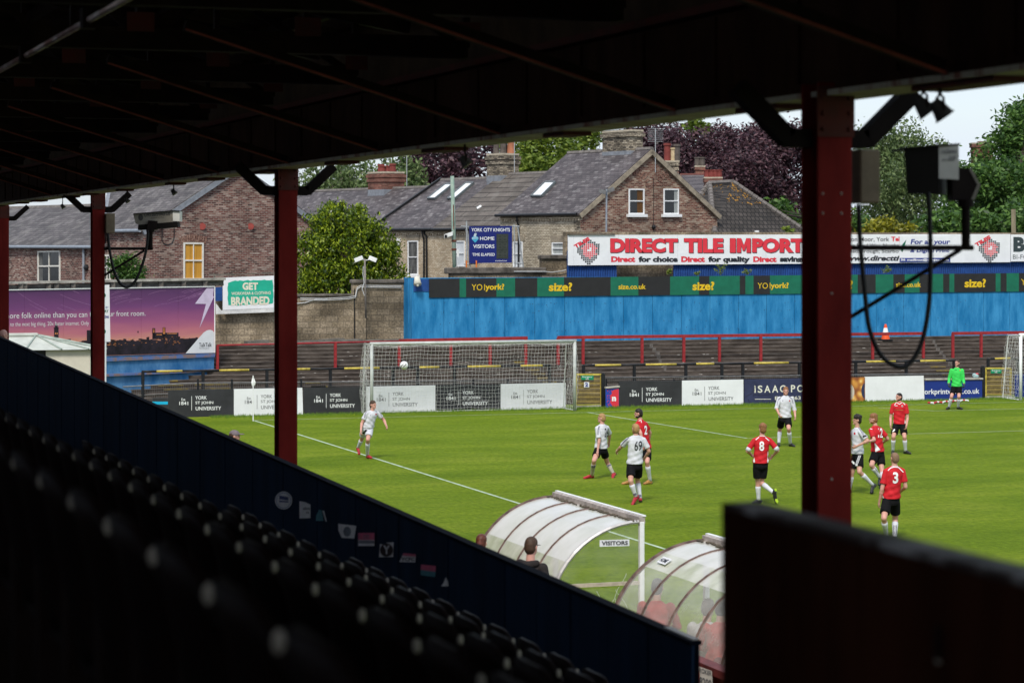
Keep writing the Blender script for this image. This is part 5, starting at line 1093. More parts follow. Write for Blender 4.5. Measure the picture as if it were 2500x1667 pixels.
tree('mid green sycamore behind the two middle chimneys', 1340, 160, [(1330, 370, 75, 50, 0, 3200), (1310, 420, 65, 50, -3, 2800), (1420, 350, 50, 35, 4, 1300), (1270, 400, 45, 55, 0, 1500)], 'leaf_lime', .19, seed=7)
tree('small bright green treetop rising behind the copper beeches', 1690, 185, [(1700, 318, 22, 26, 0, 500), (1725, 330, 22, 18, 0, 320)], 'leaf_lime', .22, seed=8)
tree('tall drooping birch behind the camera box at the right column', 2180, 150, [(2200, 330, 70, 50, 0, 3400), (2150, 410, 80, 90, 0, 4600), (2230, 430, 75, 90, -3, 4400), (2180, 530, 110, 70, 0, 4200), (2110, 350, 45, 50, 2, 1000), (2275, 370, 45, 40, 0, 1300), (2195, 455, 110, 120, 5, 5000)], 'leaf_birch', .125, 'bark_pale', .3, .9, seed=9)
tree('large deep green maple at the right edge of the photo', 2470, 140, [(2510, 335, 78, 72, 3, 5200), (2515, 285, 55, 42, 5, 2600), (2445, 462, 100, 66, -4, 6500), (2380, 440, 52, 40, -6, 2200), (2380, 520, 80, 70, -2, 3600), (2500, 500, 90, 90, 0, 3800), (2470, 430, 90, 110, 4, 4000)], 'leaf_maple', .16, trunk=.6, seed=10)
tree('dark green bank of bushes just above the tile sign on the right', 2360, 118, [(2340, 555, 90, 30, 0, 2600), (2460, 545, 90, 40, 0, 2600), (2080, 560, 50, 30, 0, 1200), (1900, 530, 60, 40, 20, 1500)], 'leaf_maple', .16, cat='shrub', name='shrub', seed=11)
tree('yellow-green shrub peeping over the tile sign beside the red column', 2175, 105, [(2175, 562, 52, 24, 0, 1500), (2150, 570, 40, 18, 0, 700)], 'leaf_gold', .11, trunk=.1, cat='shrub', name='shrub', up=.6, seed=12)
tree('small green sapling at the hipped roof edge beside the red column', 1925, 104, [(1927, 563, 13, 10, 0, 110)], 'leaf_lime', .12, trunk=.03, cat='shrub', name='shrub', seed=13)
tree('big glossy yellow-green laurel bush behind the block wall', 850, 99, [(850, 612, 108, 84, 0, 12000), (835, 550, 75, 40, 0, 3600), (920, 655, 60, 72, 0, 5000), (770, 650, 60, 84, 0, 5000), (800, 520, 26, 20, 0, 700), (868, 525, 26, 18, 0, 600), (835, 508, 14, 12, 0, 200), (955, 610, 30, 30, 0, 900), (850, 700, 110, 50, 0, 4500), (905, 565, 34, 26, 0, 800)], 'leaf_laurel', .082, trunk=.25, cat='bush', name='bush', up=1.1, hollow=.55, seed=14)
tree('green creeper bush against the left red brick house, inside the cable loop', 305, 95.5, [(305, 660, 38, 30, 0, 1500), (320, 650, 30, 36, 0, 800)], 'leaf_maple', .09, trunk=.06, cat='bush', name='bush', up=.5, seed=15)
for k, (px, py, hh, lb) in enumerate(((1760, 672, 36, 'tall leafy weed growing out of the wall top under the tile sign'), (1825, 672, 20, 'short leafy weed right of the tall weed on the wall top'), (1700, 673, 14, 'low weed left of the tall weed on the wall top'), (2165, 668, 28, 'thin weed on the wall top inside the cable loop'), (1632, 671, 16, 'small weed at the end of the blue corrugated sheet'))):
    r_ = random.Random(30 + k); t = empty('weed', onY(px, py, 88.6), lb, 'weed'); b = B(); st = B(); o = onY(px, py, 88.6); hm = hh * 93 / F
    for j in range(3 + hh // 8):
        tip = o + RT * r_.uniform(-.45, .45) * hm * 1.3 + UP * hm * r_.uniform(.4, 1); st.tube([o, o.lerp(tip, .5) + UP * .05, tip], .006, 4)
        for i in range(16): p_ = o.lerp(tip, r_.uniform(.3, 1)); a = Vector((r_.gauss(0, 1), r_.gauss(0, 1), r_.gauss(0, .5))).normalized(); q_ = a.orthogonal(); s = .05; b.add([p_, p_ + a * s - q_ * s * .3, p_ + a * s * 2, p_ + a * s + q_ * s * .3], [(0, 1, 2, 3)])
    ob('leaves', b, 'leaf_lime', t); ob('stem', st, 'leaf_lime', t)
pl = PY(110); t = empty('street_lamp', pl.at(2100, 600), 'slim grey street lamp behind the tile sign beside the red column', 'street lamp')
ob('pole', B().tube([pl.at(2101, 640), pl.at(2099, 500)], .07, 8), 'gutter_grey', t); ob('lamp_head', B().obox(pl.at(2108, 499), RT * .28, FW * .12, UP * .06), 'galv', t)
pl = PY(100); ob('telegraph_pole', B().tube([pl.at(2475, 600), pl.at(2474, 511)], .11, 8), mat('pole_wood', (.27, .23, .15), .9, .3, 4, stretch=(1, 1, .2)), label='wooden pole standing in the green bushes at the right edge', cat='pole')
# ================================================================== THE STAND WE LOOK OUT OF
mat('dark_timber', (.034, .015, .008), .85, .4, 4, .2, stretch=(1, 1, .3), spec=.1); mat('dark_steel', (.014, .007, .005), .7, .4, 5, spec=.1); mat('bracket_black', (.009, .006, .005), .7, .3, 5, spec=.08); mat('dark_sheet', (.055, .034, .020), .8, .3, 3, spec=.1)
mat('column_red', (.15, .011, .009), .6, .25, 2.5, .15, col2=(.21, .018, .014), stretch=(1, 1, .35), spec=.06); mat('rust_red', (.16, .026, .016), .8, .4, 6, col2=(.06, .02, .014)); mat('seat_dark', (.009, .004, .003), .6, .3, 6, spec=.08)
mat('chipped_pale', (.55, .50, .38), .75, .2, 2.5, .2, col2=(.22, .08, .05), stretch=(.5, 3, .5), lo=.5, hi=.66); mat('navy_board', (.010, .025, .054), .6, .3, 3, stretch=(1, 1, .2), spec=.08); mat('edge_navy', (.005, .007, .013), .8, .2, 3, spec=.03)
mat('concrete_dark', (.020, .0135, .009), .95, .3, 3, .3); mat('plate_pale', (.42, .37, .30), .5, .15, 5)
stand = empty('grandstand', (2, 20, 0), 'dark covered grandstand with red steel columns framing the view', 'grandstand')
FX = 5.6
for k, (x, y, wd) in enumerate(((5.55, 11.3, .25), (5.72, 24.0, .25), (6.02, 37.9, .25), (6.2, 51.4, .25))):
    zt = 6.63; b = B(); hw = wd / 2 - .028; dq = .10                          # I-section column: two flanges and a web
    b.box((x - hw, y - dq, .3), (x + hw, y - dq + .02, zt)); b.box((x - hw, y + dq - .02, .3), (x + hw, y + dq, zt)); b.box((x - .008, y - dq + .02, .3), (x + .008, y + dq - .02, zt))
    c = ob('column', b, 'column_red', stand, bevel=.004)
    b = B()
    b.box((x - hw - .008, y - dq - .012, zt - .28), (x + hw + .008, y - dq - .001, zt - .02))
    for dz in (.06, .14, .22):
        for dx in (-.075, .075): b.ell((x + dx, y - dq - .013, zt - dz - .02), .014, n=6, k=4)
    ob('splice_plate', b, 'rust_red', c)
    if k == 0:
        b = B()
        for dx, dz in ((-.07, 6.06), (.035, 6.06), (-.07, 5.96), (.035, 5.96), (-.02, 5.55), (-.02, 4.6), (-.02, 3.7)): b.ell((x + dx, y - dq - .002, dz), .007, n=6, k=4)
        ob('bolt', b, 'plate_pale', c)
    for s in (-1, 1):                                       # cranked knee braces under the girder, in the plane of the front
        b = B(); z0 = 6.345; pts = [(x + s * .10, z0), (x + s * .225, z0), (x + s * .50, 6.60)]
        for (xa, za), (xc, zc) in zip(pts, pts[1:]): b.bar((xa, y, za), (xc, y, zc), .09, .095)
        b.obox((x + s * .225, y, z0 + .005), (.035, 0, 0), (0, .044, 0), (0, 0, .046))
        ob('knee_brace', b, 'bracket_black', stand)
zb = 6.592
b = B(); b.box((FX - .05, -8, zb), (FX + .02, 62, 7.12))
for k in range(62): y = -6 + k * 1.1; b.box((FX - .068, y, zb + .05), (FX - .052, y + .03, 7.1))
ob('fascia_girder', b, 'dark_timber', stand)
b = B(); b.box((FX - .10, -8, zb - .03), (FX + .22, 62, zb - .002)); ob('bottom_flange', b, 'chipped_pale', stand)
b = B(); b.box((FX - .12, -8, 7.123), (FX + .05, 62, 7.17)); ob('top_flange', b, 'rust_red', stand)
for k in range(22): y = -2 + k * 2.9 + R.uniform(-.5, .5); ob('splice_shim', B().obox((FX + .05, y, zb - .045), (.10, 0, 0), (0, R.uniform(.12, .4), 0), (0, 0, .013)), 'rust_red', stand)
for k in range(12):                                          # raking struts from the trusses down to the girder
    y = 3.4 + k * 3.25; st_ = ob('raking_strut', B().bar((FX - 2.4, y, 7.30), (FX - .12, y + .05, 6.62), .06, .07), 'dark_steel', stand); ob('strut_edge', B().bar((FX - 2.4, y - .035, 7.27), (FX - .12, y + .015, 6.59), .018, .014), mat('strut_paint', (.24, .05, .032), .7, .4, 4), st_)
for k in range(17):                                          # roof trusses running front to back
    y = -1.9 + k * 3.25; b = B(); b.bar((-5, y, 7.3), (FX, y, 7.3), .12, .16); b.bar((-5, y, 9.7), (FX + .5, y, 7.75), .1, .14); xs = [-4.4 + i * 1.25 for i in range(9)]
    zf = lambda x: 9.7 + (7.75 - 9.7) * (x + 5) / (FX + 5.5)
    for i, x in enumerate(xs):
        b.bar((x, y, 7.3), (x, y, zf(x)), .05, .07, up=(0, 1, 0))
        if i + 1 < len(xs): b.bar((x, y, zf(x)) if i % 2 else (x, y, 7.3), (xs[i + 1], y, 7.3) if i % 2 else (xs[i + 1], y, zf(xs[i + 1])), .05, .06)
    for i, x in enumerate(xs): b.obox((x, y - .055, 7.42), (.10, 0, 0), (0, .006, 0), (0, 0, .07), 1)
    ob('truss', b, ['dark_steel', 'rust_red'], stand)
for k in range(11): x = -4.6 + k * 1.02; ob('purlin', B().bar((x, -8, 9.82 - (x + 5) * .176), (x, 62, 9.82 - (x + 5) * .176), .07, .12), 'dark_steel', stand)
b = B(); n_ = 260
for k in range(n_): y0, y1 = -8 + 70 * k / n_, -8 + 70 * (k + 1) / n_; dz0, dz1 = (.03 if k % 2 else 0), (0 if k % 2 else .03); b.add([(-5.2, y0, 9.95 + dz0), (FX + .7, y0, 7.90 + dz0), (FX + .7, y1, 7.90 + dz1), (-5.2, y1, 9.95 + dz1)], [(0, 1, 2, 3)])
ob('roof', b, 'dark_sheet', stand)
ob('back_wall', B().box((-5.3, -8, 0), (-5.2, 62, 8.0)), 'dark_timber', stand); ob('end_wall', B().box((-5.2, 61.9, 0), (FX + .6, 62, 8)), 'dark_sheet', stand)  # unseen walls: end one added for darkness, back one cut low to admit light
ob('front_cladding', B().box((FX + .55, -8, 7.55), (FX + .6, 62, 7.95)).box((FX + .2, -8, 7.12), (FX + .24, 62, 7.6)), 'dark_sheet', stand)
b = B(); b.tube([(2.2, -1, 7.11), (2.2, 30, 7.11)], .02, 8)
ob('conduit', b, mat('chipped_conduit', (.40, .20, .16), .35, .3, 3, col2=(.80, .70, .66), stretch=(1, .9, 1), spec=.6, lo=.42, hi=.62), stand, smooth=True)  # chipped paint, with the tube's bright streak of caught light painted in
b = B()
for y in (7.6, 9.2, 11.3, 14.2, 17): b.obox((2.2, y, 7.12), (.04, 0, 0), (0, .06, 0), (0, 0, .06))
ob('conduit_clip', b, 'dark_steel', stand)
b = B()
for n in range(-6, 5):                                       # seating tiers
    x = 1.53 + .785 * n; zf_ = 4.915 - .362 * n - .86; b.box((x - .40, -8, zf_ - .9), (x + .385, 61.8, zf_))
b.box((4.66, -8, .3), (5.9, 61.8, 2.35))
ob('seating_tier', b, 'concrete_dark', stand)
# small floodlights hung under the girder
def lampfix(px, py, X, lb, s=1.0, two=False):
    p = onX(px, py, X); t = empty('floodlight', p, lb, 'floodlight', 'small lamps hung under the stand girder'); b = B()
    for k in range(2 if two else 1):
        c = p + Vector((0, -.16 * k, -.02 * k)); d_ = Vector((.55, -.25 + .1 * k, -.8)).normalized(); b2 = B().tube([c - d_ * .09 * s, c - d_ * .05 * s, c + d_ * .06 * s, c + d_ * .075 * s], [.045 * s, .06 * s, .085 * s, .1 * s], 12); ob('lamp_head', b2, mat('lamp_grey', (.06, .055, .05), .6, .3, 6), t, smooth=False)
        b.tube([c + Vector((0, -.07, -.01)) * s, c + Vector((0, -.06, .10)) * s, c + Vector((0, 0, .13)) * s, c + Vector((0, .06, .10)) * s, c + Vector((0, .07, -.01)) * s], .012 * s, 6); b.tube([c + Vector((0, 0, .12)) * s, c + Vector((0, 0, .32)) * s], .018 * s, 6)
    ob('bracket', b, 'dark_steel', t)
lampfix(2255, 262, 5.58, 'pair of small dark floodlights hanging under the girder right of the big red column', .55, True)
lampfix(1135, 394, 5.58, 'dark lamp hanging under the girder above the terrace roofs', .5); lampfix(424, 469, 5.62, 'dark lamp hanging under the girder above the left brick gable', .42); lampfix(153, 504, 5.65, 'dark lamp hanging under the girder left of the camera column', .42); lampfix(310, 489, 5.62, 'dark lamp at the knee brace right of the camera column', .42)

# navy boarded barrier in front of the seats
BX = 5.0; A0, A1 = onX(-30, 806, BX + .03), onX(1690, 1556, BX)
bt = empty('barrier_wall', (BX, (A0.y + A1.y) / 2, 2.3), 'long navy vertical-boarded barrier running across the front of the seats', 'barrier')
zt = lambda y: A1.z + (A0.z - A1.z) * (y - A1.y) / (A0.y - A1.y) - .022
b = B(); y = A1.y; k = 0; wd = .62
while y < 52:
    y2 = min(y + wd, 52); b.prism([(BX - .014 * (k % 2) * .3, y + .010, 2.0), (BX - .014 * (k % 2) * .3, y2 - .010, 2.0), (BX - .014 * (k % 2) * .3, y2 - .010, zt(y2)), (BX - .014 * (k % 2) * .3, y + .010, zt(y))], (.02, 0, 0)); y = y2; k += 1
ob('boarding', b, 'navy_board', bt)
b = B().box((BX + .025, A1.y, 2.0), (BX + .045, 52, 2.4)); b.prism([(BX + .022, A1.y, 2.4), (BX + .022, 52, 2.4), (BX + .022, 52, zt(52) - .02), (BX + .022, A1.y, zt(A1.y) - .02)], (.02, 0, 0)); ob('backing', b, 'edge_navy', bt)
b = B().bar((BX + .02, A1.y, zt(A1.y) - .008), (BX + .02, 52, zt(52) - .008), .07, .022); ob('capping', b, 'edge_navy', bt)
ob('worn_cap_end', B().bar((BX + .03, A1.y + .02, zt(A1.y) + .006), (BX + .03, A1.y + .42, zt(A1.y + .42) + .006), .04, .008), 'plate_pale', bt)
pb = Plane((BX - .012, 0, 0), (-1, 0, 0), (0, -1, 0))
mat('sticker_white', (.86, .83, .81), .5, .1, 6); mat('sticker_blue', (.03, .06, .22), .5, .2, 6); mat('sticker_pink', (.70, .14, .24), .5, .15, 6); mat('sticker_ink', (.04, .04, .05), .5, .2, 6); mat('sticker_teal', (.10, .30, .34), .5, .3, 6)
def sticker(poly, m, lb): b = B(); flat(b, pb, poly, .002); return ob('sticker', b, m, bt, label=lb)
def disc(cx, cy, rx, ry): return [(cx + rx * cos(a * pi / 12), cy + ry * sin(a * pi / 12)) for a in range(24)]
s = sticker(disc(692.5, 1221, 21, 22), 'sticker_white', 'round white and blue sticker'); b = B(); flat(b, pb, [(682, 1209), (704, 1213), (704, 1221), (682, 1218)], .004); flat(b, pb, [(682, 1221), (704, 1223), (704, 1226), (682, 1225)], .004); ob('blue_print', b, 'sticker_blue', s)
b = B(); pts = disc(692.5, 1221, 18.5, 19.5); pt2 = disc(692.5, 1221, 17, 18)
for i in range(24): j = (i + 1) % 24; flat(b, pb, [pts[i], pts[j], pt2[j], pt2[i]], .003)
ob('blue_ring', b, mat('sticker_sky', (.25, .3, .45), .5, .1, 5), s)
s = sticker([(731, 1265), (758, 1264), (758, 1231), (744, 1225), (731, 1223)], 'sticker_white', 'torn white sticker'); b = B(); letters(b, pb, 'ultra', 740, 1237, 757, 1244, .03, .004); letters(b, pb, 'N', 748, 1248, 754, 1253, .03, .004); ob('lettering', b, 'sticker_ink', s)
sticker([(771, 1271), (790, 1271), (785, 1245), (779, 1243), (772, 1258)], 'sticker_teal', 'torn teal sticker remnant'); sticker([(795, 1272), (798, 1273), (791, 1246), (787, 1246)], 'sticker_white', 'white strip of a torn sticker')
s = sticker([(834, 1312), (865, 1314), (870, 1283), (826, 1278), (826, 1293)], 'sticker_white', 'white sticker with a grey crest'); b = B(); flat(b, pb, disc(847.5, 1297, 9.5, 12), .004); ob('grey_crest', b, mat('sticker_grey', (.22, .24, .27), .5, .4, 30), s)
s = sticker(rect(874.5, 1300, 914, 1332), 'sticker_white', 'pink, grey and white sticker'); b = B(); flat(b, pb, rect(874.5, 1300, 914, 1317), .003); ob('pink_band', b, 'sticker_pink', s); b = B(); flat(b, pb, rect(875, 1318.5, 913.5, 1326), .003); letters(b, pb, 'CITY', 886, 1305, 902, 1314, .03, .004); ob('grey_band', b, 'sticker_grey', s)
s = sticker([(925, 1359), (960, 1359), (961, 1323), (945, 1324), (940, 1329), (928, 1327)], 'sticker_white', 'white sticker with a dark round Y badge'); b = B(); flat(b, pb, disc(943.5, 1342, 16, 16.5), .004); q_ = ob('dark_badge', b, mat('badge_dark', (.03, .012, .014), .5, .3, 6), s); b = B(); letters(b, pb, 'Y', 935.5, 1331, 952, 1352, .035, .006); ob('lettering', b, 'sticker_white', s)
s = sticker([(975, 1371), (1014, 1372), (1015, 1352), (985, 1349)], 'sticker_white', 'slanted sticker with pink top and dark letters'); b = B(); flat(b, pb, [(982, 1356), (1015, 1358), (1015, 1352), (985, 1349)], .003); ob('pink_band', b, 'sticker_pink', s); b = B(); letters(b, pb, 'YCFC', 979, 1360, 1013, 1369, .035, .004); ob('lettering', b, 'sticker_ink', s)
s = sticker([(1027, 1403), (1062, 1408), (1064, 1381), (1028, 1377)], 'sticker_teal', 'pink and teal sticker'); b = B(); flat(b, pb, [(1027, 1390), (1063, 1395), (1064, 1381), (1028, 1377)], .003); ob('pink_band', b, 'sticker_pink', s)
sticker([(1077, 1430), (1095, 1430), (1093, 1417), (1088, 1408), (1083, 1422)], 'sticker_white', 'small torn white sticker scrap')

# boarded partition close by on the right
pt = empty('partition', (2.0, 3, 3.4), 'dark boarded partition close by at the lower right with a worn pale top edge', 'partition')
ze = onX(1770, 1230, 2.0); b = B(); y = ze.y
while y > -2: b.box((2.002, y - .148, 3.0), (2.03, y - .002, ze.z - .012)); y -= .15
ob('boarding', b, mat('partition_wood', (.038, .012, .006), .9, .45, 4, stretch=(1, 1, .2), spec=.02), pt)
ob('top_edge', B().box((1.996, -2, ze.z - .012), (2.075, ze.y, ze.z + .004)), mat('worn_edge', (.09, .06, .05), .45, .4, 3, spec=.4, col2=(.55, .52, .50), stretch=(1, 1.6, 1), lo=.5, hi=.66), pt, bevel=.004)  # chipped edge; the outdoor highlight along it is painted in as pale patches
ob('end_post', B().box((1.998, ze.y + .002, 3.0), (2.04, ze.y + .012, ze.z + .002)), 'dark_timber', pt)
q = onX(2290, 1612, 1.998); ob('bolt_head', B().ell(q, .006, n=8, k=6), 'plate_pale', pt); ob('latch', B().obox(q + UP * .03, Vector((0, .006, .001)), Vector((0, -.001, .03)), Vector((.004, 0, 0))), 'dark_steel', pt)

# ------------------------------------------------------------------ seats: one with its parts, then copies
def make_seat(M, lb, gp):
    t = empty('seat_unit', M.translation, lb, 'seat', gp); hw = .215
    rows = []
    b = B(); nu, nv = 10, 8
    def P(u, v):                                             # u across (-1..1 along Y), v up
        rr = 1 - .16 * max(0, abs(u) - .55) / .45 * (1 if v > .8 else 0); z = -.40 + .40 * v * rr - (.012 * abs(u) ** 4 if v > .9 else 0) + .012 * (1 - u * u) * (v > .9); x = .05 - .09 * v + .045 * u * u
        return Vector((x, hw * u, z))
    vs = [[P(-1 + 2 * i / nu, j / nv) for i in range(nu + 1)] for j in range(nv + 1)]; off = Vector((.022, 0, 0)); o0 = []
    flatv = [p for r_ in vs for p in r_] + [p + off for r_ in vs for p in r_]; n1 = (nu + 1) * (nv + 1); fs = []
    for j in range(nv):
        for i in range(nu): a = j * (nu + 1) + i; fs += [(a, a + 1, a + nu + 2, a + nu + 1), (n1 + a + nu + 1, n1 + a + nu + 2, n1 + a + 1, n1 + a)]
    for i in range(nu): a = nv * (nu + 1) + i; fs.append((a, a + 1, n1 + a + 1, n1 + a)); fs.append((i + 1, i, n1 + i, n1 + i + 1))
    for j in range(nv):
        for i in (0, nu): a = j * (nu + 1) + i; fs.append((a, a + nu + 1, n1 + a + nu + 1, n1 + a))
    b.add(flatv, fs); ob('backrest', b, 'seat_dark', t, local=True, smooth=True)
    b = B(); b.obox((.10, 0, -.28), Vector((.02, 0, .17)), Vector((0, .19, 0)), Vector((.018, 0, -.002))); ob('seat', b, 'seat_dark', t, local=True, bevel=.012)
    b = B(); b.bar((.07, -.2, -.86), (.07, -.2, -.2), .04, .05, up=(1, 0, 0)); ob('leg', b, 'dark_steel', t, local=True); b = B().bar((.07, .2, -.86), (.07, .2, -.2), .04, .05, up=(1, 0, 0)); ob('leg', b, 'dark_steel', t, local=True)
    b = B(); b.ell((-.005, -.220, -.035), .009, .005, .017, 8, 6); ob('number_plate', b, 'plate_pale', t, local=True)  # small pale oval at the end of each backrest
    return t
rowname = {-1: 'nearest row, level with the camera', 0: 'second row down from the camera', 1: 'third row down from the camera', 2: 'fourth row down, beside the stickers', 3: 'lowest row, right against the navy barrier'}
rng = {-1: (2.9, 6.6), 0: (4.4, 13.2), 1: (6.2, 14.9), 2: (8.2, 14.3), 3: (10.2, 14.4)}
proto = None
for n, (y0, y1) in rng.items():
    x, z = 1.53 + .785 * n, 4.915 - .362 * n + .03; k = 0; y = y1
    while y > y0:
        M = Matrix.Translation((x, y, z)); lb = 'dark seat in the unlit ' + rowname[n]; gp = 'dark stand seats, row ' + str(n + 2)
        if proto is None: proto = make_seat(M, lb, gp); kids = [c for c in proto.children]
        else:
            c = proto.copy(); COL.objects.link(c); c.matrix_world = M; c['label'] = lb; c['group'] = gp; WM[c.name] = M
            for kd in kids: d_ = kd.copy(); COL.objects.link(d_); d_.parent = c
        y -= .46 + R.uniform(-.004, .004)

# ------------------------------------------------------------------ camera brackets on two columns
mat('cctv_shell', (.16, .14, .11), .5, .2, 4); mat('cctv_label', (.55, .53, .48), .6, .1, 4); mat('box_tan', (.16, .12, .075), .6, .3, 5); mat('cable_black', (.010, .009, .009), .6, .2, 6)
def cctv(label, Y, arm, pole, diag, loop, box, r_arm, r_cab):
    pl = PY(Y); t = empty('security_camera', pl.at(*arm[0]), label, 'security camera', 'security cameras on the stand columns')
    b = B(); b.tube([pl.at(*p_) for p_ in arm], r_arm, 8); b.tube([pl.at(*p_) for p_ in diag], r_arm * .85, 8); ob('bracket', b, 'bracket_black', t)
    b = B(); b.tube([pl.at(*p_) for p_ in pole], r_arm * 1.7, 10); q_ = pl.at(*pole[-1]); b.tube([q_ - UP * .03, q_ + UP * .01], r_arm * 3, 12); ob('pole', b, 'bracket_black', t)
    b = B(); P = [pl.at(*p_, .04) for p_ in loop]; Q = []
    for i in range(len(P) - 1):
        p0, p1, p2, p3 = P[max(i - 1, 0)], P[i], P[i + 1], P[min(i + 2, len(P) - 1)]
        for k in range(6): s = k / 6; Q.append(.5 * ((2 * p1) + (p2 - p0) * s + (2 * p0 - 5 * p1 + 4 * p2 - p3) * s * s + (3 * p1 - p0 - 3 * p2 + p3) * s ** 3))
    b.tube(Q + [P[-1]], r_cab, 8); ob('cable', b, 'cable_black', t, smooth=True)
    b = B(); x0, y0, x1, y1 = box; a, c = pl.at(x0, y1), pl.at(x1, y0); b.box((a.x, Y - .03, a.z), (c.x, Y + .16, c.z)); ob('junction_box', b, 'box_tan', t, bevel=.008); return t, pl
t, pl = cctv('old security camera on a bracket beside the biggest red column at right', 11.45, [(2066, 605), (2375, 605)], [(2358, 605), (2358, 492)], [(2072, 777), (2344, 610)],
             [(2096, 500), (2100, 590), (2110, 700), (2122, 800), (2150, 866), (2190, 894), (2222, 886), (2252, 830), (2268, 740), (2272, 640), (2270, 540), (2266, 470)], (2094, 366, 2143, 496), .014, .013)
p_ = lambda x, y, o=0: pl.at(x, y, o)
b = B(); fr = [p_(2206, 362), p_(2292, 352), p_(2292, 476), p_(2215, 474)]; dv = RT * .10 + FW * .32 + UP * .006; b.prism(fr, dv); hs = ob('housing', b, mat('cctv_dark', (.007, .006, .005), .7, .2, 4, spec=.06), t)
a, c_ = p_(2292, 353, .001), p_(2292, 436, .001); n_ = Vector((0, -1, 0)); e = RT * .11 + FW * .02 + UP * .006
ob('label_panel', B().prism([c_, c_ + e - UP * .012, a + e, a], FW * .006), 'cctv_label', t)
b = B(); pv = Plane(c_ - FW * .004, e.cross(UP).normalized() * -1 if e.cross(UP).y > 0 else e.cross(UP).normalized(), e)
for s, x0, y0, x1, y1 in (('CWS', 2298, 368, 2312, 377), ('Electronics', 2313, 364, 2336, 375), ('Ltd', 2318, 380, 2334, 388), ('01904', 2300, 388, 2330, 394)): letters(b, pv, s, x0, y0, x1, y1, .02, .003)
ob('lettering', b, 'letter_grey', t)
b = B(); b.prism([p_(2206, 360, .02), p_(2344, 350, .02), p_(2344, 354, .02), p_(2206, 365, .02)], FW * .4); ob('sunshield', b, 'cctv_dark', t)
b = B(); b.prism([p_(2326, 490), p_(2378, 490), p_(2393, 452), p_(2373, 412), p_(2342, 410), p_(2324, 436)], FW * .16); ob('mount', b, 'bracket_black', t)
b = B(); b.prism([p_(2373, 413, .004), p_(2394, 452, .004), p_(2379, 489, .004), p_(2370, 489, .004), p_(2386, 452, .004), p_(2366, 413, .004)], FW * .16); ob('mount_edge', b, 'cctv_shell', t)
t, pl = cctv('old security camera with a printed side on the third red column', 37.7, [(254, 607), (373, 607)], [(367, 607), (367, 562)], [(255, 672), (352, 612)],
             [(263, 570), (266, 600), (274, 645), (286, 680), (302, 699), (318, 698), (334, 680), (348, 645), (357, 610), (361, 580), (361, 562)], (258, 521, 280, 569), .022, .022)
b = B(); b.prism([p_(336, 556), p_(428, 553), p_(423, 515), p_(325, 523), p_(331, 546), p_(338, 548)], FW * .3); ob('housing', b, 'cctv_shell', t)
b = B(); b.prism([p_(336, 562, .01), p_(435, 555, .01), p_(433, 541, .01), p_(338, 549, .01)], FW * .26); ob('under_body', b, 'cctv_dark', t)
b = B(); b.prism([p_(422, 540, .01), p_(438.5, 540.5, .01), p_(438.5, 516, .01), p_(421.5, 515, .01)], FW * .3); ob('end_panel', b, 'cctv_label', t)
b = B(); b.prism([p_(421, 515.5, .03), p_(438, 517, .03), p_(438, 514.5, .03), p_(421, 513.5, .03), p_(325, 521.5, .03), p_(325, 523.5, .03)], FW * .34); ob('sunshield', b, 'cctv_dark', t)
b = B(); letters(b, pl, 'CWS Electronics Ltd', 352, 519.5, 416, 529.5, .02, .006, .2, skew=4); letters(b, pl, '01904 CCTV', 368, 531, 400, 534, .01, .006, skew=2); b.add([pl.at(343.5 + 6 * cos(a_ * pi / 8), 531 + 8 * sin(a_ * pi / 8), .006) for a_ in range(16)], [tuple(range(16))]); ob('lettering', b, mat('faded_ink', (.03, .028, .025), .7, .3, 6), t)
b = B(); b.prism([p_(358, 562, .05), p_(381, 561, .05), p_(384, 540, .05), p_(362, 538, .05)], FW * .2); ob('mount', b, 'bracket_black', t)
# ================================================================== PEOPLE
mat('skin', (.50, .27, .20), .5, .12, 14, spec=.3); mat('skin_pink', (.56, .29, .23), .5, .12, 14, spec=.3); mat('hair_brown', (.055, .030, .018), .6, .35, 30); mat('hair_dark', (.016, .011, .009), .5, .35, 30); mat('hair_blond', (.34, .20, .085), .6, .3, 30)
mat('hair_ginger', (.22, .10, .04), .6, .3, 30); mat('hair_short', (.20, .12, .075), .7, .25, 40); mat('hair_auburn', (.10, .028, .016), .5, .4, 30); mat('eye_dark', (.02, .015, .012), .3, .1, 5); mat('lip', (.34, .12, .10), .5, .1, 9)
mat('kit_white', (.56, .57, .61), .8, .10, 9, .25); mat('kit_red', (.50, .010, .018), .75, .16, 7, .15); mat('kit_black', (.007, .007, .008), .8, .3, 8, .15, spec=.08); mat('kit_green', (.04, .56, .09), .75, .12, 7, .15); mat('kit_grey', (.54, .55, .61), .8, .08, 8, .15)
mat('sock_white', (.58, .59, .64), .85, .06, 12); mat('sock_dirty', (.42, .40, .33), .9, .25, 12); mat('boot_red', (.36, .018, .03), .5, .25, 14); mat('boot_black', (.02, .02, .022), .45, .3, 10); mat('boot_lime', (.42, .60, .03), .5, .2, 10); mat('boot_tan', (.40, .20, .06), .5, .3, 10)
mat('number_black', (.012, .012, .014), .6, .1, 4); mat('number_white', (.76, .77, .78), .6, .05, 4); mat('stripe_grey', (.14, .13, .18), .7, .1, 4); mat('glove', (.05, .075, .085), .7, .5, 18); mat('hoodie', (.022, .018, .018), .9, .3, 9, .2); mat('cap_grey', (.17, .14, .15), .85, .2, 14); mat('jacket_red', (.42, .05, .05), .8, .2, 6); mat('jacket_maroon', (.13, .015, .03), .8, .2, 6); mat('bib_pale', (.5, .5, .5), .8, .1, 5)

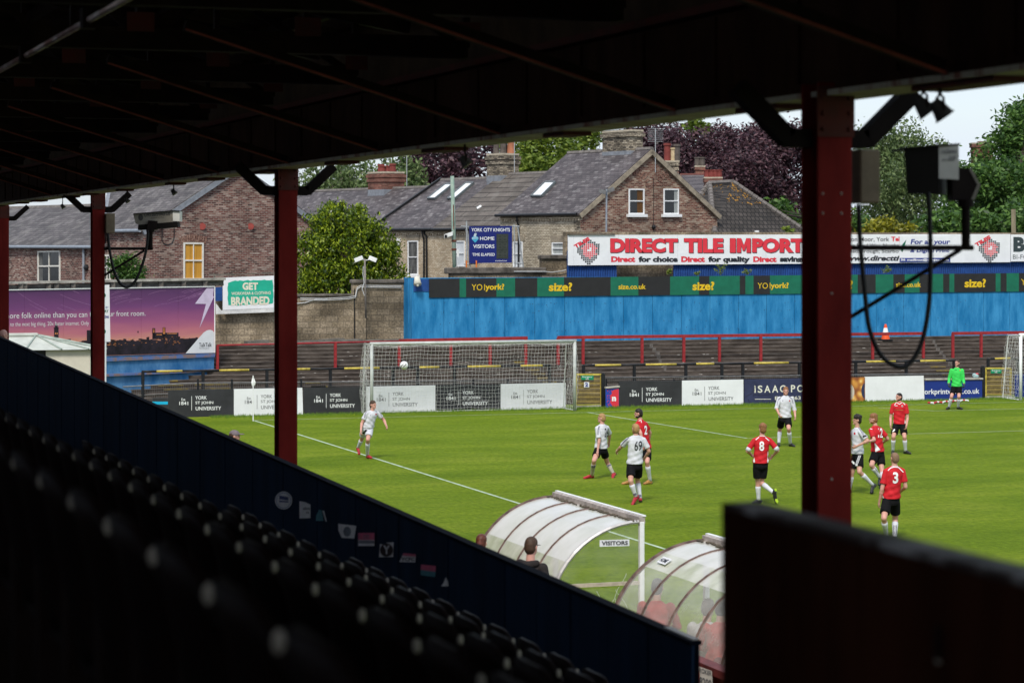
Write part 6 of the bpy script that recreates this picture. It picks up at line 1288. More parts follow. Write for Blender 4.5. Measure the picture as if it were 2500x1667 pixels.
class Person:
    def __init__(s, label, crop, J, foot, body, face, sc=1.0, D=None, feet=True, group=None):
        """J: joint -> (x, y[, sign]) in crop pixels; limbs are given their true length, the sign says whether they reach away (+) or towards us (-)"""
        s.ox, s.oy, s.k = crop; s.J = J; s.sc = sc
        px = lambda p: (s.ox + p[0] / s.k, s.oy + p[1] / s.k); s.px = px
        f0 = px(foot); g = onZ(*f0) if D is None else atD(*f0, D); s.D = (g - EYE).dot(FW); s.base = Vector((g.x, g.y, 0))
        ang = lambda d: RT * sin(radians(d)) - FW * cos(radians(d))
        s.f = ang(body); s.l = UP.cross(s.f); s.hf = ang(face); s.hl = UP.cross(s.hf)
        A = lambda n: atD(*px(J[n]), s.D); W = s.W = {}
        W['head'] = A('head'); W['neck'] = A('neck'); W['hip'] = A('hip'); W['sho'] = A('neck') + (A('hip') - A('neck')) * .15
        if 'sho' in J: W['sho'] = A('sho')
        s.ax = (W['neck'] - W['hip']).normalized()
        for q, sg in (('L', 1), ('R', -1)):
            W['s' + q] = W['sho'] + s.l * .178 * sc * sg; W['h' + q] = W['hip'] + s.l * .088 * sc * sg
            for a, b_, ln in (('s', 'e', .285), ('e', 'w', .255), ('h', 'k', .43), ('k', 'a', .42)):
                n = b_ + q
                if n not in J: continue
                t = J[n]; sign = t[2] if len(t) > 2 else '-'
                if sign == 'g': W[n] = onZ(*px(t), .09)
                elif sign == 'd': W[n] = atD(*px(t), s.D + t[3])
                else: W[n] = s.ext(W[a + q], px(t), ln * sc, sign)
        s.t = empty('person', s.base, label, 'person', group); s.label = label
    def ext(s, P, p, ln, sign):
        d = ray(*p); o = EYE - P; a = d.dot(d); b = 2 * o.dot(d); c = o.dot(o) - ln * ln; disc = b * b - 4 * a * c
        if disc < 0: return EYE + d * (-b / (2 * a))
        r_ = sqrt(disc); return EYE + d * ((-b + r_) / (2 * a) if sign == '+' else (-b - r_) / (2 * a))
    def torso(s, b, k, lo=.0, hem=0.0):
        W, sc = s.W, s.sc; n, h = W['neck'], W['hip']; dp = s.ax.cross(s.l).normalized(); ln = (n - h).length; P = lambda t: h + (n - h) * t
        w_ = .026 if hem else 0; R_ = [(-.10 - hem, .168 + w_, .125 + w_), (.05, .165 + w_ * .8, .122 + w_), (.3, .15 + w_ * .6, .112 + w_ * .5), (.55, .163 + w_ * .2, .122), (.74, .178, .125), (.85, .165, .105), (.93, .115, .08), (1.0, .062, .062)]
        b.loft([(P(t), s.l * (a + k) * sc, dp * (c + k) * sc) for t, a, c in R_ if t >= lo], 20)
    def build(s, hair, shirt, shorts, socks, boots, sleeve=.8, skin='skin', hairkind='short', beard=None, shortlen=.72, long_sock=True, boots2=None, gloves=None):
        W, sc, J = s.W, s.sc, s.J; b = B(); s.torso(b, -.02)
        hd = W['head']; up = (UP * .9 + (W['head'] - W['neck']).normalized() * .25).normalized(); rw, rd, rh = .073 * sc, .092 * sc, .112 * sc; hl, hf = s.hl, s.hf
        b.ell(hd + up * .02 * sc, hl * rw, hf * rd, up * rh * .88, 16, 11); b.ell(hd - up * .045 * sc + hf * .018 * sc, hl * rw * .82, hf * rd * .8, up * rh * .66, 14, 9)
        b.ell(hd + hf * (rd + .006 * sc) - up * .01 * sc, hl * .012 * sc, hf * .018 * sc, up * .024 * sc, 8, 6); b.ell(hd + hf * rd * .93 - up * .085 * sc, hl * .025 * sc, hf * .02 * sc, up * .018 * sc, 8, 6)
        for q in (1, -1): b.ell(hd + hl * q * (rw + .004 * sc) - hf * .008 * sc - up * .005 * sc, hl * .010 * sc, hf * .018 * sc, up * .032 * sc, 8, 6)
        b.tube([W['neck'] - s.ax * .05, W['neck'].lerp(hd, .35), hd - up * .03 * sc], [.062 * sc, .054 * sc, .054 * sc], 12)
        for q in 'LR':
            if 'e' + q in W:
                b.limb([W['s' + q], W['e' + q], W['w' + q]], [.050 * sc, .041 * sc, .027 * sc]); s.hand(b, q, gloves is None)
                m_ = W['e' + q].lerp(W['w' + q], .3); b.ell(m_, .043 * sc, n=10, k=7)
            if 'k' + q in W:
                b.limb([W['h' + q], W['k' + q]], [.085 * sc, .058 * sc]); 
                if 'a' + q in W: b.limb([W['k' + q], W['k' + q].lerp(W['a' + q], .32), W['a' + q]], [.055 * sc, .056 * sc, .036 * sc])
        b.ell(W['hip'], s.l * .155 * sc, s.f * .105 * sc, UP * .11 * sc)
        ob('body', fuse(b, .0095 * sc, 3), skin, s.t, smooth=True)
        # hair
        if hairkind != 'none':
            b = B(); k = {'short': 1.0, 'thick': 1.12, 'crop': .94, 'long': 1.1}[hairkind]
            b.ell(hd + up * (.050 + .010 * (k - 1) * 8) * sc - hf * .006 * sc, hl * rw * 1.08 * k ** .5, hf * rd * 1.0 * k ** .5, up * rh * .72 * k, 16, 10); b.ell(hd + up * .02 * sc - hf * .03 * sc, hl * rw * 1.08, hf * rd * .8, up * rh * .85, 14, 9)
            b.ell(hd - up * .012 * sc - hf * .040 * sc, hl * rw * 1.04, hf * rd * .68, up * rh * .74, 14, 9)
            if hairkind == 'thick':
                for i in range(26):
                    a = R.uniform(0, 6.28); e = R.uniform(.25, 1.4); b.ell(hd + up * (.04 + .095 * sin(e)) * sc - hf * .012 * sc + (hl * cos(a) * rw + hf * sin(a) * rd) * cos(e) * 1.0, R.uniform(.018, .028) * sc, n=7, k=5)
            if hairkind == 'long':
                b.limb([hd - hf * .09 * sc + up * .01, hd - hf * .135 * sc - up * .02, hd - hf * .15 * sc - up * .14], [.035, .03, .014])
            ob('hair', fuse(b, .009 * sc, 2), hair, s.t, smooth=True)
        if beard: b = B(); b.ell(hd - up * .070 * sc + hf * .010 * sc, hl * rw * .92, hf * rd * .84, up * rh * .42, 14, 8); ob('beard', b, beard, s.t, smooth=True)
        for q in (1, -1): b = B(); b.ell(hd + hf * rd * .90 + hl * q * .030 * sc + up * .010 * sc, hl * .014 * sc, hf * .012 * sc, up * .007 * sc, 8, 5); ob('eye', b, 'eye_dark', s.t)
        b = B(); b.ell(hd + hf * rd * .93 - up * .054 * sc, hl * .024 * sc, hf * .010 * sc, up * .006 * sc, 8, 5); ob('mouth', b, 'lip', s.t)
        # shirt
        b = B(); s.torso(b, .002, hem=.05)
        for q in 'LR':
            if 'e' + q not in W: b.ell(W['s' + q], .07 * sc); continue
            if sleeve <= 1: e = W['s' + q].lerp(W['e' + q], sleeve); b.tube([W['s' + q] + (W['sho'] - W['s' + q]) * .5, W['s' + q], e], [.056 * sc, .056 * sc, .068 * sc], 14); b.ell(W['s' + q] - UP * .006, .056 * sc); b.tube([W['neck'] - s.ax * .03, W['s' + q] + UP * .01], [.055 * sc, .040 * sc], 12)
            else: e = W['e' + q].lerp(W['w' + q], sleeve - 1); b.limb([W['s' + q], W['e' + q]], [.068 * sc, .055 * sc], 12); b.tube([W['e' + q], e], [.055 * sc, .046 * sc], 12)
        me = fuse(b, .0105 * sc, 4)
        rr = random.Random(len(s.label)); dp = s.ax.cross(s.l).normalized()                # cloth folds
        for v in me.vertices:
            t = (v.co - W['hip']).dot(s.ax); sd_ = (v.co - W['hip']).dot(s.l); nrm = (v.co - (W['hip'] + s.ax * t)); 
            if nrm.length > .01: v.co += nrm.normalized() * (.006) * (sin(t * 48 + sd_ * 22 + rr.random() * .4) + .7 * sin(t * 27 - sd_ * 35)) * max(0, 1 - abs(t - .1) * 2.2)
        s.shirt = ob('shirt', me, shirt, s.t, smooth=True)
        if shorts:
            b = B(); dp2 = s.l.cross(UP).normalized(); b.loft([(W['hip'] + UP * z * sc, s.l * (a * sc), dp2 * (c * sc)) for z, a, c in ((.13, .140, .105), (.05, .155, .118), (-.05, .172, .132), (-.10, .14, .12))], 18)
            for q in 'LR':
                if 'k' + q in W: e = W['h' + q].lerp(W['k' + q], shortlen); b.tube([W['h' + q] + UP * .04, W['h' + q].lerp(e, .4), e], [.088 * sc, .100 * sc, .100 * sc], 16); b.ell(W['h' + q], .088 * sc)
            s.shorts = ob('shorts', fuse(b, .0105 * sc, 4), shorts, s.t, smooth=True)
        s.sock = []
        if socks:
            for q in 'LR':
                if 'a' + q not in W: continue
                b = B(); k_, a_ = W['k' + q], W['a' + q]; st = .20 if long_sock else .3; b.tube([k_.lerp(a_, st), k_.lerp(a_, st + .14), k_.lerp(a_, .6), k_.lerp(a_, .9), a_], [.058 * sc, .062 * sc, .050 * sc, .043 * sc, .045 * sc], 14); s.sock.append(ob('sock', b, socks, s.t, smooth=True))
        if boots:
            for q in 'LR':
                if 'a' + q not in W or 't' + q not in J: continue
                a_ = W['a' + q]; t = J['t' + q]; tp = onZ(*s.px(t), .035) if len(t) > 2 and t[2] == 'g' else s.ext(a_, s.px(t), .205 * sc, t[2] if len(t) > 2 else '-')
                if (tp - a_).length > .27 * sc: tp = a_ + (tp - a_).normalized() * .23 * sc
                if (tp - a_).length < .10 * sc: tp = a_ + (tp - a_).normalized() * .16 * sc
                d = (tp - a_).normalized(); sh = (W['k' + q] - a_).normalized(); dn = (d * (d.dot(sh)) - sh); dn = dn.normalized() if dn.length > .2 else -UP; heel = a_ - d * .045 * sc + dn * .055 * sc; b = B(); sd_ = d.cross(dn).normalized()
                b.limb([a_, a_ + dn * .05 * sc], [.043 * sc, .043 * sc]); b.ell(heel + d * .01, d * .045 * sc, sd_ * .036 * sc, dn * .035 * sc, 12, 8)
                mid = heel.lerp(tp, .55); b.tube([heel, mid - dn * .01, tp], [.037 * sc, .042 * sc, .030 * sc], 12); b.ell(tp, d * .045 * sc, sd_ * .04 * sc, dn * .028 * sc, 12, 8); b.ell(mid - dn * .02, d * .07 * sc, sd_ * .038 * sc, dn * .045 * sc, 12, 8)
                bo = ob('boot', fuse(b, .009 * sc, 3), boots, s.t, smooth=True); b = B(); off = dn * .034 * sc; b.loft([(heel + off, sd_ * .033 * sc, d * .035 * sc), (heel + off + dn * .012, sd_ * .03 * sc, d * .03 * sc)], 10); b.loft([(tp - d * .02 + off * .9, sd_ * .04 * sc, d * .06 * sc), (tp - d * .02 + off * .9 + dn * .012, sd_ * .036 * sc, d * .055 * sc)], 10)
                for i in range(6): p_ = (heel if i < 2 else tp - d * (.0 if i < 4 else .05) * sc) + off * 1.1 + sd_ * (.022 if i % 2 else -.022) * sc; b.tube([p_, p_ + dn * .018], [.008, .005], 6)
                ob('sole', b, boots2 or 'boot_black', bo)
        if gloves:
            for q in 'LR': b = B(); s.hand(b, q, True, 1.22); ob('glove', fuse(b, .009, 2), gloves, s.t, smooth=True)
        return s
    def hand(s, b, q, do, k=1.0):
        if not do: return
        w_, e = s.W['w' + q], s.W['e' + q]; d = (w_ - e).normalized(); sc = s.sc * k; f = s.f; pn = (s.l * (-1 if q == 'L' else 1)); pn = (pn - d * pn.dot(d)).normalized(); sd_ = d.cross(pn).normalized()
        if sd_.dot(f) < 0: sd_ = -sd_
        b.tube([w_, w_ + d * .03 * sc], [.027 * sc, .026 * sc], 10); pc = w_ + d * .060 * sc; b.ell(pc, d * .050 * sc, sd_ * .042 * sc, pn * .018 * sc, 12, 8)
        for i, ln in enumerate((.068, .078, .072, .056)):
            r0 = pc + d * .034 * sc + sd_ * (.030 - .020 * i) * sc; a1 = radians(28); a2 = radians(80); d1 = d * cos(a1) + pn * sin(a1); d2 = d * cos(a2) + pn * sin(a2); m_ = r0 + d1 * ln * .55 * sc; b.limb([r0, m_, m_ + d2 * ln * .5 * sc], [.0098 * sc, .009 * sc, .0075 * sc], 7)
        r0 = pc - d * .02 * sc + sd_ * .036 * sc; m_ = r0 + (d * .6 + sd_ * .7 + pn * .3).normalized() * .036 * sc; b.limb([r0, m_, m_ + (d * .9 + pn * .4).normalized() * .03 * sc], [.012 * sc, .0105 * sc, .0085 * sc], 7)
    # marks printed on the cloth: photo outlines laid onto the finished surface
    def bvh(s, o):
        me = o.data; M = WM[o.name]; return BVHTree.FromPolygons([M @ v.co for v in me.vertices], [tuple(p.vertices) for p in me.polygons])
    def strip(s, o, pts, wd, m, name='stripe', n=10, off=.006):
        tr = s.bvh(o); b = B(); P = []
        for (x0, y0), (x1, y1) in zip(pts, pts[1:]):
            for i in range(n): P.append((x0 + (x1 - x0) * i / n, y0 + (y1 - y0) * i / n))
        P.append(pts[-1]); prev = None
        for i, p in enumerate(P):
            q = P[min(i + 1, len(P) - 1)]; r_ = P[max(i - 1, 0)]; dx, dy = q[0] - r_[0], q[1] - r_[1]; ln = sqrt(dx * dx + dy * dy) or 1; w_ = wd(i / (len(P) - 1)) if callable(wd) else wd; row = []
            for e in (-1, -.33, .33, 1):
                u = s.px((p[0] - dy / ln * w_ / 2 * e, p[1] + dx / ln * w_ / 2 * e)); d = ray(*u).normalized(); h = tr.ray_cast(EYE, d); row.append(h[0] - d * off if h[0] else None)
            if prev:
                for j in range(3):
                    c = [prev[j], prev[j + 1], row[j + 1], row[j]]
                    if all(v is not None for v in c) and max((c[a] - c[0]).length for a in range(4)) < .09: b.add(c, [(0, 1, 2, 3)])
            prev = row
        if b.v: ob(name, b, m, o)
    def number(s, txt, x0, y0, x1, y1, m, bold=.04, shear=0.0, dy=0.0):
        tr = s.bvh(s.shirt); vs, fs = text2d(txt, bold, shear, .95); b = B(); P = []
        for u, v in vs: p = s.px((x0 + (x1 - x0) * u, y1 - (y1 - y0) * v + dy * (u - .5))); d = ray(*p).normalized(); h = tr.ray_cast(EYE, d); P.append(((h[0] - EYE).dot(FW) if h[0] else None, p))
        ks = sorted(k for k, _ in P if k is not None); md = ks[len(ks) // 2]
        b.add([atD(*p, min(md + .06, max(md - .10, k if k is not None else md)) - .014) for k, p in P], fs); ob('number', b, m, s.shirt)
    def blob(s, o, x, y, r_, m, name='crest'):
        tr = s.bvh(o); b = B(); P = []
        for a in range(10): p = s.px((x + r_ * .8 * cos(a * pi / 5), y + r_ * sin(a * pi / 5))); d = ray(*p).normalized(); h = tr.ray_cast(EYE, d); P.append(h[0] - d * .008 if h[0] else None)
        if all(P): b.add(P, [tuple(range(10))]); ob(name, b, m, o)

CA_, CB, CC, CD = (840, 950, 7.8375), (1400, 980, 5.808), (1780, 920, 4.613), (2050, 870, 3.408)
GP_ = 'footballers on the pitch'
# player who has just thrown the ball in
p = Person('footballer all in white with red boots, arms swung down after throwing the ball', CA_, dict(head=(552, 300), neck=(545, 408), hip=(448, 740), eR=(338, 655, '-'), wR=(322, 790, '-'), eL=(765, 590, '+'), wL=(810, 705, '-'),
    kR=(345, 935, '+'), aR=(268, 1115, '+'), tR=(290, 1225, '-'), kL=(455, 965, '-'), aL=(446, 1265, 'g'), tL=(548, 1322, 'g')), (450, 1338), 38, 55, 1.0, group=GP_)
p.build('hair_brown', 'kit_white', 'kit_grey', 'sock_white', 'boot_red', .62, 'skin_pink', 'short', boots2='boot_tan')
for dx in (-9, 0, 9): p.strip(p.shirt, [(492 + dx * .6, 372), (415 + dx, 440), (385 + dx, 545)], 4, 'stripe_grey'); p.strip(p.shirt, [(640 + dx * .6, 375), (690 + dx, 430), (725 + dx, 520)], 4, 'stripe_grey')
p.blob(p.shirt, 612, 478, 17, 'kit_red'); p.blob(p.shirt, 505, 497, 8, 'stripe_grey', 'logo'); p.strip(p.shorts, [(362, 850), (430, 775)], 34, 'kit_black', 'side_flash'); p.strip(p.shorts, [(385, 684), (540, 694)], 14, 'kit_black', 'waistband')
# 26
p = Person('footballer in white shirt number 26 and black shorts walking left', CB, dict(head=(402, 238), neck=(408, 318), hip=(388, 680), eL=(366, 545, 'd', -.22), wL=(345, 690, 'd', -.30), eR=(515, 470, '+'), wR=(505, 580, '+'), kL=(292, 838, '-'), aL=(264, 1042, 'g'), tL=(160, 1080, 'g'), kR=(478, 862, '+'), aR=(562, 1015, 'd', .25), tR=(553, 1085, '-')), (400, 1090), -136, -108, 1.0, group=GP_)
p.build('hair_blond', 'kit_white', 'kit_black', 'sock_dirty', 'boot_red', .85, 'skin_pink', 'short', shortlen=.55)
p.number('26', 440, 378, 500, 505, 'number_black', .0, .1)
for dx in (-7, 0, 7): p.strip(p.shirt, [(365 + dx, 345), (350 + dx, 400), (348 + dx, 470)], 4, 'stripe_grey')
for o, y0 in zip(p.sock, ((255, 925, 322, 925), (485, 905, 548, 880))): p.strip(o, [(y0[0], y0[1]), (y0[2], y0[3])], 34, 'stripe_grey', 'sock_band')
# 2 red
p = Person('bearded footballer in red shirt number 2 half hidden behind number 69', CB, dict(head=(925, 172), neck=(945, 255), hip=(1020, 690), eL=(955, 450, '-'), wL=(972, 610, '-'), eR=(1086, 440, '+'), wR=(1070, 570, '+'), kR=(1045, 860, '-'), aR=(1085, 1120, 'g'), tR=(1010, 1160, 'g'), kL=(915, 900, '-'), aL=(810, 1125, 'g'), tL=(705, 1160, 'g')), (1000, 1170), -128, -100, 1.02, group=GP_)
p.build('hair_dark', 'kit_red', 'kit_black', 'sock_white', 'boot_tan', .62, 'skin_pink', 'short', beard='hair_dark'); p.number('2', 1006, 338, 1046, 468, 'number_white', .04); p.strip(p.shirt, [(925, 275), (958, 262), (965, 300)], 8, 'number_white', 'piping')
# 69
p = Person('fair-haired footballer in white shirt number 69 with red boots, seen from behind', CB, dict(head=(880, 388), neck=(888, 476), hip=(868, 905), eL=(668, 650, '+'), wL=(622, 705, '+'), eR=(1072, 705, '+'), wR=(1005, 805, '+'), kL=(812, 1130, '-'), aL=(882, 1345, 'd', -.25), tL=(838, 1452, '-'), kR=(908, 1110, '+'), aR=(946, 1372, 'g'), tR=(948, 1425, '+')), (900, 1440), -163, -150, 1.03, group=GP_)
p.build('hair_blond', 'kit_white', 'kit_black', 'sock_white', 'boot_red', .72, 'skin', 'crop', beard='hair_ginger'); p.number('69', 866, 558, 974, 694, 'number_black', .0, .1)
for dx in (-6, 0, 6): p.strip(p.shirt, [(790 + dx * .3, 505 + dx), (720 + dx * .3, 565 + dx), (672, 622 + dx)], 4, 'stripe_grey')
for o, q in zip(p.sock, ((838, 1330, 895, 1305), (915, 1330, 976, 1335))): p.strip(o, [(q[0], q[1]), (q[2], q[3])], 30, 'stripe_grey', 'sock_band')
# 8
p = Person('footballer in red shirt number 8 with lime-soled boots jogging away', CC, dict(head=(377, 590), neck=(372, 662), hip=(355, 985), eL=(207, 835, '+'), wL=(242, 872, '+'), eR=(548, 828, '+'), wR=(495, 888, '+'), kL=(325, 1190, '+'), aL=(332, 1385, 'g'), tL=(275, 1415, 'g'), kR=(362, 1190, '+'), aR=(500, 1302, '-'), tR=(528, 1405, '-')), (325, 1438), -165, -160, 1.0, group=GP_)
p.build('hair_ginger', 'kit_red', 'kit_black', 'sock_white', 'boot_black', .72, 'skin_pink', 'thick', boots2='boot_lime'); p.number('8', 340, 722, 396, 830, 'number_white', .03)
p.strip(p.shirt, [(300, 706), (338, 676)], 9, 'number_white', 'piping'); p.strip(p.shirt, [(408, 680), (452, 718)], 9, 'number_white', 'piping'); p.strip(p.shirt, [(268, 830), (282, 960)], lambda t: 6 + 16 * t, 'number_white', 'side_panel'); p.strip(p.shirt, [(438, 840), (438, 962)], lambda t: 6 + 12 * t, 'number_white', 'side_panel')
p.strip(p.shirt, [(340, 660), (408, 664)], 12, 'number_white', 'collar')
for q in 'LR': e0 = p.W['s' + q].lerp(p.W['e' + q], .70); e1 = p.W['s' + q].lerp(p.W['e' + q], .98); ob('under_sleeve', B().tube([e0, e1], [.062, .058], 14), 'kit_white', p.t, smooth=True)
# long sleeves, facing
p = Person('bearded footballer in white long sleeves walking towards the camera', CC, dict(head=(638, 160), neck=(635, 208), hip=(628, 470), eR=(533, 352, '-'), wR=(562, 418, '-'), eL=(738, 372, '-'), wL=(745, 448, '-'), kR=(572, 590, '+'), aR=(560, 745, 'd', .2), tR=(562, 768, '-'), kL=(672, 585, '-'), aL=(690, 750, 'g'), tL=(732, 776, 'g')), (635, 785), 8, -2, 1.03, group=GP_)
p.build('hair_ginger', 'kit_white', 'kit_black', 'sock_white', 'boot_black', 1.15, 'skin_pink', 'short', beard='hair_ginger'); p.blob(p.shirt, 682, 268, 9, 'kit_red'); p.blob(p.shirt, 605, 267, 6, 'stripe_grey', 'logo')
for dy in (-4, 0, 4): p.strip(p.shirt, [(590, 222 + dy), (555, 255 + dy), (538 + dy * .5, 320)], 2.5, 'stripe_grey'); p.strip(p.shirt, [(675, 222 + dy), (708, 245 + dy), (722 - dy, 300)], 2.5, 'stripe_grey')
# captain
p = Person('dark-haired footballer in white with a black armband running left behind the red column', CD, dict(head=(147, 530), neck=(145, 590), hip=(150, 820), eL=(235, 702, '-'), wL=(150, 742, '-'), eR=(70, 680, '+'), wR=(40, 700, '+'), kR=(100, 975, '+'), aR=(82, 1105, 'g'), tR=(62, 1130, 'g'), kL=(165, 960, '-'), aL=(275, 1068, 'd', -.1), tL=(262, 1128, '-')), (110, 1140), -75, -90, 1.0, group=GP_)
p.build('hair_dark', 'kit_white', 'kit_black', 'sock_white', 'boot_black', .78, 'skin', 'thick'); p.blob(p.shirt, 124, 640, 10, 'kit_red')
for dx in (-7, 0, 7): p.strip(p.shirt, [(160 + dx, 590), (182 + dx, 620), (205 + dx, 662)], 3.4, 'stripe_grey')
p.strip(p.shirt, [(192, 668), (228, 655)], 14, 'kit_black', 'armband'); p.strip(p.shorts, [(100, 870), (150, 915)], 16, 'number_white', 'side_flash')
for dx in (-8, 0, 8): p.strip(p.shorts, [(168 + dx, 822), (138 + dx, 900)], 3, 'number_white')
# 12
p = Person('footballer in red shirt number 12 running left behind number 3', CD, dict(head=(282, 522), neck=(296, 575), hip=(318, 805), eL=(288, 695, '-'), wL=(245, 705, '-'), eR=(400, 685, '+'), wR=(368, 712, '+'), kL=(265, 905, '-'), aL=(332, 1005, '+'), tL=(328, 1062, '-'), kR=(350, 940, '-'), aR=(368, 1075, 'g'), tR=(340, 1090, 'g')), (350, 1092), -140, -98, 1.0, group=GP_)
p.build('hair_ginger', 'kit_red', 'kit_black', 'sock_white', 'boot_black', .72, 'skin_pink', 'thick', beard='hair_ginger'); p.number('12', 320, 596, 358, 674, 'number_white', .03); p.strip(p.shirt, [(292, 720), (318, 785)], lambda t: 4 + 42 * t, 'number_white', 'side_panel'); p.strip(p.shirt, [(292, 572), (322, 565)], 6, 'number_white', 'collar'); p.strip(p.shirt, [(252, 600), (272, 604)], 5, 'number_white', 'piping')
for o in p.sock[:1]: p.strip(o, [(290, 905), (330, 960)], 3, 'kit_black'); p.strip(o, [(283, 910), (323, 966)], 3, 'kit_black')
# 3
p = Person('balding footballer in red shirt number 3 standing nearest, seen from behind', CD, dict(head=(457, 848), neck=(458, 908), hip=(428, 1195), eL=(352, 1105, '+'), wL=(332, 1205, '+'), eR=(548, 1085, '+'), wR=(512, 1120, '+'), kL=(368, 1345, '-'), aL=(388, 1490, 'd', 0), tL=(388, 1525, '+'), kR=(462, 1350, '+'), aR=(458, 1500, 'd', 0), tR=(460, 1535, '+')), (425, 1530), -165, -155, 1.0, group=GP_)
p.build('hair_short', 'kit_red', 'kit_black', 'sock_white', 'boot_black', .70, 'skin_pink', 'crop'); p.number('3', 443, 960, 488, 1055, 'number_white', .03)
p.strip(p.shirt, [(402, 948), (425, 925), (455, 918), (490, 922), (530, 962)], 7, 'number_white', 'piping'); p.strip(p.shirt, [(430, 908), (490, 910)], 7, 'number_white', 'collar'); p.strip(p.shirt, [(515, 1080), (511, 1185)], lambda t: 4 + 10 * t, 'number_white', 'side_panel'); p.strip(p.shirt, [(352, 1140), (360, 1182)], lambda t: 3 + 16 * t, 'number_white', 'side_panel')
for x in (448, 460, 472): p.strip(p.sock[1], [(x, 1402), (x - 1, 1480)], 5, 'kit_black')
# red, facing
p = Person('footballer in red with crest, standing and looking left, arms hanging', CD, dict(head=(494, 338), neck=(497, 378), hip=(498, 570), eR=(424, 512, '-'), wR=(424, 572, '-'), eL=(565, 510, '-'), wL=(556, 574, '-'), kR=(447, 670, '-'), aR=(443, 782, 'g'), tR=(440, 800, 'g'), kL=(540, 672, '-'), aL=(548, 785, 'g'), tL=(585, 805, 'g')), (500, 808), -12, -62, 1.0, group=GP_)
p.build('hair_dark', 'kit_red', 'kit_black', 'sock_white', 'boot_black', .68, 'skin_pink', 'crop', beard='hair_brown'); p.blob(p.shirt, 520, 412, 8, 'number_white'); p.blob(p.shirt, 520, 412, 5.5, 'kit_black', 'crest_core')
p.strip(p.shirt, [(455, 405), (472, 382), (497, 396), (524, 380), (545, 402)], 5, 'number_white', 'piping'); p.strip(p.shirt, [(550, 470), (545, 558)], lambda t: 3 + 8 * t, 'number_white', 'side_panel'); p.strip(p.shirt, [(446, 470), (445, 556)], 5, 'number_white', 'side_panel'); p.strip(p.shirt, [(458, 410), (482, 409)], 4, 'number_white', 'logo'); p.strip(p.shirt, [(455, 443), (530, 447)], 3, mat('gold_print', (.45, .18, .05), .6, .1, 4), 'sponsor'); p.strip(p.shorts, [(437, 632), (458, 605)], 11, 'number_white', 'side_flash')
# keeper
p = Person('goalkeeper in bright green with dark gloves standing in front of the far goal', CD, dict(head=(978, 57), neck=(975, 92), hip=(973, 258), eR=(910, 190, '-'), wR=(908, 228, '-'), eL=(1030, 192, '-'), wL=(1034, 230, '-'), kR=(930, 335, '-'), aR=(910, 420, 'g'), tR=(888, 437, 'g'), kL=(992, 335, '-'), aL=(985, 420, 'g'), tL=(1018, 436, 'g')), (950, 440), -12, -38, 1.03, group=GP_)
p.build('hair_brown', 'kit_green', 'kit_black', 'sock_white', 'boot_black', 1.9, 'skin_pink', 'crop', beard='hair_brown', gloves='glove', boots2='boot_red'); p.blob(p.shirt, 1001, 115, 5, 'kit_red'); p.strip(p.shirt, [(957, 113), (975, 112)], 3, 'kit_black', 'logo')

# ---- people at the pitchside, seen from behind over the barrier (full figures)
def bystander(label, x, y, z0, htop, face, hair, hk, top, legs, lean=0.0, group='spectators on the paddock', sl=1.95, skin='skin'):
    """standing figure given by where its feet are and how high its head top reaches"""
    h = htop - z0; k = h / 1.8; f = RT * sin(radians(face)) - FW * cos(radians(face)); l = UP.cross(f); o = Vector((x, y, z0)); s = Person.__new__(Person); s.sc = k; s.label = label; s.base = o; s.f = f; s.l = l; s.hf = f; s.hl = l
    P = lambda a, c, z: o + l * a * k + f * c * k + UP * z * k
    s.W = dict(head=P(0, .03, 1.67), neck=P(0, 0, 1.50), hip=P(0, 0, .95), sho=P(0, -.01, 1.43), sL=P(.178, 0, 1.42), sR=P(-.178, 0, 1.42), hL=P(.088, 0, .93), hR=P(-.088, 0, .93), eL=P(.25, -.02, 1.15), eR=P(-.25, -.02, 1.15), wL=P(.20, .17, .98), wR=P(-.20, .17, .98), kL=P(.10, .03, .5), kR=P(-.10, .03, .5), aL=P(.11, -.02, .09), aR=P(-.11, -.02, .09))
    s.ax = UP.copy(); s.D = (o - EYE).dot(FW); s.J = {}; s.px = lambda p_: p_; s.t = empty('person', o, label, 'person', group); s.build(hair, top, legs, None, None, sl, skin, hk, shortlen=.99)
    for q in 'LR':
        a_ = s.W['a' + q]; b = B(); b.tube([s.W['k' + q], a_ + UP * .02], [.075 * k, .06 * k], 12); ob('trouser_leg', b, legs, s.t, smooth=True); b = B(); b.ell(a_ + f * .07 - UP * .045, f * .13, l * .045, UP * .042, 12, 8); ob('shoe', b, 'boot_black', s.t, smooth=True)
    return s
q = atD(1294.5, 1309, 30.4); s = bystander('man in a dark hoodie and glasses, short brown hair, at the dugout, seen from behind', q.x, q.y, .3, q.z, 150, 'hair_brown', 'short', 'hoodie', mat('denim', (.03, .045, .09), .9, .2, 8), skin='skin_pink')
b = B(); hd = s.W['head']; b.tube([hd + s.l * -.078 + UP * .02 - s.f * .02, hd + s.l * -.076 + UP * .02 + s.f * .085], .004, 5); b.tube([hd + s.l * .078 + UP * .02 - s.f * .02, hd + s.l * .076 + UP * .02 + s.f * .085], .004, 5); b.tube([hd + s.l * a * .076 / 4 + UP * .015 + s.f * .098 for a in range(-4, 5)], .005, 5); ob('glasses', b, 'steel_grey', s.t)
b = B(); n_ = s.W['neck']; b.limb([n_ + s.l * .12 - s.f * .05 - UP * .02, n_ - s.f * .11 - UP * .05, n_ - s.l * .12 - s.f * .05 - UP * .02], [.045, .06, .045]); ob('hood', fuse(b, .012), 'hoodie', s.t, smooth=True)
q = atD(1174, 1305, 32.3); bystander('woman with an auburn ponytail left of the hooded man, only her hair showing', q.x, q.y, .3, q.z, 165, 'hair_auburn', 'long', 'hoodie', 'denim')
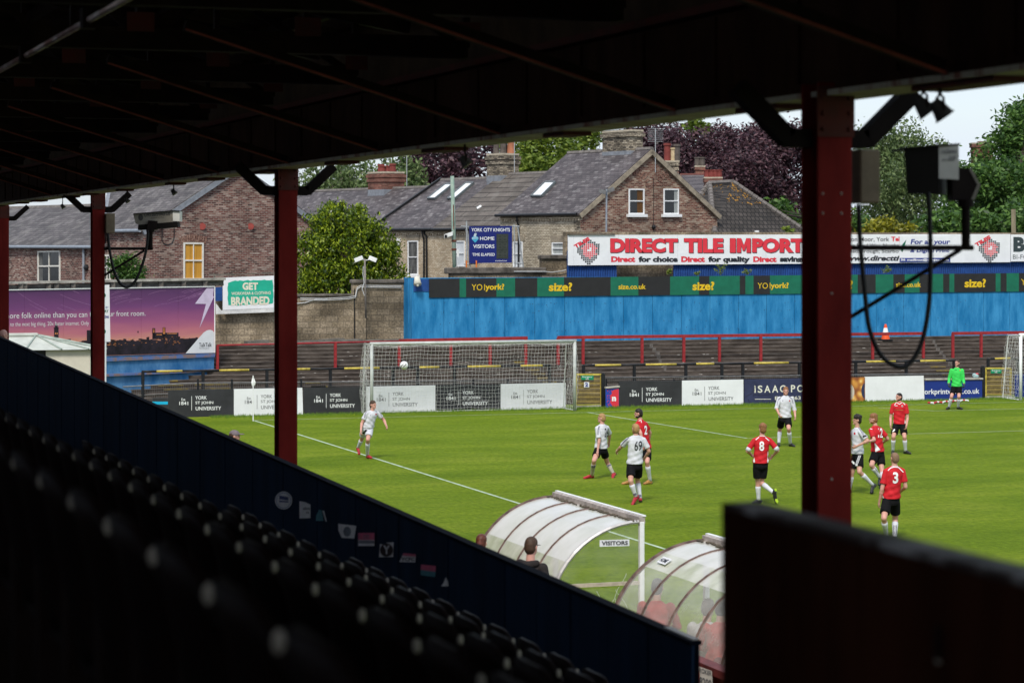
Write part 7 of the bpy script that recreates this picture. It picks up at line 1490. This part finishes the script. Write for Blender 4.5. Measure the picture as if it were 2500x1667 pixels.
q = atD(568, 1046, 47.0); s = bystander('man in a grey baseball cap just above the navy barrier', q.x, q.y, .3, q.z - .02, 100, 'hair_brown', 'crop', 'hoodie', 'denim')
b = B(); hd = s.W['head']; b.ell(hd + UP * .05, s.l * .085, s.f * .105, UP * .085, 14, 8); b.ell(hd + UP * .048 + s.f * .13, s.l * .065, s.f * .075, UP * .012, 12, 6); ob('cap', fuse(b, .009, 2), 'cap_grey', s.t, smooth=True)
q = atD(4, 803, 48.5); bystander('bald spectator whose head shows at the far left beside the last red column', q.x, q.y, 2.35, q.z, 120, 'hair_short', 'none', 'hoodie', 'denim', skin='skin_pink')
# seated in the home dugout
def sitter(label, x, y, ztop, face, hair, top, legs, hk='short'):
    k = 1.0; f = RT * sin(radians(face)) - FW * cos(radians(face)); l = UP.cross(f); o = Vector((x, y, 0)); z = ztop - 1.32; s = Person.__new__(Person); s.sc = k; s.label = label; s.base = o; s.f = f; s.l = l; s.hf = f; s.hl = l; P = lambda a, c, h_: o + l * a + f * c + UP * (h_ + z)
    s.W = dict(head=P(0, .08, 1.19), neck=P(0, .04, 1.03), hip=P(0, 0, .52), sho=P(0, .03, .96), sL=P(.19, .03, .95), sR=P(-.19, .03, .95), hL=P(.09, .03, .50), hR=P(-.09, .03, .50), eL=P(.27, .10, .70), eR=P(-.27, .10, .70), wL=P(.14, .33, .62), wR=P(-.14, .33, .62), kL=P(.13, .45, .50), kR=P(-.13, .45, .50), aL=P(.13, .45, .09), aR=P(-.13, .45, .09))
    s.ax = (s.W['neck'] - s.W['hip']).normalized(); s.D = (o - EYE).dot(FW); s.J = {}; s.px = lambda p_: p_; s.t = empty('person', o, label, 'person', 'people sitting in the home dugout'); s.build(hair, top, legs, 'kit_black', None, 1.9, 'skin', hk, shortlen=.95)
    for q in 'LR': a_ = s.W['a' + q]; b = B(); b.ell(a_ + f * .07 - UP * .04, f * .13, l * .045, UP * .042, 12, 8); ob('shoe', b, 'boot_black', s.t, smooth=True)
q = atD(1601, 1412, 31.8); sitter('dark-haired man in a red top seen through the clear back of the home dugout', q.x, q.y, q.z, 160, 'hair_dark', 'jacket_red', 'kit_black')
q = atD(1722, 1461, 30.3); sitter('blurred seated figure in a pale top inside the home dugout, left of its neighbour', q.x, q.y, q.z, 150, 'hair_brown', 'bib_pale', 'kit_black')
q = atD(1757, 1461, 29.9); sitter('blurred seated figure in a red top at the dark partition inside the home dugout', q.x, q.y, q.z, 160, 'hair_dark', 'jacket_red', 'kit_black')
q = atD(1790, 1545, 29.3); sitter('figure in a maroon jacket barely showing beside the dark partition edge', q.x, q.y, q.z, 160, 'hair_dark', 'jacket_maroon', 'denim')
